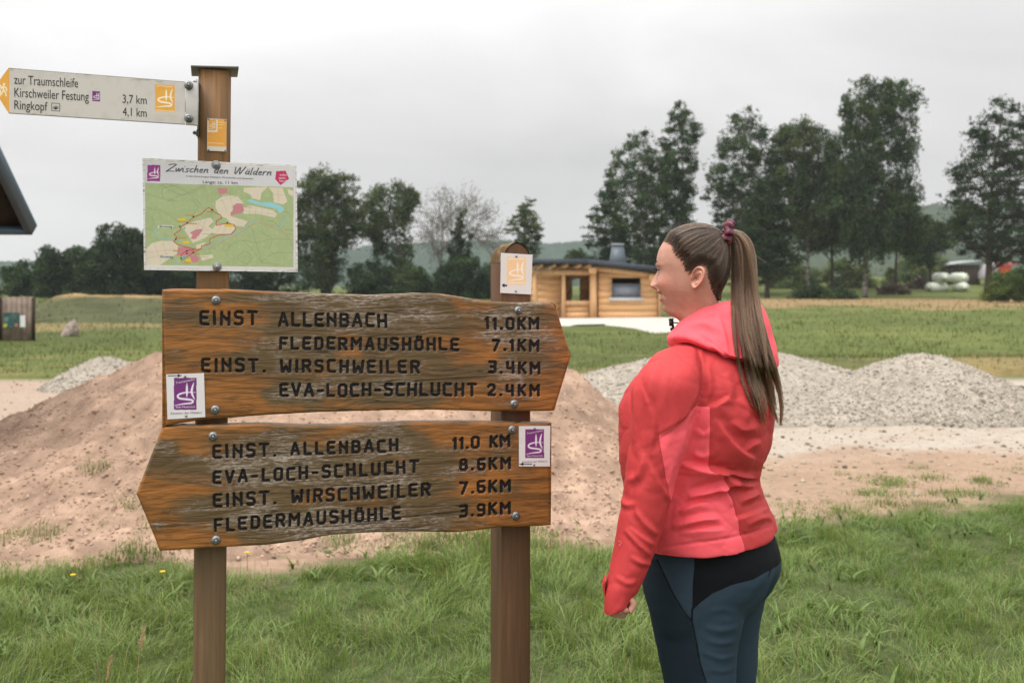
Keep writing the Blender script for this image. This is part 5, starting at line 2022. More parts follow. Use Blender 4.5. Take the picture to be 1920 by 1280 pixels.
def sticker():
    quad = [(388.5, 221.5), (425, 224), (424.5, 284.5), (388, 282.5)]
    r, tl0 = sign_thing('trail_marker', 'narrow orange trail plate on the tall post below the arrow sign', 'trail marker', 406, 253, 'square trail marker plates')
    tl = lambda P: tl0(P, -.034)
    OR = np.array(srgb(234, 166, 70))

    def f(P):
        c = np.tile(OR[None], (len(P), 1))
        c = over(c, rect(P, 389, 222, 408, 248), srgb(226, 218, 206))
        c = emblem(c, P, 391, 224.5, 405, 244.5, OR, srgb(240, 226, 196))
        c = over(c, P[:, 1] > 274 + (P[:, 0] - 388) * .04, srgb(216, 208, 200))
        c = over(c, soft(np.minimum.reduce([P[:, 0] - 388.3, 425 - P[:, 0], P[:, 1] - 222.5 - (P[:, 0] - 388) * .05]), .9), srgb(206, 186, 160))
        c = stroke(c, P, [[(409, 229), (420, 230)], [(410, 234), (418, 234.5)], [(410, 240), (416, 240.4)], [(391, 268), (419, 269.5)], [(397, 277.5), (416, 278.5)]], .55, srgb(246, 220, 160))
        return dirty(c, P, .12, 6)
    print_sheet('plate', quad, f, r, tl, .7)
    for a, b in ((391, 223.5), (422.5, 225.5), (391, 281), (422, 282.5)):
        link('nail', nail_me, MAT['steel'], r, loc=tl(np.array([(a, b)]))[0], scale=(.7, .7, .7))


sticker()

# metal arrow sign ------------------------------------------------------


def finger_sign():
    v = .012
    r, tl0 = sign_thing('arrow_sign', 'pale metal hiking arrow sign pointing left, bolted to the tall post', 'arrow sign', 190, 180)
    tl = lambda P: tl0(P, v)
    top = lambda x: 127.5 + (x - 16) * (153.5 - 127.5) / (347 - 16)
    bot = lambda x: 212.5 + (x - 16) * (233.5 - 212.5) / (347 - 16)
    BODY, AMB = np.array(srgb(206, 200, 192)), np.array(srgb(232, 170, 72))

    def f(P):
        x, y = P[:, 0], P[:, 1]
        t, b = top(x), bot(x)
        rel = (y - t) / (b - t)
        c = np.tile(BODY[None], (len(P), 1))
        c = over(c, sstep(.35, .75, fbm2(x * .07, y * .07, 4, 9)) * .25, srgb(170, 164, 150))
        gr = sstep(.05, .5, fbm2(x * .06, y * .3, 4, 12)) * (sstep(.12, .0, rel) + sstep(.9, 1.0, rel))
        c = over(c, gr * .6, srgb(132, 122, 92))
        am = sstep(-.5, .5, (17.5 - x))
        c = over(c, am, AMB)
        # walking figures
        for (ox, oy, s) in ((6.5, 169, 1.0), (-3.5, 165, .95)):
            L = [[(1, -11), (1.2, -10.8)], [(0, -8), (0, 0)], [(0, -7), (5, -4), (6, 1)], [(0, -7), (-4, -3)], [(0, 0), (4, 5), (5, 11)], [(0, 0), (-3, 6), (-6, 10)]]
            for i, l in enumerate(L):
                c = over(c, soft(dline(P, np.array(l) * s + np.array([ox, oy]))[0], 2.2 if i == 0 else 1.25), srgb(246, 232, 200))
        c = emblem(c, P, 173, 170.5, 188, 190, PURPLE, srgb(238, 226, 236), .06)
        c = emblem(c, P, 290.5, 158, 327.5, 208, AMB, srgb(250, 240, 214), .06)
        c = stroke(c, P, [[(294, 162), (302, 160.5), (312, 163), (324, 163)], [(293, 206.5), (326, 209)]], .6, srgb(248, 224, 170))
        c = stroke(c, P, [[(289, 216), (333, 219)]], .7, srgb(226, 182, 110))
        bx = [(97, 193.5), (112, 194.6), (112, 208.8), (97, 207.8), (97, 193.5)]
        c = stroke(c, P, [bx], .6, INK)
        c = stroke(c, P, [[(104.5, 205), (104.5 + 5.5 * math.cos(a), 204.6 - 6 * math.sin(a))] for a in (.25, .75, 1.3, 1.85, 2.4, 2.9)], .7, INK)
        ed = np.minimum(y - t, b - y)
        c = over(c, soft(ed, .9) * .75, srgb(96, 92, 84))
        return dirty(c, P, .14, 15)
    # pointed plate: grid with the left end drawn together to the tip
    nx, ny = 420, 96
    xs = np.linspace(-13, 347, nx)
    mid = 166.5
    tp = np.where(xs < 16, mid + (127.5 - mid) * (xs + 13) / 29, top(xs))
    bt = np.where(xs < 16, mid + (212.5 - mid) * (xs + 13) / 29, bot(xs))
    T = np.linspace(0, 1, ny)
    P = np.stack([np.tile(xs, ny), (tp[None] * (1 - T[:, None]) + bt[None] * T[:, None]).ravel()], -1)
    c = f(P)
    V = tl(P)
    rim = np.concatenate([np.arange(nx), np.arange(1, ny) * nx + nx - 1, (ny - 1) * nx + np.arange(nx - 2, -1, -1)])
    n, m = len(V), len(rim)
    V2 = np.concatenate([V, V[rim], V[rim] + np.array([0, .006, 0])])
    a0, a1 = n + np.arange(m), n + m + np.arange(m)
    side = np.stack([a0, np.roll(a0, -1), np.roll(a1, -1), a1], -1)
    cb = np.concatenate([c, np.tile(np.array([srgb(120, 116, 108)]), (2 * m, 1))])
    link('sign_plate', mesh_np('sign_plate', V2, [grid_faces(ny, nx)[:, ::-1], side, a1[::-1][None]], cols=cb), MAT['print'], r)
    ink = plain('dark_grey_ink', srgb(62, 60, 60), .5)
    sl = .058
    for (s, x0, yb, x1, cap) in (('zur Traumschleife', 26.5, 157.5, 146.5, 18), ('Kirschweiler Festung', 27, 181.5, 166.5, 18), ('Ringkopf', 27, 204.5, 89, 17.5), ('3,7 km', 230, 193, 275, 16.5), ('4,1 km', 230, 217, 275, 16.5)):
        print_text(s, x0, yb, x1, yb + (x1 - x0) * sl, cap, r, tl, ink)
    # clamp strip, two bolts and the angle bracket on the post's side
    q = tl(np.array([(347.8, 153.6), (371, 156), (371, 235.5), (347.8, 233.8)]))
    m_ = MB()
    Vq = [p - np.array([0, .0025, 0]) for p in q] + [p + np.array([0, .009, 0]) for p in q]
    m_.add(Vq, [(3, 2, 1, 0), (4, 5, 6, 7), (0, 1, 5, 4), (1, 2, 6, 5), (2, 3, 7, 6), (3, 0, 4, 7)])
    clamp = m_.build('clamp_strip', plain('aluminium_strip', srgb(196, 192, 188), .45, .4, .25, .1, 30), r, bevel=.001)
    for a in ((354, 161), (354, 222.5)):
        p = tl(np.array([a]))[0]
        link('bolt', bolt_me, MAT['steel'], r, loc=p - np.array([0, .003, 0]), scale=(.95, 1.1, .95))
    p0, p1 = tl(np.array([(369, 146), (369, 250)]))
    MB().box(p0[0] + .0005, p0[0] + .004, .02, .075, p1[2], p0[2]).build('bracket', MAT['steel'], r)
    for py in (146, 242):
        p = tl(np.array([(368, py)]))[0]
        link('bolt', bolt_me, MAT['steel'], r, loc=(p[0] + .0015, .05, p[2]), rot=(0, 0, -PI / 2), scale=(.8, 1, .8))
    # packing pieces that hold the plate's end against the post
    MB().box(p0[0] - .03, p0[0] + .0, .0105, .034, tl(np.array([(360, 205)]))[0][2], tl(np.array([(360, 180)]))[0][2]).build('spacer', MAT['steel'], r)


finger_sign()

# map panel -------------------------------------------------------------
SCRIPT = {
    'Z': (.78, [[(.08, .92), (.2, 1), (.78, 1), (.0, .02), (.22, .06), (.8, .0)]]), 'w': (.62, [[(0, .5), (.08, .02), (.3, .48), (.36, .02), (.62, .52)]]),
    'i': (.16, [[(0, .5), (.02, .06), (.12, .02)], [(.06, .76), (.09, .76)]]), 's': (.34, [[(.34, .48), (.12, .48), (.08, .34), (.26, .2), (.2, .02), (.0, .02)]]),
    'c': (.36, [[(.36, .46), (.16, .5), (.02, .25), (.1, .02), (.34, .08)]]), 'h': (.42, [[(.08, 1), (.02, 0)], [(.04, .3), (.22, .5), (.34, .44), (.3, .08), (.42, .03)]]),
    'e': (.36, [[(.02, .25), (.28, .34), (.26, .5), (.1, .46), (.02, .2), (.12, .0), (.34, .08)]]), 'n': (.42, [[(.04, .5), (.02, 0)], [(.03, .3), (.22, .5), (.34, .44), (.3, .08), (.42, .03)]]),
    'd': (.44, [[(.34, .46), (.14, .48), (.02, .2), (.12, .02), (.3, .18)], [(.42, 1), (.34, .06), (.44, .02)]]), 'W': (1.0, [[(.0, 1), (.12, 0), (.48, .96), (.56, 0), (1.0, 1.04)]]),
    'ä': (.44, [[(.34, .46), (.14, .48), (.02, .2), (.12, .02), (.3, .18)], [(.38, .5), (.34, .06), (.44, .02)], [(.14, .74), (.17, .74)], [(.34, .74), (.37, .74)]]),
    'l': (.14, [[(.08, 1), (.02, .08), (.12, .02)]]), 'r': (.34, [[(.04, .5), (.02, 0)], [(.03, .3), (.18, .5), (.34, .46)]]), ' ': (.4, []),
}


def map_panel():
    quad = [(267, 296.5), (556, 310.5), (558.5, 510), (270, 506)]
    r, tl0 = sign_thing('map_panel', 'white edged hiking map panel on the tall post above the wooden boards', 'map sign', 412, 404)
    tl = lambda P: tl0(P, -.028)
    C = lambda l: [(250 + a / 5.121, 280 + b / 5.121) for a, b in l]
    GRN, CRM, PNK, LAKE, RED = (np.array(srgb(*c)) for c in ((166, 180, 130), (218, 205, 182), (196, 132, 136), (150, 204, 212), (186, 62, 48)))
    fld = [[(790, 500), (870, 440), (1000, 450), (1060, 520), (960, 560), (930, 640), (1100, 690), (1060, 745), (960, 730), (890, 660), (830, 640), (790, 560)],
           [(1060, 370), (1290, 360), (1230, 420), (1220, 490), (1140, 470), (1120, 430), (1060, 410)], [(1300, 365), (1430, 370), (1480, 500), (1440, 530), (1350, 510), (1340, 420)],
           [(1050, 560), (1130, 540), (1340, 585), (1380, 620), (1360, 655), (1200, 620), (1060, 620)], [(590, 690), (740, 655), (770, 690), (720, 740), (780, 780), (690, 850), (570, 900), (540, 850), (480, 760), (460, 750)],
           [(790, 720), (940, 720), (980, 760), (930, 815), (800, 810), (740, 800)], [(115, 960), (180, 900), (260, 880), (380, 880), (430, 930), (420, 1000), (330, 1060), (260, 1110), (115, 1115)], [(600, 920), (700, 890), (640, 960), (610, 960)],
           [(1480, 380), (1535, 400), (1535, 450), (1490, 430)], [(640, 1020), (760, 1010), (770, 1040), (660, 1070)]]
    fld = [C(p) for p in fld]
    pink = [C(p) for p in ([(805, 375), (900, 370), (905, 420), (840, 435), (815, 420)], [(950, 545), (990, 520), (1050, 520), (1060, 590), (1040, 610), (940, 635), (930, 610), (960, 590)], [(540, 800), (600, 770), (670, 765), (640, 810), (600, 860), (550, 860), (570, 820)],
                               [(430, 940), (500, 930), (560, 960), (600, 975), (560, 1010), (480, 1020), (420, 1020)], [(540, 1020), (600, 1010), (640, 1055), (600, 1090), (560, 1080)])]
    lake = [C(p) for p in ([(1085, 490), (1130, 480), (1220, 510), (1300, 510), (1350, 515), (1440, 555), (1445, 600), (1400, 610), (1375, 570), (1300, 555), (1210, 535), (1120, 510)],)]
    route = [C(l) for l in ([(720, 560), (690, 585), (650, 625), (580, 650), (515, 705), (465, 740), (450, 775), (390, 815), (415, 840), (405, 870), (385, 885), (430, 915), (520, 940), (600, 962), (650, 955), (655, 925), (735, 910), (735, 860), (830, 820), (940, 815), (985, 765), (970, 725), (900, 710), (795, 730), (795, 690), (850, 660), (835, 630), (780, 605), (760, 575), (720, 560)],
                            [(600, 962), (540, 965), (470, 1000), (455, 1030)], [(650, 955), (575, 995), (520, 1030), (460, 1070)])]
    stream = [C(l) for l in ([(1180, 690), (1120, 710), (1060, 770), (960, 820), (870, 850), (810, 900), (740, 915), (690, 960)], [(1490, 630), (1440, 700), (1400, 760), (1350, 745)], [(240, 745), (200, 790), (230, 830), (300, 860), (400, 870)], [(460, 1070), (400, 1110)])]
    orng = [C(l) for l in ([(1190, 710), (1110, 740), (1040, 790), (940, 850), (840, 890), (740, 940)], [(1190, 710), (1280, 715), (1380, 775), (1440, 800), (1530, 820)])]
    blk = [C(l) for l in ([(320, 330), (500, 400), (650, 530)], [(120, 420), (260, 470), (430, 500)], [(290, 470), (280, 380), (440, 340)], [(260, 330), (470, 440), (690, 360)], [(120, 560), (300, 600), (430, 700)], [(180, 640), (200, 720)], [(330, 500), (530, 410), (700, 340)],
                          [(880, 980), (930, 920), (1050, 870), (1180, 900), (1320, 860), (1530, 870)], [(930, 920), (900, 1010), (960, 1060)], [(1100, 1110), (1000, 1040), (1080, 980), (1140, 1040), (1090, 1100)], [(1230, 1085), (1140, 960), (1050, 870)], [(1230, 1085), (1350, 1000), (1530, 990)], [(1230, 1085), (1400, 1110)], [(1230, 1085), (1180, 900), (1140, 760)],
                          [(1360, 700), (1420, 780), (1500, 860), (1530, 960)], [(560, 480), (620, 560), (560, 640)], [(120, 760), (200, 780)], [(1230, 800), (1330, 860), (1300, 960)])]
    grid_l = [C(l) for l in ([(820, 500), (990, 450)], [(850, 470), (900, 600)], [(930, 450), (960, 560)], [(1120, 545), (1110, 620)], [(1180, 560), (1170, 620)], [(1240, 570), (1230, 630)], [(1300, 580), (1290, 640)], [(1060, 590), (1370, 625)], [(600, 700), (720, 780)], [(650, 680), (560, 840)], [(700, 670), (620, 850)], [(840, 730), (800, 800)], [(900, 725), (860, 810)], [(200, 900), (270, 1090)], [(280, 890), (330, 1040)], [(120, 990), (400, 960)], [(120, 1050), (330, 1000)], [(1390, 370), (1390, 500)], [(1330, 430), (1450, 440)])]
    dots = [C([p])[0] for p in ((755, 583), (577, 648), (518, 706), (447, 742), (408, 861), (903, 707), (513, 975), (515, 1000), (575, 991), (460, 1047))]
    yell = [C(p) for p in ([(430, 660), (500, 662), (502, 690), (430, 688)], [(475, 878), (542, 880), (542, 905), (475, 903)], [(875, 718), (955, 722), (955, 745), (875, 742)], [(505, 1050), (555, 1052), (555, 1085), (505, 1082)])]
    brn = [C(l) for l in ([(525, 712), (605, 716)], [(505, 632), (575, 634)], [(710, 600), (780, 603)], [(425, 852), (505, 855)], [(385, 973), (440, 975)], [(585, 1002), (630, 1005)], [(480, 1085), (545, 1087)], [(430, 692), (505, 694)])]
    nmt = [C(l) for l in ([(830, 450), (905, 452)], [(1065, 556), (1140, 560)], [(665, 812), (765, 816)], [(640, 1032), (715, 1036)], [(730, 950), (790, 953)], [(1290, 688), (1350, 690)], [(1430, 600), (1480, 602)], [(1460, 775), (1530, 778)])]
    W_, WD = np.array(srgb(222, 219, 216)), np.array(srgb(186, 182, 182))
    # title strokes in a slanted pen hand
    tstr = []
    txt = 'Zwischen den Wäldern'
    tx0, tx1, tb0, tb1, hh = 318, 1322, 212, 252, 66
    unit = (tx1 - tx0) / (sum(SCRIPT[c][0] for c in txt) + .1 * (len(txt) - 1))
    x = tx0
    for ch in txt:
        w, ls = SCRIPT[ch]
        for l in ls:
            yb = tb0 + (tb1 - tb0) * (x - tx0) / (tx1 - tx0)
            pts = [(x + a * unit + b * 20, yb - b * hh) for a, b in l]
            sm = catmull(np.array(pts), max(6, 4 * len(pts))) if len(pts) > 2 else np.array(pts)
            tstr.append(np.array(C(sm)))
        x += (w + .1) * unit

    def f(P):
        c = np.tile(W_[None], (len(P), 1))
        u = (P[:, 0] - 267) / 290
        t0 = 296.5 + u * 14
        b0 = 506 + u * 4
        x, y = P[:, 0], P[:, 1]
        ins = (x > 271.5) & (x < 551.5) & (y > t0 + 7.5) & (y < b0 - 9)
        c = over(c, ins, np.array(srgb(212, 210, 212)))
        mp_ = ins & (x > 272.5) & (x < 550) & (y > 343 + (x - 272) * .029)
        m = np.zeros(len(P))
        c2 = np.tile(GRN[None], (len(P), 1)) * (1 + .10 * fbm2(x * .12, y * .12, 4, 3))[:, None]
        for p in fld:
            c2 = over(c2, inpoly(P, p), CRM)
        pl = fbm2(x * .35, y * .35, 3, 19)
        c2 = over(c2, (pl > .38) * .35, srgb(196, 204, 170))
        for l in grid_l:
            c2 = over(c2, soft(dline(P, l)[0], .25) * .55, srgb(150, 130, 106))
        for l in blk:
            c2 = over(c2, soft(dline(P, catmull(np.array(l), 14))[0], .3) * .6, srgb(96, 104, 80))
        for p in pink:
            c2 = over(c2, inpoly(P + .8 * np.stack([fbm2(x * .4, y * .4, 2, 5), fbm2(x * .4, y * .4, 2, 6)], -1), p), PNK)
        for p in lake:
            c2 = over(c2, inpoly(P, p), LAKE)
        for l in stream:
            c2 = over(c2, soft(dline(P, catmull(np.array(l), 20))[0], .7), srgb(140, 184, 200))
        for l in orng:
            c2 = over(c2, soft(dline(P, catmull(np.array(l), 20))[0], .45), srgb(206, 140, 90))
        for l in route:
            c2 = over(c2, soft(dline(P, l)[0], .75), RED)
        for p in yell:
            c2 = over(c2, inpoly(P, p), srgb(222, 190, 62))
        for l in brn:
            c2 = over(c2, soft(dline(P, l)[0], 1.0), srgb(188, 136, 60))
        for l in nmt:
            c2 = over(c2, soft(dline(P, l)[0], .5) * (.5 + .5 * np.sin(x * 2.2)), srgb(84, 80, 74))
        for p in dots:
            c2 = over(c2, soft(np.hypot(x - p[0], y - p[1]), 1.7), srgb(34, 34, 36))
        for p in C([(490, 757), (485, 1030), (493, 1042)]):
            c2 = over(c2, soft(np.hypot(x - p[0], y - p[1]), 1.8), srgb(70, 170, 200))
        for (a, b) in (((236, 728), (382, 756)), ((254, 1018), (386, 1046))):
            (xa, ya), (xb, yb) = C([a, b])
            c2 = over(c2, rect(P, xa, ya, xb, yb), srgb(206, 208, 200))
        c = np.where(mp_[:, None], c2, c)
        # header
        c = emblem(c, P, 276.2, 309.4, 300.4, 339.8, srgb(146, 56, 128), srgb(236, 222, 234))
        pent = C([(1372, 210), (1462, 205), (1496, 285), (1412, 345), (1362, 285)])
        c = over(c, inpoly(P, pent), srgb(196, 46, 92))
        for l in tstr:
            A = np.array([[.77, .64], [-.64 * 1.9, .77 * 1.9]])
            c = over(c, soft(dline(P @ A.T, l @ A.T)[0], 1.2, .6) * .92, srgb(46, 44, 46))
        # moulded edge and dirt
        e = np.minimum.reduce([x - 267 - (y - 296) * .014, 558 - x, y - t0, b0 - y])
        c = over(c, soft(np.abs(e - 4.6), .5) * .5, srgb(160, 156, 150))
        c = over(c, soft(np.abs(e - 7.6), .5) * .35, srgb(172, 168, 166))
        gm = sstep(.05, .45, fbm2(x * .07, y * .5, 4, 23)) * soft(e, 3.5, 1.5)
        c = over(c, gm * .8, srgb(128, 116, 96))
        return dirty(c, P, .08, 33)
    s = print_sheet('map_sheet', quad, f, r, tl, .8, .004)
    print_text('in den Gemarkungen Allenbach, Wirschweiler und Sensweiler', 349, 331.6, 475.5, 336.6, 3.6, r, tl, plain('soft_ink', srgb(96, 92, 94), .5), .35)
    print_text('Länge: ca. 11 km', 380.3, 343.6, 445.5, 345.4, 5.8, r, tl, plain('soft_ink_dark', srgb(52, 50, 54), .5))
    for i, (s_, a, b) in enumerate((('edel', 1404, 254), ('stein.', 1396, 284), ('land', 1404, 312))):
        p = C([(a, b), (a + (66 if i != 1 else 72), b + 3)])
        print_text(s_, p[0][0], p[0][1], p[1][0], p[1][1], 4.4, r, tl, 'ink_white')
    for (a, b, w) in ((254, 749, 120), (262, 1039, 122)):
        p = C([(a, b), (a + w, b + 2)])
        print_text('Einstieg', p[0][0], p[0][1], p[1][0], p[1][1], 4.0, r, tl, 'ink')
    for a in ((405, 309), (407, 500)):
        p = tl(np.array([a]))[0]
        link('bolt', ring_me, MAT['steel'], r, loc=p)
    # frame rim that gives the panel its edge
    q = tl(np.array(quad))
    m = MB()
    V = [p + np.array([0, .004, 0]) for p in q] + [p + np.array([0, .0085, 0]) for p in q]
    m.add(V, [(3, 2, 1, 0), (4, 5, 6, 7), (0, 1, 5, 4), (1, 2, 6, 5), (2, 3, 7, 6), (3, 0, 4, 7)])
    m.build('backing', MAT['white'], r)


map_panel()

# ------------------------------------------------------------------ the woman
PSI, YAW = math.radians(30), math.radians(22)
YB, YH = 2.50, 2.48
ROOT = np.array([wp(1318, 600, YB)[0], YB, 0])
fB, lB = np.array([-math.cos(PSI), math.sin(PSI), 0]), np.array([-math.sin(PSI), -math.cos(PSI), 0])
fH, lH = np.array([-math.cos(YAW), math.sin(YAW), 0]), np.array([-math.sin(YAW), -math.cos(YAW), 0])
person = thing('person', 'woman with a long brown ponytail in a coral rain jacket and blue grey leggings', 'person', ROOT)

MAT['jacket'] = None


def m_cloth(name, c, c2=None, rough=.62, spec=.2, k=1.0):
    """woven shell fabric; a second fabric takes over where the mesh's panel distance is positive"""
    t = NT(name, rough, spec)
    co = t.coord()
    n1 = t.noise(co, 40.0, 4, .6, .8)
    n2 = t.noise(co, 1100.0, 2, .5)
    c0 = t.mix(t.rng(n1, .3, .7), tuple(x * .95 for x in c), tuple(min(1, x * 1.04) for x in c))
    if c2:
        p = t.attr('panel', 'Fac')
        c1 = t.mix(t.rng(n1, .3, .7), tuple(x * .95 for x in c2), tuple(min(1, x * 1.04) for x in c2))
        c0 = t.mix(t.rng(p, -.35, .35), c0, c1)
        if k == 1.0:    # stitched seam between the two fabrics
            c0 = t.mix(t.rng(t.math('ABSOLUTE', p), .35, 1.1, .45, 0.0), c0, tuple(x * .45 for x in c))
    t.col(c0)
    t.bump(t.math('ADD', t.math('MULTIPLY', n1, 1.6 * k), t.math('MULTIPLY', n2, .25)), .22, .002)
    return t.m


C_CORAL, C_BRICK = (.90, .110, .138), (.51, .047, .050)
SHELL = m_cloth('shell_fabric', C_BRICK, C_CORAL)
CORAL = m_cloth('coral_fabric', C_CORAL)
BRICK = m_cloth('darker_red_fabric', C_BRICK)
LEGG = m_cloth('stretch_fabric', (.030, .050, .072), (.005, .006, .008), .7, .12, .3)
_nt = LEGG.node_tree
_mx = _nt.nodes.new('ShaderNodeMixRGB')
_at = _nt.nodes.new('ShaderNodeAttribute')
_at.attribute_name = 'front'
_bs = _nt.nodes['Principled BSDF'].inputs['Base Color']
_src = _bs.links[0].from_socket
_nt.links.new(_at.outputs['Fac'], _mx.inputs[0])
_nt.links.new(_src, _mx.inputs[1])
_mx.inputs[2].default_value = (.013, .022, .032, 1)
_nt.links.new(_mx.outputs[0], _bs)


def vnormals(V, fc):
    a, b, c, d = (V[fc[:, i]] for i in range(4))
    n = np.cross(c - a, d - b)
    N = np.zeros_like(V)
    for i in range(4):
        np.add.at(N, fc[:, i], n)
    return N / (np.linalg.norm(N, axis=1)[:, None] + 1e-12)


def orient(V, fc, axis=None):
    N = vnormals(V, fc)
    c = V.mean(0) if axis is None else axis
    if ((V - c) * N * np.array([1, 1, .2])).sum() < 0:
        fc = fc[:, ::-1]
        N = -N
    return fc, N


def loft(rows, nr, nc, spread=None):
    """rows: cx, cy, cz, ux, uy, vx, vy, exponent -> grid of sections; first column of each row along +u"""
    R = catmull(np.array(rows, float), nr)
    th = np.arange(nc) * 2 * PI / nc
    ct, st = np.cos(th), np.sin(th)
    e = R[:, 7][:, None]
    cs = np.sign(ct) * np.abs(ct)[None] ** (2 / e)
    sn = np.sign(st) * np.abs(st)[None] ** (2 / e)
    X = R[:, 0][:, None] + R[:, 3][:, None] * cs + R[:, 5][:, None] * sn
    Y = R[:, 1][:, None] + R[:, 4][:, None] * cs + R[:, 6][:, None] * sn
    Z = np.repeat(R[:, 2][:, None], nc, 1)
    return np.stack([X, Y, Z], -1).reshape(-1, 3), grid_faces(nr, nc, True)


def body_rows(tab, expo=2.25):
    """tab: row, left and right outline in the photograph, half width across the body -> loft rows"""
    out = []
    for t in tab:
        py, L, R, b = t[:4]
        k = YB / F
        hw = (R - L) / 2 * k
        a = math.sqrt(max(hw ** 2 - (b * math.sin(PSI)) ** 2, .0009)) / math.cos(PSI)
        c = wp((L + R) / 2, py, YB)
        out.append((c[0], c[1], c[2], fB[0] * a, fB[1] * a, lB[0] * b, lB[1] * b, t[4] if len(t) > 4 else expo))
    return out


def creases(V, N, lines, near=True):
    """displace along the normal: each crease is (polyline in pixels, height in mm, width in pixels, kind)"""
    P = topx(V)
    d = np.zeros(len(V))
    vis = sstep(-.1, .25, -(N * (V - np.array([0, 0, EYE])) / np.linalg.norm(V - np.array([0, 0, EYE]), axis=1)[:, None]).sum(1))
    for line, amp, w, kind in lines:
        L = catmull(np.array(line, float), 12) if len(line) > 2 else np.array(line, float)
        lo, hi = L.min(0) - 5 * w, L.max(0) + 5 * w
        k = np.where(((P > lo) & (P < hi)).all(1) & (vis > 0))[0]
        if not len(k):
            continue
        ds, sd_, al = dline(P[k], L)
        taper = np.sqrt(np.clip(np.sin(PI * np.clip(al, .001, .999)), 0, 1))
        s = ds / w
        if kind == 'ridge':
            f = np.exp(-(s * 1.1) ** 1.35) - .45 * np.exp(-((s - 1.7) ** 2))
        elif kind == 'seam':
            f = -np.exp(-s ** 2 * 2)
        else:   # lap: one side raised over the other
            q = s * sd_
            f = (1.7 * sstep(-.5, .45, q) - .7) * np.exp(-(np.abs(q) / 1.9) ** 1.6)
        d[k] += amp * .001 * f * taper * vis[k]
    return d


def wrinkle(V, scale, seed, amp, stretch=(1, 1, 1)):
    """soft billows with sharp creases between them, as stiff shell fabric folds"""
    Q = V * np.array(stretch) * scale
    Q = Q + .5 * np.stack([fbm(Q * .6, 2, seed + 7), fbm(Q * .6 + 9, 2, seed + 8), fbm(Q * .6 + 4, 2, seed + 9)], -1)
    i0 = np.floor(Q).astype(np.int64)
    d1 = np.full(len(V), 9.0)
    d2 = np.full(len(V), 9.0)
    for a in (-1, 0, 1):
        for b in (-1, 0, 1):
            for c in (-1, 0, 1):
                I = i0 + np.array([a, b, c])
                S = I + .5 + .45 * np.stack([_hash(I[:, 0], I[:, 1], I[:, 2], seed + q) for q in (1, 2, 3)], -1)
                d = np.sqrt(((Q - S) ** 2).sum(1))
                m = d < d1
                d2 = np.where(m, d1, np.minimum(d2, d))
                d1 = np.where(m, d, d1)
    e = d2 - d1
    return amp * (np.clip(e / .7, 0, 1) ** .7 - .6)


def sdist(P, polys):
    """signed distance in pixels to panel outlines: positive inside any of them"""
    o = np.full(len(P), -50.0)
    for poly in polys:
        ins = inpoly(P, poly)
        d = dline(P, list(poly) + [poly[0]])[0]
        o = np.maximum(o, np.where(ins, d, -d))
    return o


# jacket ------------------------------------------------------------
JT = [(600, 1290, 1368, .056), (622, 1276, 1388, .085), (642, 1256, 1408, .13), (662, 1246, 1426, .160), (690, 1206, 1438, .183), (722, 1179, 1446, .194), (765, 1164, 1448, .20),
      (832, 1162, 1443, .20), (884, 1166, 1424, .188), (905, 1170, 1423, .187), (950, 1182, 1439, .195), (985, 1196, 1452, .20), (1006, 1199, 1457, .203)]
V, fc = loft(body_rows(JT, 2.3), 270, 400)
xr = (V[:, 0] - ROOT[0])
low = sstep(1.15, .87, V[:, 2])
V[:, 2] += low * (.012 * xr / .17)
fc, N = orient(V, fc)
T_CR = [([(1279, 868), (1327, 879), (1362, 884), (1420, 896)], 9, 8, 'lap'), ([(1290, 932), (1327, 924), (1362, 912), (1392, 896)], 7, 7, 'ridge'),
        ([(1364, 888), (1392, 899), (1421, 903)], -8, 6, 'ridge'), ([(1344, 784), (1384, 837), (1421, 860)], 6, 10, 'lap'), ([(1328, 763), (1348, 755), (1368, 742)], 7, 8, 'lap'),
        ([(1326, 680), (1331, 728), (1318, 760)], 5, 7, 'ridge'), ([(1262, 988), (1311, 975), (1350, 972)], 5, 7, 'ridge'), ([(1272, 957), (1300, 945), (1330, 940)], 5, 6, 'lap'),
        ([(1236, 1027), (1300, 1018), (1380, 1006), (1452, 985)], 2.2, 3, 'seam'), ([(1384, 941), (1425, 924)], 5, 7, 'ridge'), ([(1380, 972), (1440, 950)], 4, 8, 'lap'),
        ([(1372, 790), (1392, 806), (1420, 800)], 5, 9, 'ridge'), ([(1400, 845), (1412, 830), (1430, 825)], 5, 7, 'lap'), ([(1331, 762), (1331, 820), (1331, 878)], 1.5, 2.5, 'seam'),
        ([(1358, 892), (1381, 960), (1398, 1022)], 1.5, 2.5, 'seam'), ([(1300, 850), (1318, 858), (1330, 850)], 3, 6, 'ridge'), ([(1305, 800), (1320, 812), (1331, 800)], 3, 6, 'lap'),
        ([(1345, 905), (1362, 925), (1372, 950)], 4, 8, 'ridge'), ([(1400, 985), (1425, 972), (1448, 972)], 3, 7, 'ridge'), ([(1270, 1000), (1300, 992), (1360, 990)], 3, 5, 'lap'),
        ([(1240, 690), (1262, 664), (1290, 655)], 3, 6, 'ridge'), ([(1360, 700), (1372, 730), (1368, 745)], 4, 9, 'ridge'), ([(1388, 745), (1400, 775), (1394, 800)], 5, 10, 'ridge')]
A_T = [(1270, 760), (1332, 762), (1331, 880), (1356, 890), (1381, 960), (1397, 1018), (1406, 1065), (1170, 1085), (1170, 965), (1240, 900), (1270, 820)]
torsoV, torsoF = V, fc

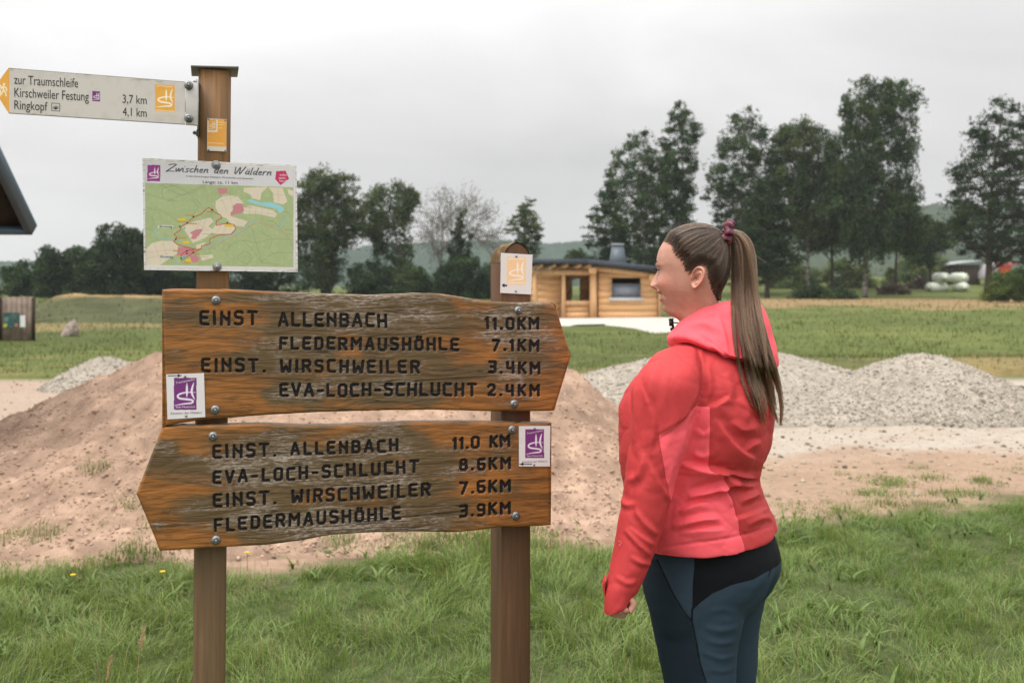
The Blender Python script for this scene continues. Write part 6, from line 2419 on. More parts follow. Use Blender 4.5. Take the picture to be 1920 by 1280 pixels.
# sleeves
YS = 2.305
SL = [(646, 1292, 10, .02), (652, 1280, 30, .05), (664, 1268, 42, .062), (684, 1260, 54, .072), (712, 1252, 62, .079), (760, 1246, 63, .08), (820, 1236, 58, .078), (880, 1222, 51, .072), (930, 1214, 47, .068),
      (980, 1202, 44, .064), (1040, 1186, 39, .058), (1088, 1170, 35, .052), (1120, 1160, 30, .046), (1138, 1157, 27, .042)]
YOFF = [.07, .05, .03, .012, 0, 0, .0, -.003, -.006, -.012, -.02, -.028, -.032, -.034]
rows = []
for (py, c, hw, dr), yo in zip(SL, YOFF):
    p = wp(c, py, YS + yo)
    k = (YS + yo) / F
    rows.append((p[0], p[1], p[2], -hw * k, 0, 0, -dr, 2.2))
V, fc = loft(rows, 300, 240)
# the cuff is cut on a slant: lower at the front
cz = sstep(1110, 1138, topx(V)[:, 1])
V[:, 2] += cz * np.clip((V[:, 0] - wp(1158, 1138, YS)[0]) * .45, -.02, .03)
fc, N = orient(V, fc)
S_CR = [([(1187, 705), (1190, 761), (1186, 830)], 5, 8, 'ridge'), ([(1313, 726), (1284, 787), (1236, 818)], 5, 8, 'lap'), ([(1296, 770), (1282, 830), (1268, 880)], 4, 9, 'ridge'),
        ([(1169, 991), (1196, 1020), (1222, 1042)], 4, 5, 'ridge'), ([(1177, 985), (1206, 1006), (1232, 1020)], 3.5, 5, 'lap'), ([(1189, 955), (1212, 985), (1236, 1004)], 4, 6, 'ridge'),
        ([(1181, 1044), (1204, 1056), (1226, 1058)], 3.5, 5, 'ridge'), ([(1174, 900), (1196, 890), (1206, 850)], 5, 8, 'ridge'), ([(1215, 860), (1240, 905), (1258, 935)], 4, 8, 'lap'),
        ([(1262, 875), (1254, 915), (1262, 950)], 4, 6, 'ridge'), ([(1232, 815), (1248, 880), (1256, 930)], 1.6, 2.5, 'seam'), ([(1160, 930), (1172, 945), (1190, 945)], 4, 6, 'ridge'),
        ([(1240, 670), (1222, 705), (1216, 760)], 4, 10, 'ridge'), ([(1270, 660), (1300, 690), (1318, 735)], 2, 3, 'seam'), ([(1200, 720), (1230, 790), (1222, 850)], 3.5, 10, 'lap'), ([(1150, 1080), (1176, 1094), (1196, 1092)], 2.5, 5, 'ridge')]
A_S = [(1320, 730), (1312, 757), (1284, 787), (1234, 816), (1252, 905), (1262, 955), (1300, 880), (1340, 760)]
slV, slF = V, fc
M = V - 2 * np.outer((V - ROOT) @ lB, lB)


def capped(V, fc, nc):
    n = len(V)
    V = np.concatenate([V, V[:nc].mean(0)[None], V[-nc:].mean(0)[None]])
    a, b = np.arange(nc), np.arange(n - nc, n)
    return V, fc, np.concatenate([np.stack([a, np.roll(a, 1), np.full(nc, n)], -1), np.stack([b, np.roll(b, -1), np.full(nc, n + 1)], -1)])


def union(parts, voxel):
    """one skin over several closed shells: vertices, normals, quads, edges"""
    pv, pq, pt, o = [], [], [], 0
    for V_, f_, nc in parts:
        a, b, c = capped(V_, f_, nc)
        pv.append(a)
        pq.append(b + o)
        pt.append(c + o)
        o += len(a)
    tmp = link('shell', mesh_np('shell', np.concatenate(pv), [np.concatenate(pq), np.concatenate(pt)]))
    rm = tmp.modifiers.new('union', 'REMESH')
    rm.mode, rm.voxel_size = 'VOXEL', voxel
    me = bpy.data.meshes.new_from_object(tmp.evaluated_get(bpy.context.evaluated_depsgraph_get()))
    bpy.data.objects.remove(tmp)
    n = len(me.vertices)
    V = np.empty(n * 3, np.float32)
    me.vertices.foreach_get('co', V)
    L = np.empty(len(me.loops), np.int32)
    me.loops.foreach_get('vertex_index', L)
    E = np.empty(len(me.edges) * 2, np.int32)
    me.edges.foreach_get('vertices', E)
    bpy.data.meshes.remove(me)
    return V.reshape(-1, 3).astype(float), L.reshape(-1, 4), E.reshape(-1, 2)


def relax(V, E, w, n):
    deg = np.bincount(E.ravel(), minlength=len(V)).astype(float)[:, None]
    for _ in range(n):
        S = np.zeros_like(V)
        for k in range(V.shape[1]):
            S[:, k] = np.bincount(E[:, 0], V[E[:, 1], k], len(V)) + np.bincount(E[:, 1], V[E[:, 0], k], len(V))
        V = V + .5 * w[:, None] * (S / deg - V)
    return V


V, fc, E = union([(torsoV, torsoF, 400), (slV, slF, 240), (M, slF[:, ::-1], 240)], .004)
V = relax(V, E, np.ones(len(V)), 7)
V = relax(V, E, sstep(1.235, 1.34, V[:, 2]), 110)
fc, N = orient(V, fc)
# which faces belong to a sleeve
bt = BVHTree.FromPolygons([tuple(p) for p in torsoV], [tuple(int(i) for i in f) for f in torsoF])
bs_ = BVHTree.FromPolygons([tuple(p) for p in slV], [tuple(int(i) for i in f) for f in slF])
bm2_ = BVHTree.FromPolygons([tuple(p) for p in M], [tuple(int(i) for i in f) for f in slF])
dist3 = np.array([[b.find_nearest(Vector(p))[3] for b in (bt, bs_, bm2_)] for p in V])
arm_side = np.where((V - ROOT) @ lB > 0, 1, 2)
ds_ = dist3[np.arange(len(V)), arm_side] - dist3[:, 0]
ds_ = relax(ds_[:, None], E, np.ones(len(V)), 25)[:, 0]      # soft signed measure: negative on a sleeve
on_sl = sstep(.004, -.004, ds_)
tc = (1.3 + .8 * sstep(1.2, 1.05, V[:, 2])) * creases(V, N, T_CR) + wrinkle(V, 7, 3, .0065, (1, 1, 1.5)) + wrinkle(V, 15, 30, .0022, (1, 1, 1.9)) * sstep(.10, .02, np.abs(V[:, 2] - 1.03)) + wrinkle(V, 19, 31, .0008, (1, 1, 1.5)) + .004 * fbm(V * np.array([7, 7, 9]), 2, 4)
sc_ = 1.3 * creases(V, N, S_CR) + wrinkle(V, 8, 13, .0055, (1, 1, .75)) + wrinkle(V, 17, 33, .002, (1, 1, 1.3)) * sstep(.12, .03, np.abs(V[:, 2] - 1.10)) + wrinkle(V, 21, 34, .0008) + .003 * fbm(V * np.array([9, 9, 7]), 2, 14)
P_ = topx(V)
panT = sdist(P_, [A_T])
front = (V[:, 1] > YB) & ((V - ROOT) @ fB > .05)
panT[front] = np.minimum(panT[front], -1)
panS = sdist(P_, [A_S])
panS[(V[:, 1] > YS + .05) | ((V - ROOT) @ lB < 0)] = -5
groove = .0012 * (np.exp(-(panT / 2.2) ** 2) * (1 - on_sl) + np.exp(-(panS / 2.2) ** 2) * on_sl) + .0030 * np.exp(-(ds_ / .0040) ** 2) * sstep(1.1, 1.25, V[:, 2])
V = V + N * ((tc * (1 - on_sl) + sc_ * on_sl) * sstep(1.45, 1.38, V[:, 2]) - groove)[:, None]
N2 = vnormals(V, fc)
own = np.where(ds_[fc].mean(1) < 0, arm_side[fc].max(1), 0)


def piece(name, k, parent, pan):
    f = fc[own == k]
    u = np.unique(f)
    rem = -np.ones(len(V), int)
    rem[u] = np.arange(len(u))
    me = mesh_np(name, V[u] - ROOT, rem[f], smooth=True, attrs={'panel': pan[u]})
    me.normals_split_custom_set_from_vertices([tuple(n) for n in N2[u]])
    return link(name, me, [SHELL], parent)


jk = piece('jacket', 0, person, panT)
piece('sleeve', 1, jk, panS)
piece('sleeve', 2, jk, np.full(len(V), -5.0))
jacketV, jacketF = V, fc
sleeveV, sleeveF = V, fc
# cuff tab and small stitched mark
q = wp(1134, 1096, YS - .06)
m = MB()
pts = [wp(1133, 1112, YS - .03), wp(1131, 1094, YS - .03), wp(1136, 1082, YS - .035)]
for a, b in zip(pts[:-1], pts[1:]):
    m.bar(a - ROOT, b - ROOT, .004, .03, (0, 1, 0))
m.build('cuff_tab', BRICK, jk, bevel=.0015)
bvs = BVHTree.FromPolygons([tuple(p) for p in sleeveV], [tuple(int(i) for i in f) for f in sleeveF])


def on_front(bv, px, py, lift=.0008):
    o = Vector((0, 0, EYE))
    d_ = Vector(wp(px, py, 1.0)) - o
    h = bv.ray_cast(o, d_.normalized())
    return None if h[0] is None else np.array(h[0]) - np.array(d_.normalized()) * lift


mk = []
for L in ([(1156, 1020), (1159, 1014), (1166, 1018), (1160, 1026)], [(1161, 1019), (1164, 1023)]):
    pts = [on_front(bvs, *p) for p in catmull(np.array(L, float), 10)]
    pts = [p - ROOT for p in pts if p is not None]
    if len(pts) > 2:
        mk.append(pts)
m = MB()
for pts in mk:
    m.tube(pts, .0007, 5)
if mk:
    m.build('sleeve_mark', plain('grey_red_thread', srgb(214, 110, 110), .6), jk)

# hood lying round the neck
NC = np.array([wp(1319, 590, 2.49)[0], 2.49, 0])
HT = {0: ((.058, 1.365), (.062, 1.398), (.075, 1.388), (.083, 1.360), (.070, 1.33)),
      40: ((.052, 1.385), (.058, 1.418), (.075, 1.406), (.094, 1.374), (.080, 1.34)),
      90: ((.052, 1.40), (.060, 1.446), (.082, 1.432), (.128, 1.388), (.120, 1.372)),
      135: ((.056, 1.41), (.066, 1.462), (.100, 1.440), (.160, 1.345), (.145, 1.33)),
      180: ((.065, 1.40), (.080, 1.466), (.140, 1.448), (.188, 1.315), (.165, 1.285)),
      225: ((.065, 1.40), (.085, 1.466), (.150, 1.455), (.178, 1.345), (.150, 1.31)),
      270: ((.052, 1.40), (.062, 1.452), (.088, 1.436), (.128, 1.388), (.115, 1.365)),
      320: ((.052, 1.385), (.058, 1.418), (.075, 1.406), (.094, 1.374), (.080, 1.34))}
keys = sorted(HT)
nth, npr = 220, 70
th = np.linspace(0, 360, nth, endpoint=False)
arr = np.array([HT[k] for k in keys] + [HT[0]])            # 9 x 5 x 2
kk = np.array(keys + [360], float)
# periodic smooth interpolation round the neck
G = np.zeros((nth, 5, 2))
for i in range(5):
    for j in range(2):
        v = np.interp(th, kk, arr[:, i, j])
        ker = np.hanning(31)
        ker /= ker.sum()
        G[:, i, j] = np.convolve(np.concatenate([v[-15:], v, v[:15]]), ker, 'valid')
V = []
for i, a in enumerate(np.radians(th)):
    pr = catmull(G[i], npr)
    dirv = fB * math.cos(a) + lB * math.sin(a)
    V.append(NC + dirv[None] * pr[:, :1] + np.array([0, 0, 1.0]) * pr[:, 1:])
V = np.concatenate(V)
fc = grid_faces(nth, npr)
fc = np.concatenate([fc, np.stack([(nth - 1) * npr + np.arange(npr - 1), (nth - 1) * npr + np.arange(1, npr), np.arange(1, npr), np.arange(npr - 1)], -1)])
N = vnormals(V, fc)
if ((V - NC - np.array([0, 0, 1.4])) * N).sum() < 0:
    N = -N
    fc = fc[:, ::-1]
H_CR = [([(1285, 612), (1320, 606), (1350, 622)], 4, 7, 'ridge'), ([(1290, 600), (1330, 596), (1362, 600)], 3, 6, 'lap'), ([(1330, 640), (1352, 660), (1380, 690)], 3, 5, 'ridge'), ([(1350, 590), (1362, 630), (1372, 672)], 4, 9, 'lap'),
        ([(1300, 622), (1340, 646), (1384, 690)], 3, 3.5, 'seam'), ([(1395, 640), (1410, 680), (1420, 710)], 4, 9, 'ridge'), ([(1425, 590), (1436, 630), (1438, 660)], 3, 7, 'ridge')]
d = 1.6 * creases(V, N, H_CR) + wrinkle(V, 9, 23, .006, (1, 1, .8)) + wrinkle(V, 20, 35, .0012) + .004 * fbm(V * 9, 2, 24)
V = V + N * d[:, None]
hd = link('hood', mesh_np('hood', V - ROOT, fc, smooth=True), [CORAL], jk)
hoodV, hoodF = V.copy(), fc

# leggings ------------------------------------------------------------
TT = [(950, 1216, 1436, .165), (1000, 1208, 1450, .175), (1040, 1203, 1461, .182), (1066, 1203, 1460, .184), (1100, 1206, 1447, .184), (1130, 1214, 1426, .18), (1160, 1226, 1400, .168), (1195, 1250, 1372, .12)]


def leg_rows(side):
    s = 1 if side > 0 else -1
    out = []
    # row, left, right outline at this leg's depth; lateral offset of the leg
    tab = [(1120, 1216, 1392, .086), (1160, 1222, 1388, .086), (1200, 1230, 1381, .085), (1240, 1238, 1378, .083), (1290, 1248, 1377, .08), (1360, 1262, 1372, .075), (1420, 1270, 1368, .068), (1480, 1276, 1372, .066), (1540, 1284, 1376, .064), (1600, 1298, 1366, .05), (1640, 1304, 1358, .04)]
    lat = np.interp([t[0] for t in tab], [1120, 1300, 1640], [.092, .092, .085])
    for (py, L, R, b), lt in zip(tab, lat):
        Yl = YB - .87 * lt
        k = Yl / F
        hw = (R - L) / 2 * k
        a = math.sqrt(max(hw ** 2 - (b * math.sin(PSI)) ** 2, .0009)) / math.cos(PSI)
        c = wp((L + R) / 2, py, Yl)
        if s < 0:
            c = c - 2 * lt * lB + np.array([.0, 0, 0])
        out.append((c[0], c[1], c[2], fB[0] * a, fB[1] * a, lB[0] * b, lB[1] * b, 2.1))
    return out


TR_CR = [([(1384, 1176), (1350, 1182), (1320, 1174)], 2.5, 6, 'ridge'), ([(1382, 1200), (1352, 1206), (1325, 1200)], 2.5, 5, 'ridge'), ([(1381, 1226), (1352, 1234), (1318, 1222)], 2.5, 5, 'ridge'), ([(1380, 1250), (1356, 1258), (1330, 1254)], 2, 5, 'ridge'),
         ([(1446, 1068), (1440, 1090), (1420, 1118), (1396, 1142)], -3, 7, 'ridge'), ([(1384, 1150), (1360, 1142), (1330, 1146)], 1.5, 6, 'ridge'), ([(1232, 1050), (1262, 1115), (1297, 1165), (1311, 1240), (1325, 1290)], -1.2, 2.5, 'ridge')]
Y_BL = [(1302, 1020), (1302, 1060), (1299, 1090), (1298, 1144), (1312, 1130), (1336, 1112), (1372, 1096), (1412, 1086), (1458, 1060), (1475, 1040), (1470, 990), (1300, 1000)]


def seam_dist(V):
    P = topx(V)
    o = sdist(P, [Y_BL])
    for L, w in (([(1232, 1050), (1248, 1085), (1262, 1115), (1280, 1144), (1297, 1166), (1305, 1205), (1312, 1245), (1325, 1285), (1332, 1350)], 2.5), ([(1298, 1140), (1297, 1168)], 1.8), ([(1446, 1064), (1441, 1080)], 1.0)):
        o = np.maximum(o, w - dline(P, L)[0])
    return o


V, fc = loft(body_rows(TT, 2.15), 130, 260)
# a hollow between the buttocks, along the centre of the back
relB = V - ROOT
u_lat = relB @ lB
back = ((relB @ fB) < 0)
V = V - np.outer(np.where(back, .016 * np.exp(-(u_lat / .02) ** 2) * sstep(.86, .74, V[:, 2]), 0), -fB)


feet = []
shells = [(V, fc, 260)]
for sg in (1, -1):
    W_, f_ = loft(leg_rows(sg), 200, 150)
    feet.append(W_[-150:].mean(0))
    shells.append((W_, f_, 150))
V, fc, E = union(shells, .0036)
V = relax(V, E, np.ones(len(V)), 24)
fc, N = orient(V, fc)
V = V + N * (.85 * creases(V, N, TR_CR) + .0006 * fbm(V * np.array([20, 20, 60]), 2, 45))[:, None]
me = mesh_np('leggings', V - ROOT, fc, smooth=True, attrs={'panel': seam_dist(V), 'front': (sdist(topx(V), [[(1150, 1000), (1231, 1050), (1248, 1085), (1262, 1115), (1280, 1144), (1297, 1166), (1305, 1205), (1312, 1245), (1325, 1285), (1340, 1400), (1340, 1800), (1100, 1800)]]) > 0).astype(float)})
pel = link('leggings', me, [LEGG], person)
for s, fl in zip((1, -1), feet):
    # shoe below the frame
    m = MB()
    pts = [fl - ROOT + fB * a for a in (-.07, -.04, .02, .09, .15, .18)]
    gz = fl[2]
    pts = [np.array([p[0], p[1], zz]) for p, zz in zip(pts, (.05, .06, .062, .05, .042, .036))]
    m.tube(catmull(np.array(pts), 16), np.interp(np.linspace(0, 1, 16), [0, .1, .4, .8, 1], [.02, .042, .048, .042, .015]), 14)
    m.tube([np.array([fl[0], fl[1], gz + .03]) - ROOT * np.array([1, 1, 0]), np.array([fl[0], fl[1], .06]) - ROOT * np.array([1, 1, 0])], [.048, .046], 14)
    link('shoe', m.mesh('shoe', True), plain('dark_shoe', (.03, .03, .033), .7), person)

HAIRLINE = [(1243, 450), (1248, 456), (1255, 461), (1257, 475), (1263, 483), (1270, 489), (1274, 500), (1276, 509), (1282, 513), (1290, 506), (1300, 498), (1311, 501), (1315, 510), (1318, 522), (1323, 536), (1331, 550), (1340, 563), (1400, 572), (1420, 400), (1230, 400)]
# head and body -------------------------------------------------------
KH = YH / F
HO = np.array([wp(1300, 505, YH)[0], YH, wp(1300, 505, YH)[2]])     # origin of the head: between the ears
zrow = lambda py: (505 - np.asarray(py, float)) * KH
HR = np.array([  # row, front, back (pixels from the origin), half width (m), front sharpness
    (428.2, -6, 9, .004, 1), (429.5, 6, 18, .020, 1), (432, 19, 29, .034, 1), (437, 33, 39, .048, .98), (445, 47, 47, .060, .96), (455, 57, 53, .068, .94), (468, 64.5, 56.5, .0725, .92),
    (483, 68.5, 58, .0748, .92), (495, 69.5, 58.5, .0748, .93), (503, 67.5, 58, .0742, .96), (510, 66.5, 57, .0732, .98), (522, 66.5, 54, .0712, .98), (534, 67.0, 50, .069, 1.0),
    (545, 66.8, 47, .066, 1.02), (553, 65.0, 46, .0620, 1.06), (562, 62.0, 46, .0575, 1.1), (572, 58.5, 47, .052, 1.16), (580, 56.5, 49, .0475, 1.18), (586, 53.5, 51, .045, 1.15), (591.5, 43, 53, .0435, 1.08),
    (598, 29, 55, .043, 1.02), (607, 22, 58, .044, 1), (614, 20, 62, .049, 1), (630, 20, 66, .054, 1), (650, 24, 66, .062, 1), (680, 34, 72, .075, 1), (740, 55, 84, .11, 1), (880, 55, 78, .125, 1), (1000, 62, 84, .13, 1), (1100, 50, 80, .12, 1), (1130, 10, 20, .03, 1)], float)
pys = np.concatenate([np.linspace(428.2, 434, 14)[:-1], np.arange(434, 604, .8), np.linspace(604, 660, 24), np.linspace(666, 1130, 30)])
ker = np.array([1, 2, 3, 2, 1.]) / 9


def row_i(c):
    f = np.arange(424, 1140, 1.0)
    v = np.interp(f, HR[:, 0], HR[:, c])
    v2 = np.convolve(np.concatenate([np.full(4, v[0]), v, np.full(4, v[-1])]), np.array([1, 2, 3, 4, 5, 4, 3, 2, 1.]) / 25, 'valid')
    o = np.interp(pys, f, v2)
    t = sstep(432, 440, pys)
    return np.interp(pys, HR[:, 0], HR[:, c]) * (1 - t) + o * t


xf, xb, hw_, shp = row_i(1) * KH, row_i(2) * KH, row_i(3), row_i(4)
nph = 200
ph = np.arange(nph) * 2 * PI / nph
# more columns on the face
ph = ph - .35 * np.sin(ph)
cp, sp = np.cos(ph), np.sin(ph)
c0 = (xf - xb) / 2
PYg = np.repeat(pys, nph)
Zg = zrow(PYg)
CP, SP = np.tile(cp, len(pys)), np.tile(sp, len(pys))
XF, XB, HWg, SH = (np.repeat(v, nph) for v in (xf, xb, hw_, shp))
mid = np.repeat(np.minimum(xf - .004, np.maximum(-xb + .004, np.interp(pys, [428, 440, 545, 600], [-2, -2, -8, -20]) * KH)), nph)
Xg = mid + np.where(CP > 0, (XF - mid) * np.abs(CP) ** SH, -(XB + mid) * np.abs(CP))
Yg = HWg * np.sign(SP) * np.abs(SP) ** np.where(CP > 0, .97, .97)
face = sstep(.05, .45, CP)
ga = lambda v, c, s: np.exp(-((v - c) / s) ** 2)
px_ = KH
ay = np.abs(Yg)
dx = np.zeros_like(Xg)
# nose: bridge, tip, wings
nose = np.interp(PYg, [494, 501, 505, 510, 516, 522, 528, 532, 535, 538.5, 541.5, 544, 547], [0, .4, .8, 2.8, 6.0, 9.6, 13.4, 15.6, 15.8, 14.6, 8.5, 2.5, 0])
nw = np.interp(PYg, [500, 512, 524, 533, 542], [.0085, .0085, .0098, .0118, .0115])
dx += nose * px_ * ga(ay, 0, nw)
dx += 6.5 * px_ * ga(ay, .0135, .0062) * ga(PYg, 536.5, 5.0)
dx -= 3.5 * px_ * ga(ay, .0085, .0035) * ga(PYg, 541.5, 2.2)
dx -= 1.8 * px_ * ga(ay, .021, .004) * ga(PYg, 538, 6)
# brow, eye socket, cheek
dx += 2.2 * px_ * ga(ay, .024, .018) * ga(PYg, 497, 5)
dx -= 7.5 * px_ * ga(ay, .031, .0125) * ga(PYg, 508, 7.5)
dx += 4.4 * px_ * ga(ay, .031, .0105) * ga(PYg, 508.5, 5.5)
dx += 1.2 * px_ * ga(ay, .031, .013) * ga(PYg, 503.2, 1.8)
dx -= 1.2 * px_ * ga(ay, .031, .013) * ga(PYg, 501.0, 1.2)
dx += 7.0 * px_ * ga(ay, .043, .017) * ga(PYg, 531, 12)
# lips in a smile: the corners are higher
mline = 554.5 - 4.0 * (ay / .027) ** 2
mw = sstep(.030, .022, ay)
dx += 2.4 * px_ * ga(PYg, mline - 5.6, 2.8) * mw * (1 - .35 * (ay / .025) ** 2)
dx -= 9.0 * px_ * ga(PYg, mline + 1.2, 4.0) * mw
dx += 2.7 * px_ * ga(PYg, mline + 8.6, 3.6) * mw * (1 - .35 * (ay / .025) ** 2)
dx -= 2.2 * px_ * ga(ay, .0315, .005) * ga(PYg, 549, 5)
dx -= 2.0 * px_ * ga(PYg, 570.5, 3.0) * ga(ay, 0, .02)
dx += 2.4 * px_ * ga(PYg, 579, 5.0) * ga(ay, 0, .017)
# fold from nose to mouth corner
fold = dline(np.stack([ay, PYg * px_], -1), [(.019, 538 * px_), (.027, 546 * px_), (.0335, 556 * px_)])[0]
dx -= 2.8 * px_ * ga(fold, 0, .0035)
Xg = Xg + dx * face
# jaw line: hollow under it at the side
Yg = Yg * (1 - .05 * ga(PYg, 590, 8) * sstep(.2, -.3, CP))


def head_w(x, y, z):
    return HO + np.asarray(x)[..., None] * fH + np.asarray(y)[..., None] * lH + np.asarray(z)[..., None] * np.array([0, 0, 1.0])


Vh = head_w(Xg, Yg, Zg)
# the trunk part turns with the body
fch = grid_faces(len(pys), nph, True)
skin = np.array([.52, .27, .20])
cs = np.tile(skin[None], (len(Vh), 1))
cs = over(cs, .5 * ga(ay, .045, .022) * ga(PYg, 533, 16) * face, (.62, .225, .17))
cs = over(cs, .45 * ga(ay, 0, .012) * ga(PYg, 535, 6) * face, (.60, .24, .18))
lip = mw * face * np.maximum(ga(PYg, mline - 5.4, 2.2), ga(PYg, mline + 8.4, 3.0))
cs = over(cs, np.clip(lip * 1.1, 0, 1) * .8, (.46, .14, .13))
teeth = (sstep(.024, .018, ay) * face * (np.abs(PYg - (mline - .4)) < 2.6))
cs = over(cs, mw * face * ga(PYg, mline + 3.0, 2.6) * .95, (.06, .018, .018))
cs = over(cs, teeth * .95, (.75, .71, .66))
cs = over(cs, .5 * ga(ay, .0085, .003) * ga(PYg, 541.5, 1.8) * face, (.16, .06, .05))
cs = over(cs, .25 * sstep(560, 600, PYg) * sstep(.3, -.4, CP), (.50, .24, .17))
cs = over(cs, .3 * ga(PYg, 507, 6) * ga(ay, .031, .013) * face, (.46, .22, .17))
cs = cs * (1 + .10 * fbm(Vh * 90, 4, 77) + .07 * fbm(Vh * 420, 2, 78))[:, None]
cs = over(cs, sstep(.3, .6, fbm(Vh * 230, 2, 79)) * .25 * face, (.50, .20, .15))

# ear, one shape used on both sides
er = np.linspace(0, 1.0, 26)
et = np.arange(60) * 2 * PI / 60
ER, ET = np.meshgrid(er, et, indexing='ij')
ew = .0168 * (1 + .22 * np.sin(ET) - .12 * np.maximum(0, -np.sin(ET)) ** 2)
ex0, ez0 = ER * ew * np.cos(ET), ER * .0292 * np.sin(ET)
rimz = ga(ER, .86, .11) * (.0062 * (1 - .75 * sstep(.2, 1.0, -np.sin(ET)) - .35 * sstep(.4, 1.0, -np.cos(ET)) * sstep(.6, -.2, np.sin(ET))))
anti = ga(np.hypot((ex0 - .0035) / .0085, (ez0 - .001) / .0165), .82, .22) * .0036 * sstep(-.35, .3, np.cos(ET) + .25)
conch = -ga(np.hypot((ex0 + .0028) / .0075, (ez0 + .0035) / .0095), 0, .95) * .0082
trag = ga(np.hypot((ex0 + .0118) / .0042, (ez0 + .004) / .006), 0, 1) * .0042
lobe = ga(np.hypot((ex0 + .003) / .008, (ez0 + .0225) / .007), 0, 1) * .0022
eh = .0062 + rimz + anti + conch + trag + lobe + .36 * np.clip(ex0 + .012, 0, 1) * 1.0
eh = eh - sstep(.93, 1.0, ER) * .0052
sk = np.array([1.0])
tl_ = math.radians(-20)
EX, EZ = ex0 * math.cos(tl_) - ez0 * math.sin(tl_), ex0 * math.sin(tl_) + ez0 * math.cos(tl_)
# skirt to the head
EX = np.concatenate([EX, EX[-1:] * .86])
EZ = np.concatenate([EZ, EZ[-1:] * .90])
EH = np.concatenate([eh, np.full((1, 60), -.012)])
bvh_h = BVHTree.FromPolygons([tuple(p) for p in Vh], [tuple(int(i) for i in f) for f in fch])
ear_parts = []
ecx, ecz = -19.5 * KH, zrow(521)
for sgn in (1, -1):
    ysurf = .0715
    Ve = head_w((ecx - EX).ravel(), (sgn * (ysurf - .002 + EH)).ravel(), (ecz + EZ).ravel())
    fe = grid_faces(27, 60, True)
    cap_c = np.array([Ve[:60].mean(0)])
    if sgn > 0:
        fe = fe[:, ::-1]
    inner = ga(np.hypot((ex0 + .0028) / .0075, (ez0 + .0035) / .0095), 0, .9).ravel()
    ce = np.tile(np.array([[.56, .27, .20]]), (len(Ve), 1))
    rr_ = np.concatenate([rimz.ravel(), np.zeros(60)]) / .006
    ce = over(ce, .45 * np.clip(rr_, 0, 1), (.62, .25, .18))
    ce = over(ce, .55 * np.concatenate([inner, np.zeros(60)]), (.22, .075, .055))
    ear_parts.append((Ve, fe, ce))

# hand: knuckles and curled fingers, thumb along the front; wrist inside the cuff
hm = MB()
hy = YS - .034
HP = lambda px, py, y=0.0: wp(px, py, hy + y)


def finger(pts, r0, r1):
    p = catmull(np.array(pts), 12)
    r = np.linspace(r0, r1, 12)
    r[-1] *= .55
    r[-2] *= .9
    hm.tube(p, r, 10)


hm.tube(catmull(np.array([HP(1170, 1075, .012), HP(1162, 1098), HP(1160, 1112), HP(1164, 1132)]), 14), [.018, .019, .021, .023, .024, .025, .026, .028, .029, .029, .028, .026, .022, .016], 16)
for i in range(4):
    yy = (-.026, -.010, .006, .021)[i]
    dx0 = (4, 2, 0, -3)[i]
    finger([HP(1160 + dx0, 1128, yy), HP(1166 + dx0, 1143 - i, yy), HP(1178 + dx0, 1143 - i, yy + .001), HP(1183 + dx0, 1130, yy + .002), HP(1176 + dx0, 1121, yy + .002)], .0088, .0068)
finger([HP(1150, 1108, -.012), HP(1150, 1126, -.02), HP(1157, 1141, -.026), HP(1167, 1147, -.024)], .0105, .0072)
hV = np.concatenate(hm.V)
hand_parts = (hV, [np.concatenate(hm.Q), np.concatenate(hm.T)])

allV, fq, ft, allC, off_ = [Vh], [fch], [], [cs], len(Vh)
for k_ in (0, len(Vh) - nph):       # close the crown and the bottom
    allV.append(Vh[k_:k_ + nph].mean(0)[None])
    allC.append(skin[None])
    ids = k_ + np.arange(nph)
    ft.append(np.stack([ids, np.roll(ids, 1), np.full(nph, off_)], -1) if k_ == 0 else np.stack([ids, np.roll(ids, -1), np.full(nph, off_)], -1))
    off_ += 1
for Ve, fe, ce in ear_parts:
    allV.append(Ve)
    fq.append(fe + off_)
    allC.append(ce)
    off_ += len(Ve)
for V_, flip in ((hV, False), (hV - 2 * np.outer((hV - ROOT) @ lB, lB), True)):
    allV.append(V_)
    q_, t_ = hand_parts[1]
    fq.append((q_[:, ::-1] if flip else q_) + off_)
    ft.append((t_[:, ::-1] if flip else t_) + off_)
    allC.append(np.tile(np.array([[.54, .27, .20]]), (len(V_), 1)))
    off_ += len(V_)
# arms and legs inside the clothes
bm_ = MB()
for s in (1, -1):
    ax = [np.array([r_[0], r_[1], r_[2]]) for r_ in rows[3:]]
    if s < 0:
        ax = [p - 2 * ((p - ROOT) @ lB) * lB for p in ax]
    ax = [ax[0] * .5 + (ROOT + np.array([0, 0, ax[0][2]])) * .5 - np.array([0, 0, .06])] + [a - np.array([0, 0, .02]) for a in ax[1:]]
    bm_.tube(catmull(np.array(ax), 20), np.linspace(.045, .02, 20), 12)
    lr = leg_rows(s)
    lx = [np.array([r_[0], r_[1], r_[2]]) for r_ in lr]
    bm_.tube(catmull(np.array([lx[0] + np.array([0, 0, .12])] + lx), 24), np.interp(np.linspace(0, 1, 24), [0, .5, 1], [.062, .045, .028]), 12)
bV = np.concatenate(bm_.V)
allV.append(bV)
fq.append(np.concatenate(bm_.Q) + off_)
ft.append(np.concatenate(bm_.T) + off_)
allC.append(np.tile(skin[None], (len(bV), 1)))


def m_skin():
    t = NT('skin', .48, .35)
    c = t.attr('Col')
    f = t.noise(t.coord(), 420, 3, .6)
    t.col(t.mix(1.0, c, t.mix(f, (.94, .93, .93), (1.05, 1.05, 1.05)), 'MULTIPLY'))
    t.b.inputs['Subsurface Weight'].default_value = .18
    t.b.inputs['Subsurface Radius'].default_value = (.01, .004, .002)
    t.b.inputs['Subsurface Scale'].default_value = .6
    t.bump(f, .12, .0006)
    return t.m


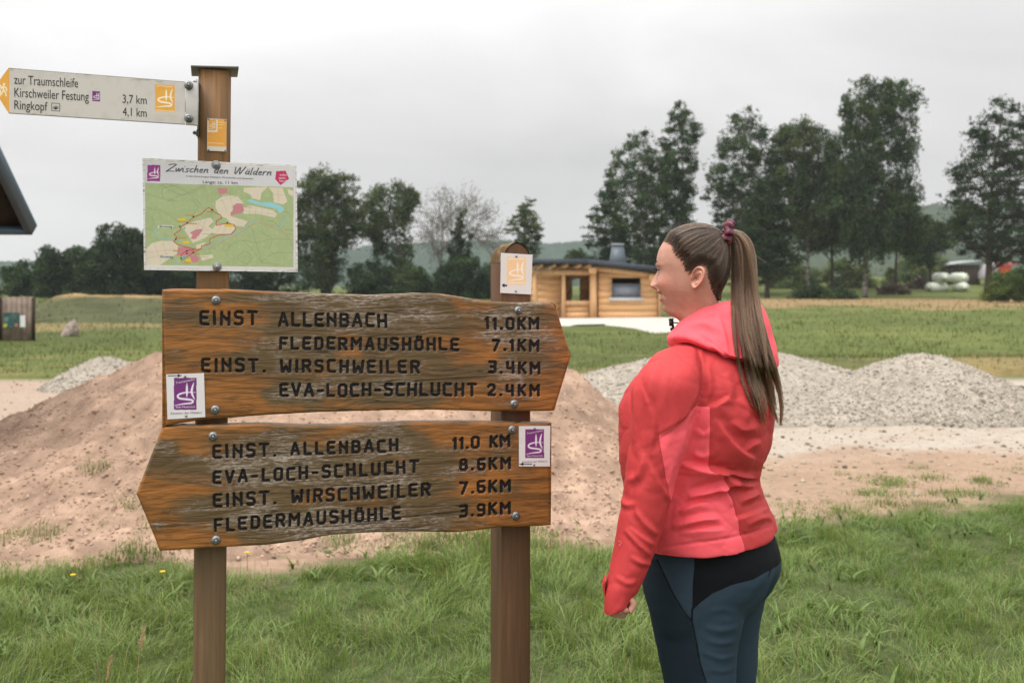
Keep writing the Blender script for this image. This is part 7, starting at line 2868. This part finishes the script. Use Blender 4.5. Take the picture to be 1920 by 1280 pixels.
sp0 = np.stack([1300 - (Xg * math.cos(YAW) + np.abs(Yg) * math.sin(YAW)) / KH, PYg], -1)
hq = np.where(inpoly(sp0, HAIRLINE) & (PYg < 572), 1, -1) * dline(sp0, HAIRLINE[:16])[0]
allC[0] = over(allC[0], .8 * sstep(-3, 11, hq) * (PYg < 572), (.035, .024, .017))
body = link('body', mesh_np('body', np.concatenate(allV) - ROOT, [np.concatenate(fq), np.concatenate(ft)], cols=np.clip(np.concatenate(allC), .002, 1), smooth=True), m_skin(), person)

# eyes, lashes, brows
eye_w = plain('eye_white', (.62, .58, .56), .2, .5)
m = MB()
for sgn in (1, -1):
    ce = head_w(np.array(44.5 * KH), np.array(sgn * .031), np.array(zrow(508)))
    bm2 = bmesh.new()
    bmesh.ops.create_uvsphere(bm2, u_segments=20, v_segments=14, radius=.0118)
    me = bpy.data.meshes.new('eye')
    bm2.to_mesh(me)
    bm2.free()
    e = link('eye', me, eye_w, body, loc=ce - ROOT)
    # iris disc a touch proud of the ball
    ic = ce + fH * .0102
    MB().tube([(ic - ROOT), (ic + fH * .0019 - ROOT)], [.0056, .0046], 18).build('iris', plain('iris', srgb(74, 84, 74), .15, .6), e, True)
lash = MB()
brow = MB()
for sgn in (1, -1):
    for i in range(34):
        t = i / 33
        y = sgn * (.0185 + .027 * t)
        x = (66.5 - 6.0 * (abs(abs(y) - .031) / .0125) ** 2 * (1 if abs(y) > .031 else .35) - 2.5 * t) * KH
        z = zrow(505.6 - 1.6 * math.sin(PI * t) + 1.0 * t)
        a = head_w(np.array(x), np.array(y), np.array(z))
        b = a + fH * .0068 + lH * sgn * .0038 * (t - .2) + np.array([0, 0, .0022 + .001 * t])
        c = a + fH * .0036 + lH * sgn * .002 * (t - .2) + np.array([0, 0, -.0004])
        lash.tube(catmull(np.array([a, c, b]) - ROOT, 5), [.0009, .0009, .0008, .0005, .00025], 3, False)
    for i in range(26):
        t = rng.random() * .42
        y = sgn * (.014 + .036 * t)
        pyb = 493.5 - 4.0 * math.sin(PI * min(1, t * .9 + .1)) + 2.0 * t + rng.normal(0, .9)
        x = .085
        o = head_w(np.array(0.0), np.array(0.0), np.array(zrow(pyb)))
        dv = (fH * math.cos(math.asin(min(.95, abs(y) / .072))) + lH * y / .072)
        h = bvh_h.ray_cast(Vector(o), Vector(dv))
        if h[0] is None:
            continue
        a = np.array(h[0])
        b = a + lH * sgn * .006 + np.array([0, 0, .0012]) - fH * .003 * t + dv * .0009
        brow.tube(np.array([a - dv * .0005, (a + b) / 2 + dv * .0009, b]) - ROOT, [.0003, .0003, .0001], 3, False)
hairdark = plain('dark_brown_hair', (.035, .022, .015), .5)
lash.build('eyelashes', hairdark, body)
brow.build('eyebrows', hairdark, body)

# hair -----------------------------------------------------------------
side_px = np.stack([1300 - Xg / KH - 0, PYg], -1)
# mirrored sides share the outline; the near side point appears further left by the turn of the head
spx = side_px.copy()
spx[:, 0] = 1300 - (Xg * math.cos(YAW) + np.abs(Yg) * math.sin(YAW)) / KH
inside = inpoly(spx, HAIRLINE) & (PYg < 572)
dist = dline(spx, HAIRLINE[:16])[0]
hm_ = np.where(inside, dist, -dist)
cn = head_w(-8 * KH, 0.0, zrow(485))
Nh = vnormals(Vh, fch)
if ((Vh - cn) * Nh).sum() < 0:
    Nh = -Nh
thick = .0085 * sstep(4, 20, hm_) * sstep(573, 560, PYg)
strnd = fbm(np.stack([np.arctan2(Yg, Zg - zrow(470)) * 26, Xg * 9, Xg * 0], -1), 3, 5)
capV = Vh + Nh * (thick + (-.0012) * (hm_ < 7) + .0011 * strnd * sstep(4, 14, hm_))[:, None]
keepf = (hm_[fch] > 7).any(1) & (PYg[fch] < 574).all(1)
used = np.unique(fch[keepf])
rem = -np.ones(len(capV), int)
rem[used] = np.arange(len(used))
capF = rem[fch[keepf]]
capV2 = capV[used]
# close the crown
topc = capV[:nph].mean(0)
capVc = np.concatenate([capV2, topc[None]])
ids = rem[np.arange(nph)]
capT = np.stack([ids, np.roll(ids, 1), np.full(nph, len(capV2))], -1)


def m_hair(name, c, curves=False):
    if curves:
        m = bpy.data.materials.new(name)
        m.use_nodes = True
        nt = m.node_tree
        nt.nodes.clear()
        h = nt.nodes.new('ShaderNodeBsdfHairPrincipled')
        h.model = 'CHIANG'
        h.parametrization = 'COLOR'
        h.inputs['Color'].default_value = (*c, 1)
        h.inputs['Roughness'].default_value = .42
        h.inputs['Radial Roughness'].default_value = .5
        h.inputs['Random Roughness'].default_value = .2
        info = nt.nodes.new('ShaderNodeHairInfo')
        mr = nt.nodes.new('ShaderNodeMapRange')
        mr.inputs['To Min'].default_value = .35
        mr.inputs['To Max'].default_value = 1.7
        nt.links.new(info.outputs['Random'], mr.inputs['Value'])
        mm = nt.nodes.new('ShaderNodeMixRGB')
        mm.blend_type = 'MULTIPLY'
        mm.inputs[0].default_value = 1
        mm.inputs[1].default_value = (*c, 1)
        sh = nt.nodes.new('ShaderNodeAttribute')
        sh.attribute_name = 'shade'
        mu = nt.nodes.new('ShaderNodeMath')
        mu.operation = 'MULTIPLY'
        nt.links.new(mr.outputs[0], mu.inputs[0])
        nt.links.new(sh.outputs['Fac'], mu.inputs[1])
        nt.links.new(mu.outputs[0], mm.inputs[2])
        nt.links.new(mm.outputs[0], h.inputs['Color'])
        o = nt.nodes.new('ShaderNodeOutputMaterial')
        nt.links.new(h.outputs[0], o.inputs['Surface'])
        return m
    return plain(name, c, .5, .3)


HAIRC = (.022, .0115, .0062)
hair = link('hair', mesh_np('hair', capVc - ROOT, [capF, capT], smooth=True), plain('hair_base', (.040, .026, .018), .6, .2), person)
SCR = head_w(-55 * KH, 0.0, zrow(440))
bv_cap = BVHTree.FromPolygons([tuple(p) for p in capVc], [tuple(int(i) for i in f) for f in capF] + [tuple(int(i) for i in f) for f in capT])


def hair_curves(name, strands, rad, mat, parent, shade=None):
    n, k = len(strands), len(strands[0])
    hc = bpy.data.hair_curves.new(name)
    hc.add_curves([k] * n)
    P = (np.asarray(strands, np.float32) - ROOT.astype(np.float32)).reshape(-1, 3)
    hc.attributes['position'].data.foreach_set('vector', P.ravel())
    a = hc.attributes.get('radius') or hc.attributes.new('radius', 'FLOAT', 'POINT')
    r = np.broadcast_to(np.asarray(rad, np.float32), (n, k)) if np.ndim(rad) < 2 else np.asarray(rad, np.float32)
    a.data.foreach_set('value', np.ascontiguousarray(r).ravel())
    at_ = hc.attributes.new('shade', 'FLOAT', 'CURVE')
    at_.data.foreach_set('value', np.asarray(np.ones(n) if shade is None else shade, np.float32))
    return link(name, hc, mat, parent)


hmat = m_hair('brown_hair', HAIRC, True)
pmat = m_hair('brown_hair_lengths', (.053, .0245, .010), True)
# combed strands on the scalp, all running to the tie
cand = np.where(hm_[used] > 3)[0]
cand_all = np.where((hm_ > -.6) & (PYg < 572) & (PYg > 429))[0]
sel = np.concatenate([rng.choice(cand_all, 4600), rng.choice(np.where((np.abs(hm_ - 2) < 3) & (PYg < 572))[0], 1500)])
cnV = Vector(cn)
S0 = (SCR - cn) / np.linalg.norm(SCR - cn)
EA = np.cross(S0, [0, 1.0, 0])
EA /= np.linalg.norm(EA)
EB = np.cross(S0, EA)
strands, shd = [], []
for i in sel:
    p = capV[i] + rng.normal(0, .0011, 3)
    v0 = (p - cn) / np.linalg.norm(p - cn)
    om = math.acos(max(-1, min(1, float(v0 @ S0))))
    # strands lie together in combed locks: find the direction round the tie
    q_ = v0 - S0 * (v0 @ S0)
    ang = math.atan2(q_ @ EA, q_ @ EB)
    cl_ = float(vnoise(np.array([[ang * 9.0, 2.0 * om, .3]]), 55)[0]) * .6 + float(vnoise(np.array([[ang * 22.0, 2.5 * om, .7]]), 56)[0]) * .6
    if om < .06:
        continue
    pts = []
    for t in np.linspace(0, 1, 11):
        v = (math.sin((1 - t) * om) * v0 + math.sin(t * om) * S0) / math.sin(om)
        # the strands sag a little below the straight way to the tie
        v = v - np.array([0, 0, .10 * math.sin(PI * t) * (1 if v0[2] < .6 else .3)])
        v = v / np.linalg.norm(v)
        h = bv_cap.ray_cast(cnV, Vector(v))
        if h[0] is None:
            h = bvh_h.ray_cast(cnV, Vector(v))
        if h[0] is None:
            pts.append(None)
            break
        lift = .0012 * rng.random() + .0016 * math.sin(PI * t) + .0028 * cl_ * math.sin(PI * min(1, t * 1.2)) 
        pts.append(np.array(h[0]) + v * lift)
    if pts[-1] is None:
        continue
    strands.append(np.array(pts) + rng.normal(0, .0006, (1, 3)))
    shd.append(np.clip(1.0 + 1.0 * cl_, .4, 1.9))
ns_ = len(strands)
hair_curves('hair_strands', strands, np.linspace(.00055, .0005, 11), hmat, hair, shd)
# short loose hairs at the hairline and nape
fly = []
edge = np.where((np.abs(hm_) < 2.2) & (PYg < 572))[0]
for i in rng.choice(edge, 420):
    p, nn_ = capV[i], Nh[i]
    tdir = SCR - p
    tdir = tdir / np.linalg.norm(tdir)
    L = rng.uniform(.01, .035)
    w = rng.normal(0, .35, 3)
    fly.append([p + tdir * L * t + nn_ * (.0015 + .006 * t * t * rng.uniform(.2, 1.4)) + w * L * .35 * t * t for t in np.linspace(0, 1, 6)])
for i in rng.choice(cand, 45):
    p, nn_ = capV2[i], Nh[used[i]]
    tdir = SCR - p
    tdir /= np.linalg.norm(tdir)
    L = rng.uniform(.02, .06)
    w = rng.normal(0, .3, 3)
    fly.append([p + tdir * L * t + nn_ * (.002 + .006 * math.sin(PI * t * .8) * rng.uniform(.3, 1.2)) + w * L * .15 * t * t for t in np.linspace(0, 1, 6)])
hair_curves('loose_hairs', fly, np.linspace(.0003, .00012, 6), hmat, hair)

# the tie
g = np.random.default_rng(8)
m = MB()
ax = np.array([.94, -.05, -.20])
ax /= np.linalg.norm(ax)
e1 = np.cross(ax, [0, 1, 0])
e1 /= np.linalg.norm(e1)
e2 = np.cross(ax, e1)
SC0 = SCR + np.array([.012, -.0, .004])
nu, nv = 90, 22
uu, vv = np.meshgrid(np.linspace(0, 2 * PI, nu, endpoint=False), np.linspace(0, 2 * PI, nv, endpoint=False), indexing='ij')
ruf = .0022 * np.sin(uu * 9 + .8 * np.sin(uu * 3)) + .0016 * fbm(np.stack([uu.ravel() * 3, vv.ravel() * 1.2, uu.ravel() * 0], -1), 3, 4).reshape(uu.shape) * 2
R0, r0 = .0165, .0085
rad_ = R0 + (r0 + ruf) * np.cos(vv)
V = SC0 + rad_[..., None] * (np.cos(uu)[..., None] * e1 * 1.25 + np.sin(uu)[..., None] * e2) + ((r0 + ruf) * 1.25 * np.sin(vv) + .002 * np.sin(uu * 5))[..., None] * ax
ff = grid_faces(nu, nv, True)
ff = np.concatenate([ff, np.stack([(nu - 1) * nv + np.arange(nv), (nu - 1) * nv + (np.arange(nv) + 1) % nv, (np.arange(nv) + 1) % nv, np.arange(nv)], -1)])
V = V.reshape(-1, 3)
pt = fbm(V * 130, 3, 6)
c = np.tile(np.array([srgb(92, 34, 56)]), (len(V), 1))
c = over(c, sstep(.18, .4, pt), srgb(168, 92, 62))
c = over(c, sstep(.2, .45, -pt), srgb(58, 22, 40))
tie = link('hair_tie', mesh_np('hair_tie', V - ROOT, ff, cols=c, smooth=True), MAT['print'], hair)

# ponytail: locks of strands that fall from the tie over the hood and back
cover = BVHTree.FromPolygons([tuple(p) for p in np.concatenate([jacketV, hoodV])], [tuple(int(i) for i in f) for f in jacketF] + [tuple(int(i) for i in f + len(jacketV)) for f in hoodF])
cl = np.array([(1364, 440), (1378, 441), (1391, 462), (1396, 500), (1399, 550), (1404, 605), (1413, 660), (1424, 710), (1436, 752), (1446, 800)], float)
wd = np.array([9, 15, 19, 21, 22.5, 26, 29, 31, 29, 22], float)
dp = np.array([.0, -.006, -.010, -.014, -.02, -.035, -.05, -.055, -.055, -.055])
K = 26
ct_, wt_, dt_ = catmull(cl, K), catmull(wd[:, None], K)[:, 0], np.interp(np.linspace(0, 1, K), np.linspace(0, 1, 10), dp)
strands, rads = [], []
eyeV = Vector((0, 0, EYE))
NL = 26
shd = []
for li in range(NL):
    s = -.86 + 1.86 * li / (NL - 1) + g.normal(0, .04)
    L = np.interp(s, [-1, -.75, -.5, -.2, .05, .3, .6, .85, 1], [.84, .97, 1.0, .93, .82, .84, .97, 1.0, .90]) * g.uniform(.95, 1.03)
    ph1, ph2, am = g.uniform(0, 6), g.uniform(2.2, 6.5), g.uniform(2.5, 8) * (.35 if s < -.5 else 1)
    dz = g.normal(0, .006)
    wl2 = g.uniform(.05, .12)
    lsh = g.uniform(.6, 1.4)
    for q in range(190):
        e_ = g.normal(0, 1)
        so_ = s + e_ * wl2
        fuzz = g.normal(0, 1, 2)
        ln = min(1.0, L * g.uniform(.72, 1.02)) if g.random() < .8 else L * g.uniform(.45, .9)
        tt = np.linspace(0, ln, K)
        ii = tt * (K - 1)
        cx_ = np.interp(ii, np.arange(K), ct_[:, 0])
        cy_ = np.interp(ii, np.arange(K), ct_[:, 1])
        w_ = np.interp(ii, np.arange(K), wt_)
        dd = np.interp(ii, np.arange(K), dt_)
        tip = sstep(.45, 1.0, tt / max(ln, .01))
        clump = 1 - .5 * tip
        wave = am * (np.sin(tt * ph2 + ph1) - math.sin(ph1)) * sstep(.1, .6, tt) + .8 * am * np.sin(tt * 10 + ph1 * 2) * sstep(.4, .9, tt)
        off = s * w_ + e_ * wl2 * w_ * clump + wave + fuzz[0] * 1.0 * sstep(.15, 1, tt) * (.5 + .5 * clump)
        # sideways offset follows the normal of the hanging line
        tx, ty = np.gradient(cx_), np.gradient(cy_)
        nn_ = np.hypot(tx, ty) + 1e-9
        X_ = cx_ + off * ty / nn_
        Y_ = cy_ - off * tx / nn_ * .6
        dome = math.sqrt(max(0, 1 - min(1, abs(so_)) ** 2))
        lockd = math.sqrt(max(0, 1 - min(1, abs(e_) / 2.2) ** 2))
        depth = YH + dd - (dome * w_ * KH * .7) * (.35 + .65 * g.random()) - dz * sstep(0, .3, tt) - .006 * lockd * g.random() + .0015 * fuzz[1]
        pts = []
        for a in range(K):
            p = wp(X_[a], Y_[a], depth[a])
            if a > 4:
                dv = Vector(wp(X_[a], Y_[a], 1.0)) - eyeV
                dvn = dv.normalized()
                h = cover.ray_cast(eyeV, dvn)
                if h[0] is not None:
                    lim = (Vector(h[0]) - eyeV).length - .004 - (.010 * dome + .008 * lockd) * g.random() - max(0, dz)
                    if (Vector(p) - eyeV).length > lim:
                        p = np.array(eyeV + dvn * lim)
            pts.append(p)
        pts = np.array(pts)
        # smooth the path after it has been laid on the cloth
        for _ in range(3):
            pts[1:-1] = .25 * pts[:-2] + .5 * pts[1:-1] + .25 * pts[2:]
        for a in range(3, K):
            dv = Vector(pts[a]) - eyeV
            h = cover.ray_cast(eyeV, dv.normalized())
            if h[0] is not None and dv.length > (Vector(h[0]) - eyeV).length - .003:
                pts[a] = np.array(eyeV + dv.normalized() * ((Vector(h[0]) - eyeV).length - .003 - .003 * g.random()))
        strands.append(pts)
        shd.append(lsh * g.uniform(.8, 1.2))
        rads.append(np.linspace(.0006, .00025, K) * g.uniform(.7, 1.2))
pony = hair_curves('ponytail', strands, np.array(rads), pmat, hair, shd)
fl2 = []
for q in range(70):
    b = strands[g.integers(0, len(strands))]
    i0 = g.integers(1, K - 8)
    p = b[i0]
    dirn = b[min(K - 1, i0 + 5)] - p
    w = np.array([g.normal(.25, .6), -abs(g.normal(0, .3)), g.normal(0, .3)]) * .03
    fl2.append([p + dirn * t * 1.1 + w * t * t for t in np.linspace(0, 1, 8)])
hair_curves('loose_hairs', fl2, np.linspace(.0003, .00012, 8), hmat, hair)

# the clip-on microphone at the collar ------------------------------------
b = wp(1262, 622, 2.50)
r = thing('clip_microphone', 'small black clip on microphone at the collar under the chin', 'microphone', b)
blk = plain('black_plastic', (.012, .012, .013), .45, .4)
w_ = lambda px, py, dy=0: wp(px, py, 2.50 + dy) - b
MB().tube([w_(1258.5, 599), w_(1259.0, 611)], [.0058, .0058], 12).build('capsule', blk, r, True)
MB().tube([w_(1258.3, 597.2), w_(1258.5, 599.2)], [.0066, .0066], 12).build('head', blk, r, True)
MB().bar(w_(1261, 608), w_(1264, 622), .006, .006).build('clip', blk, r, bevel=.001)
MB().tube(catmull(np.array([w_(1261, 605), w_(1268, 605), w_(1276, 605.5, -.01)]), 8), .0016, 8).build('arm', blk, r, True)
MB().box(*(w_(1263, 617)[0] + np.array([-.008, .008])), -.004, .004, *(w_(1263, 617)[2] + np.array([-.004, .004]))).build('jaw', blk, r, bevel=.0012)

# ------------------------------------------------------------------ the damp air


def haze():
    me = MB().box(-680, 680, -16, 845, -2.6, 56).mesh('haze')
    m = bpy.data.materials.new('damp_air')
    m.use_nodes = True
    nt = m.node_tree
    nt.nodes.clear()
    v = nt.nodes.new('ShaderNodeVolumePrincipled')
    v.inputs['Color'].default_value = (.86, .93, 1.0, 1)
    v.inputs['Density'].default_value = HAZE
    v.inputs['Anisotropy'].default_value = 0.0
    o = nt.nodes.new('ShaderNodeOutputMaterial')
    nt.links.new(v.outputs[0], o.inputs['Volume'])
    tag(link('haze', me, m), 'thin damp haze over the meadow and hills', 'haze', kind='stuff')


haze()
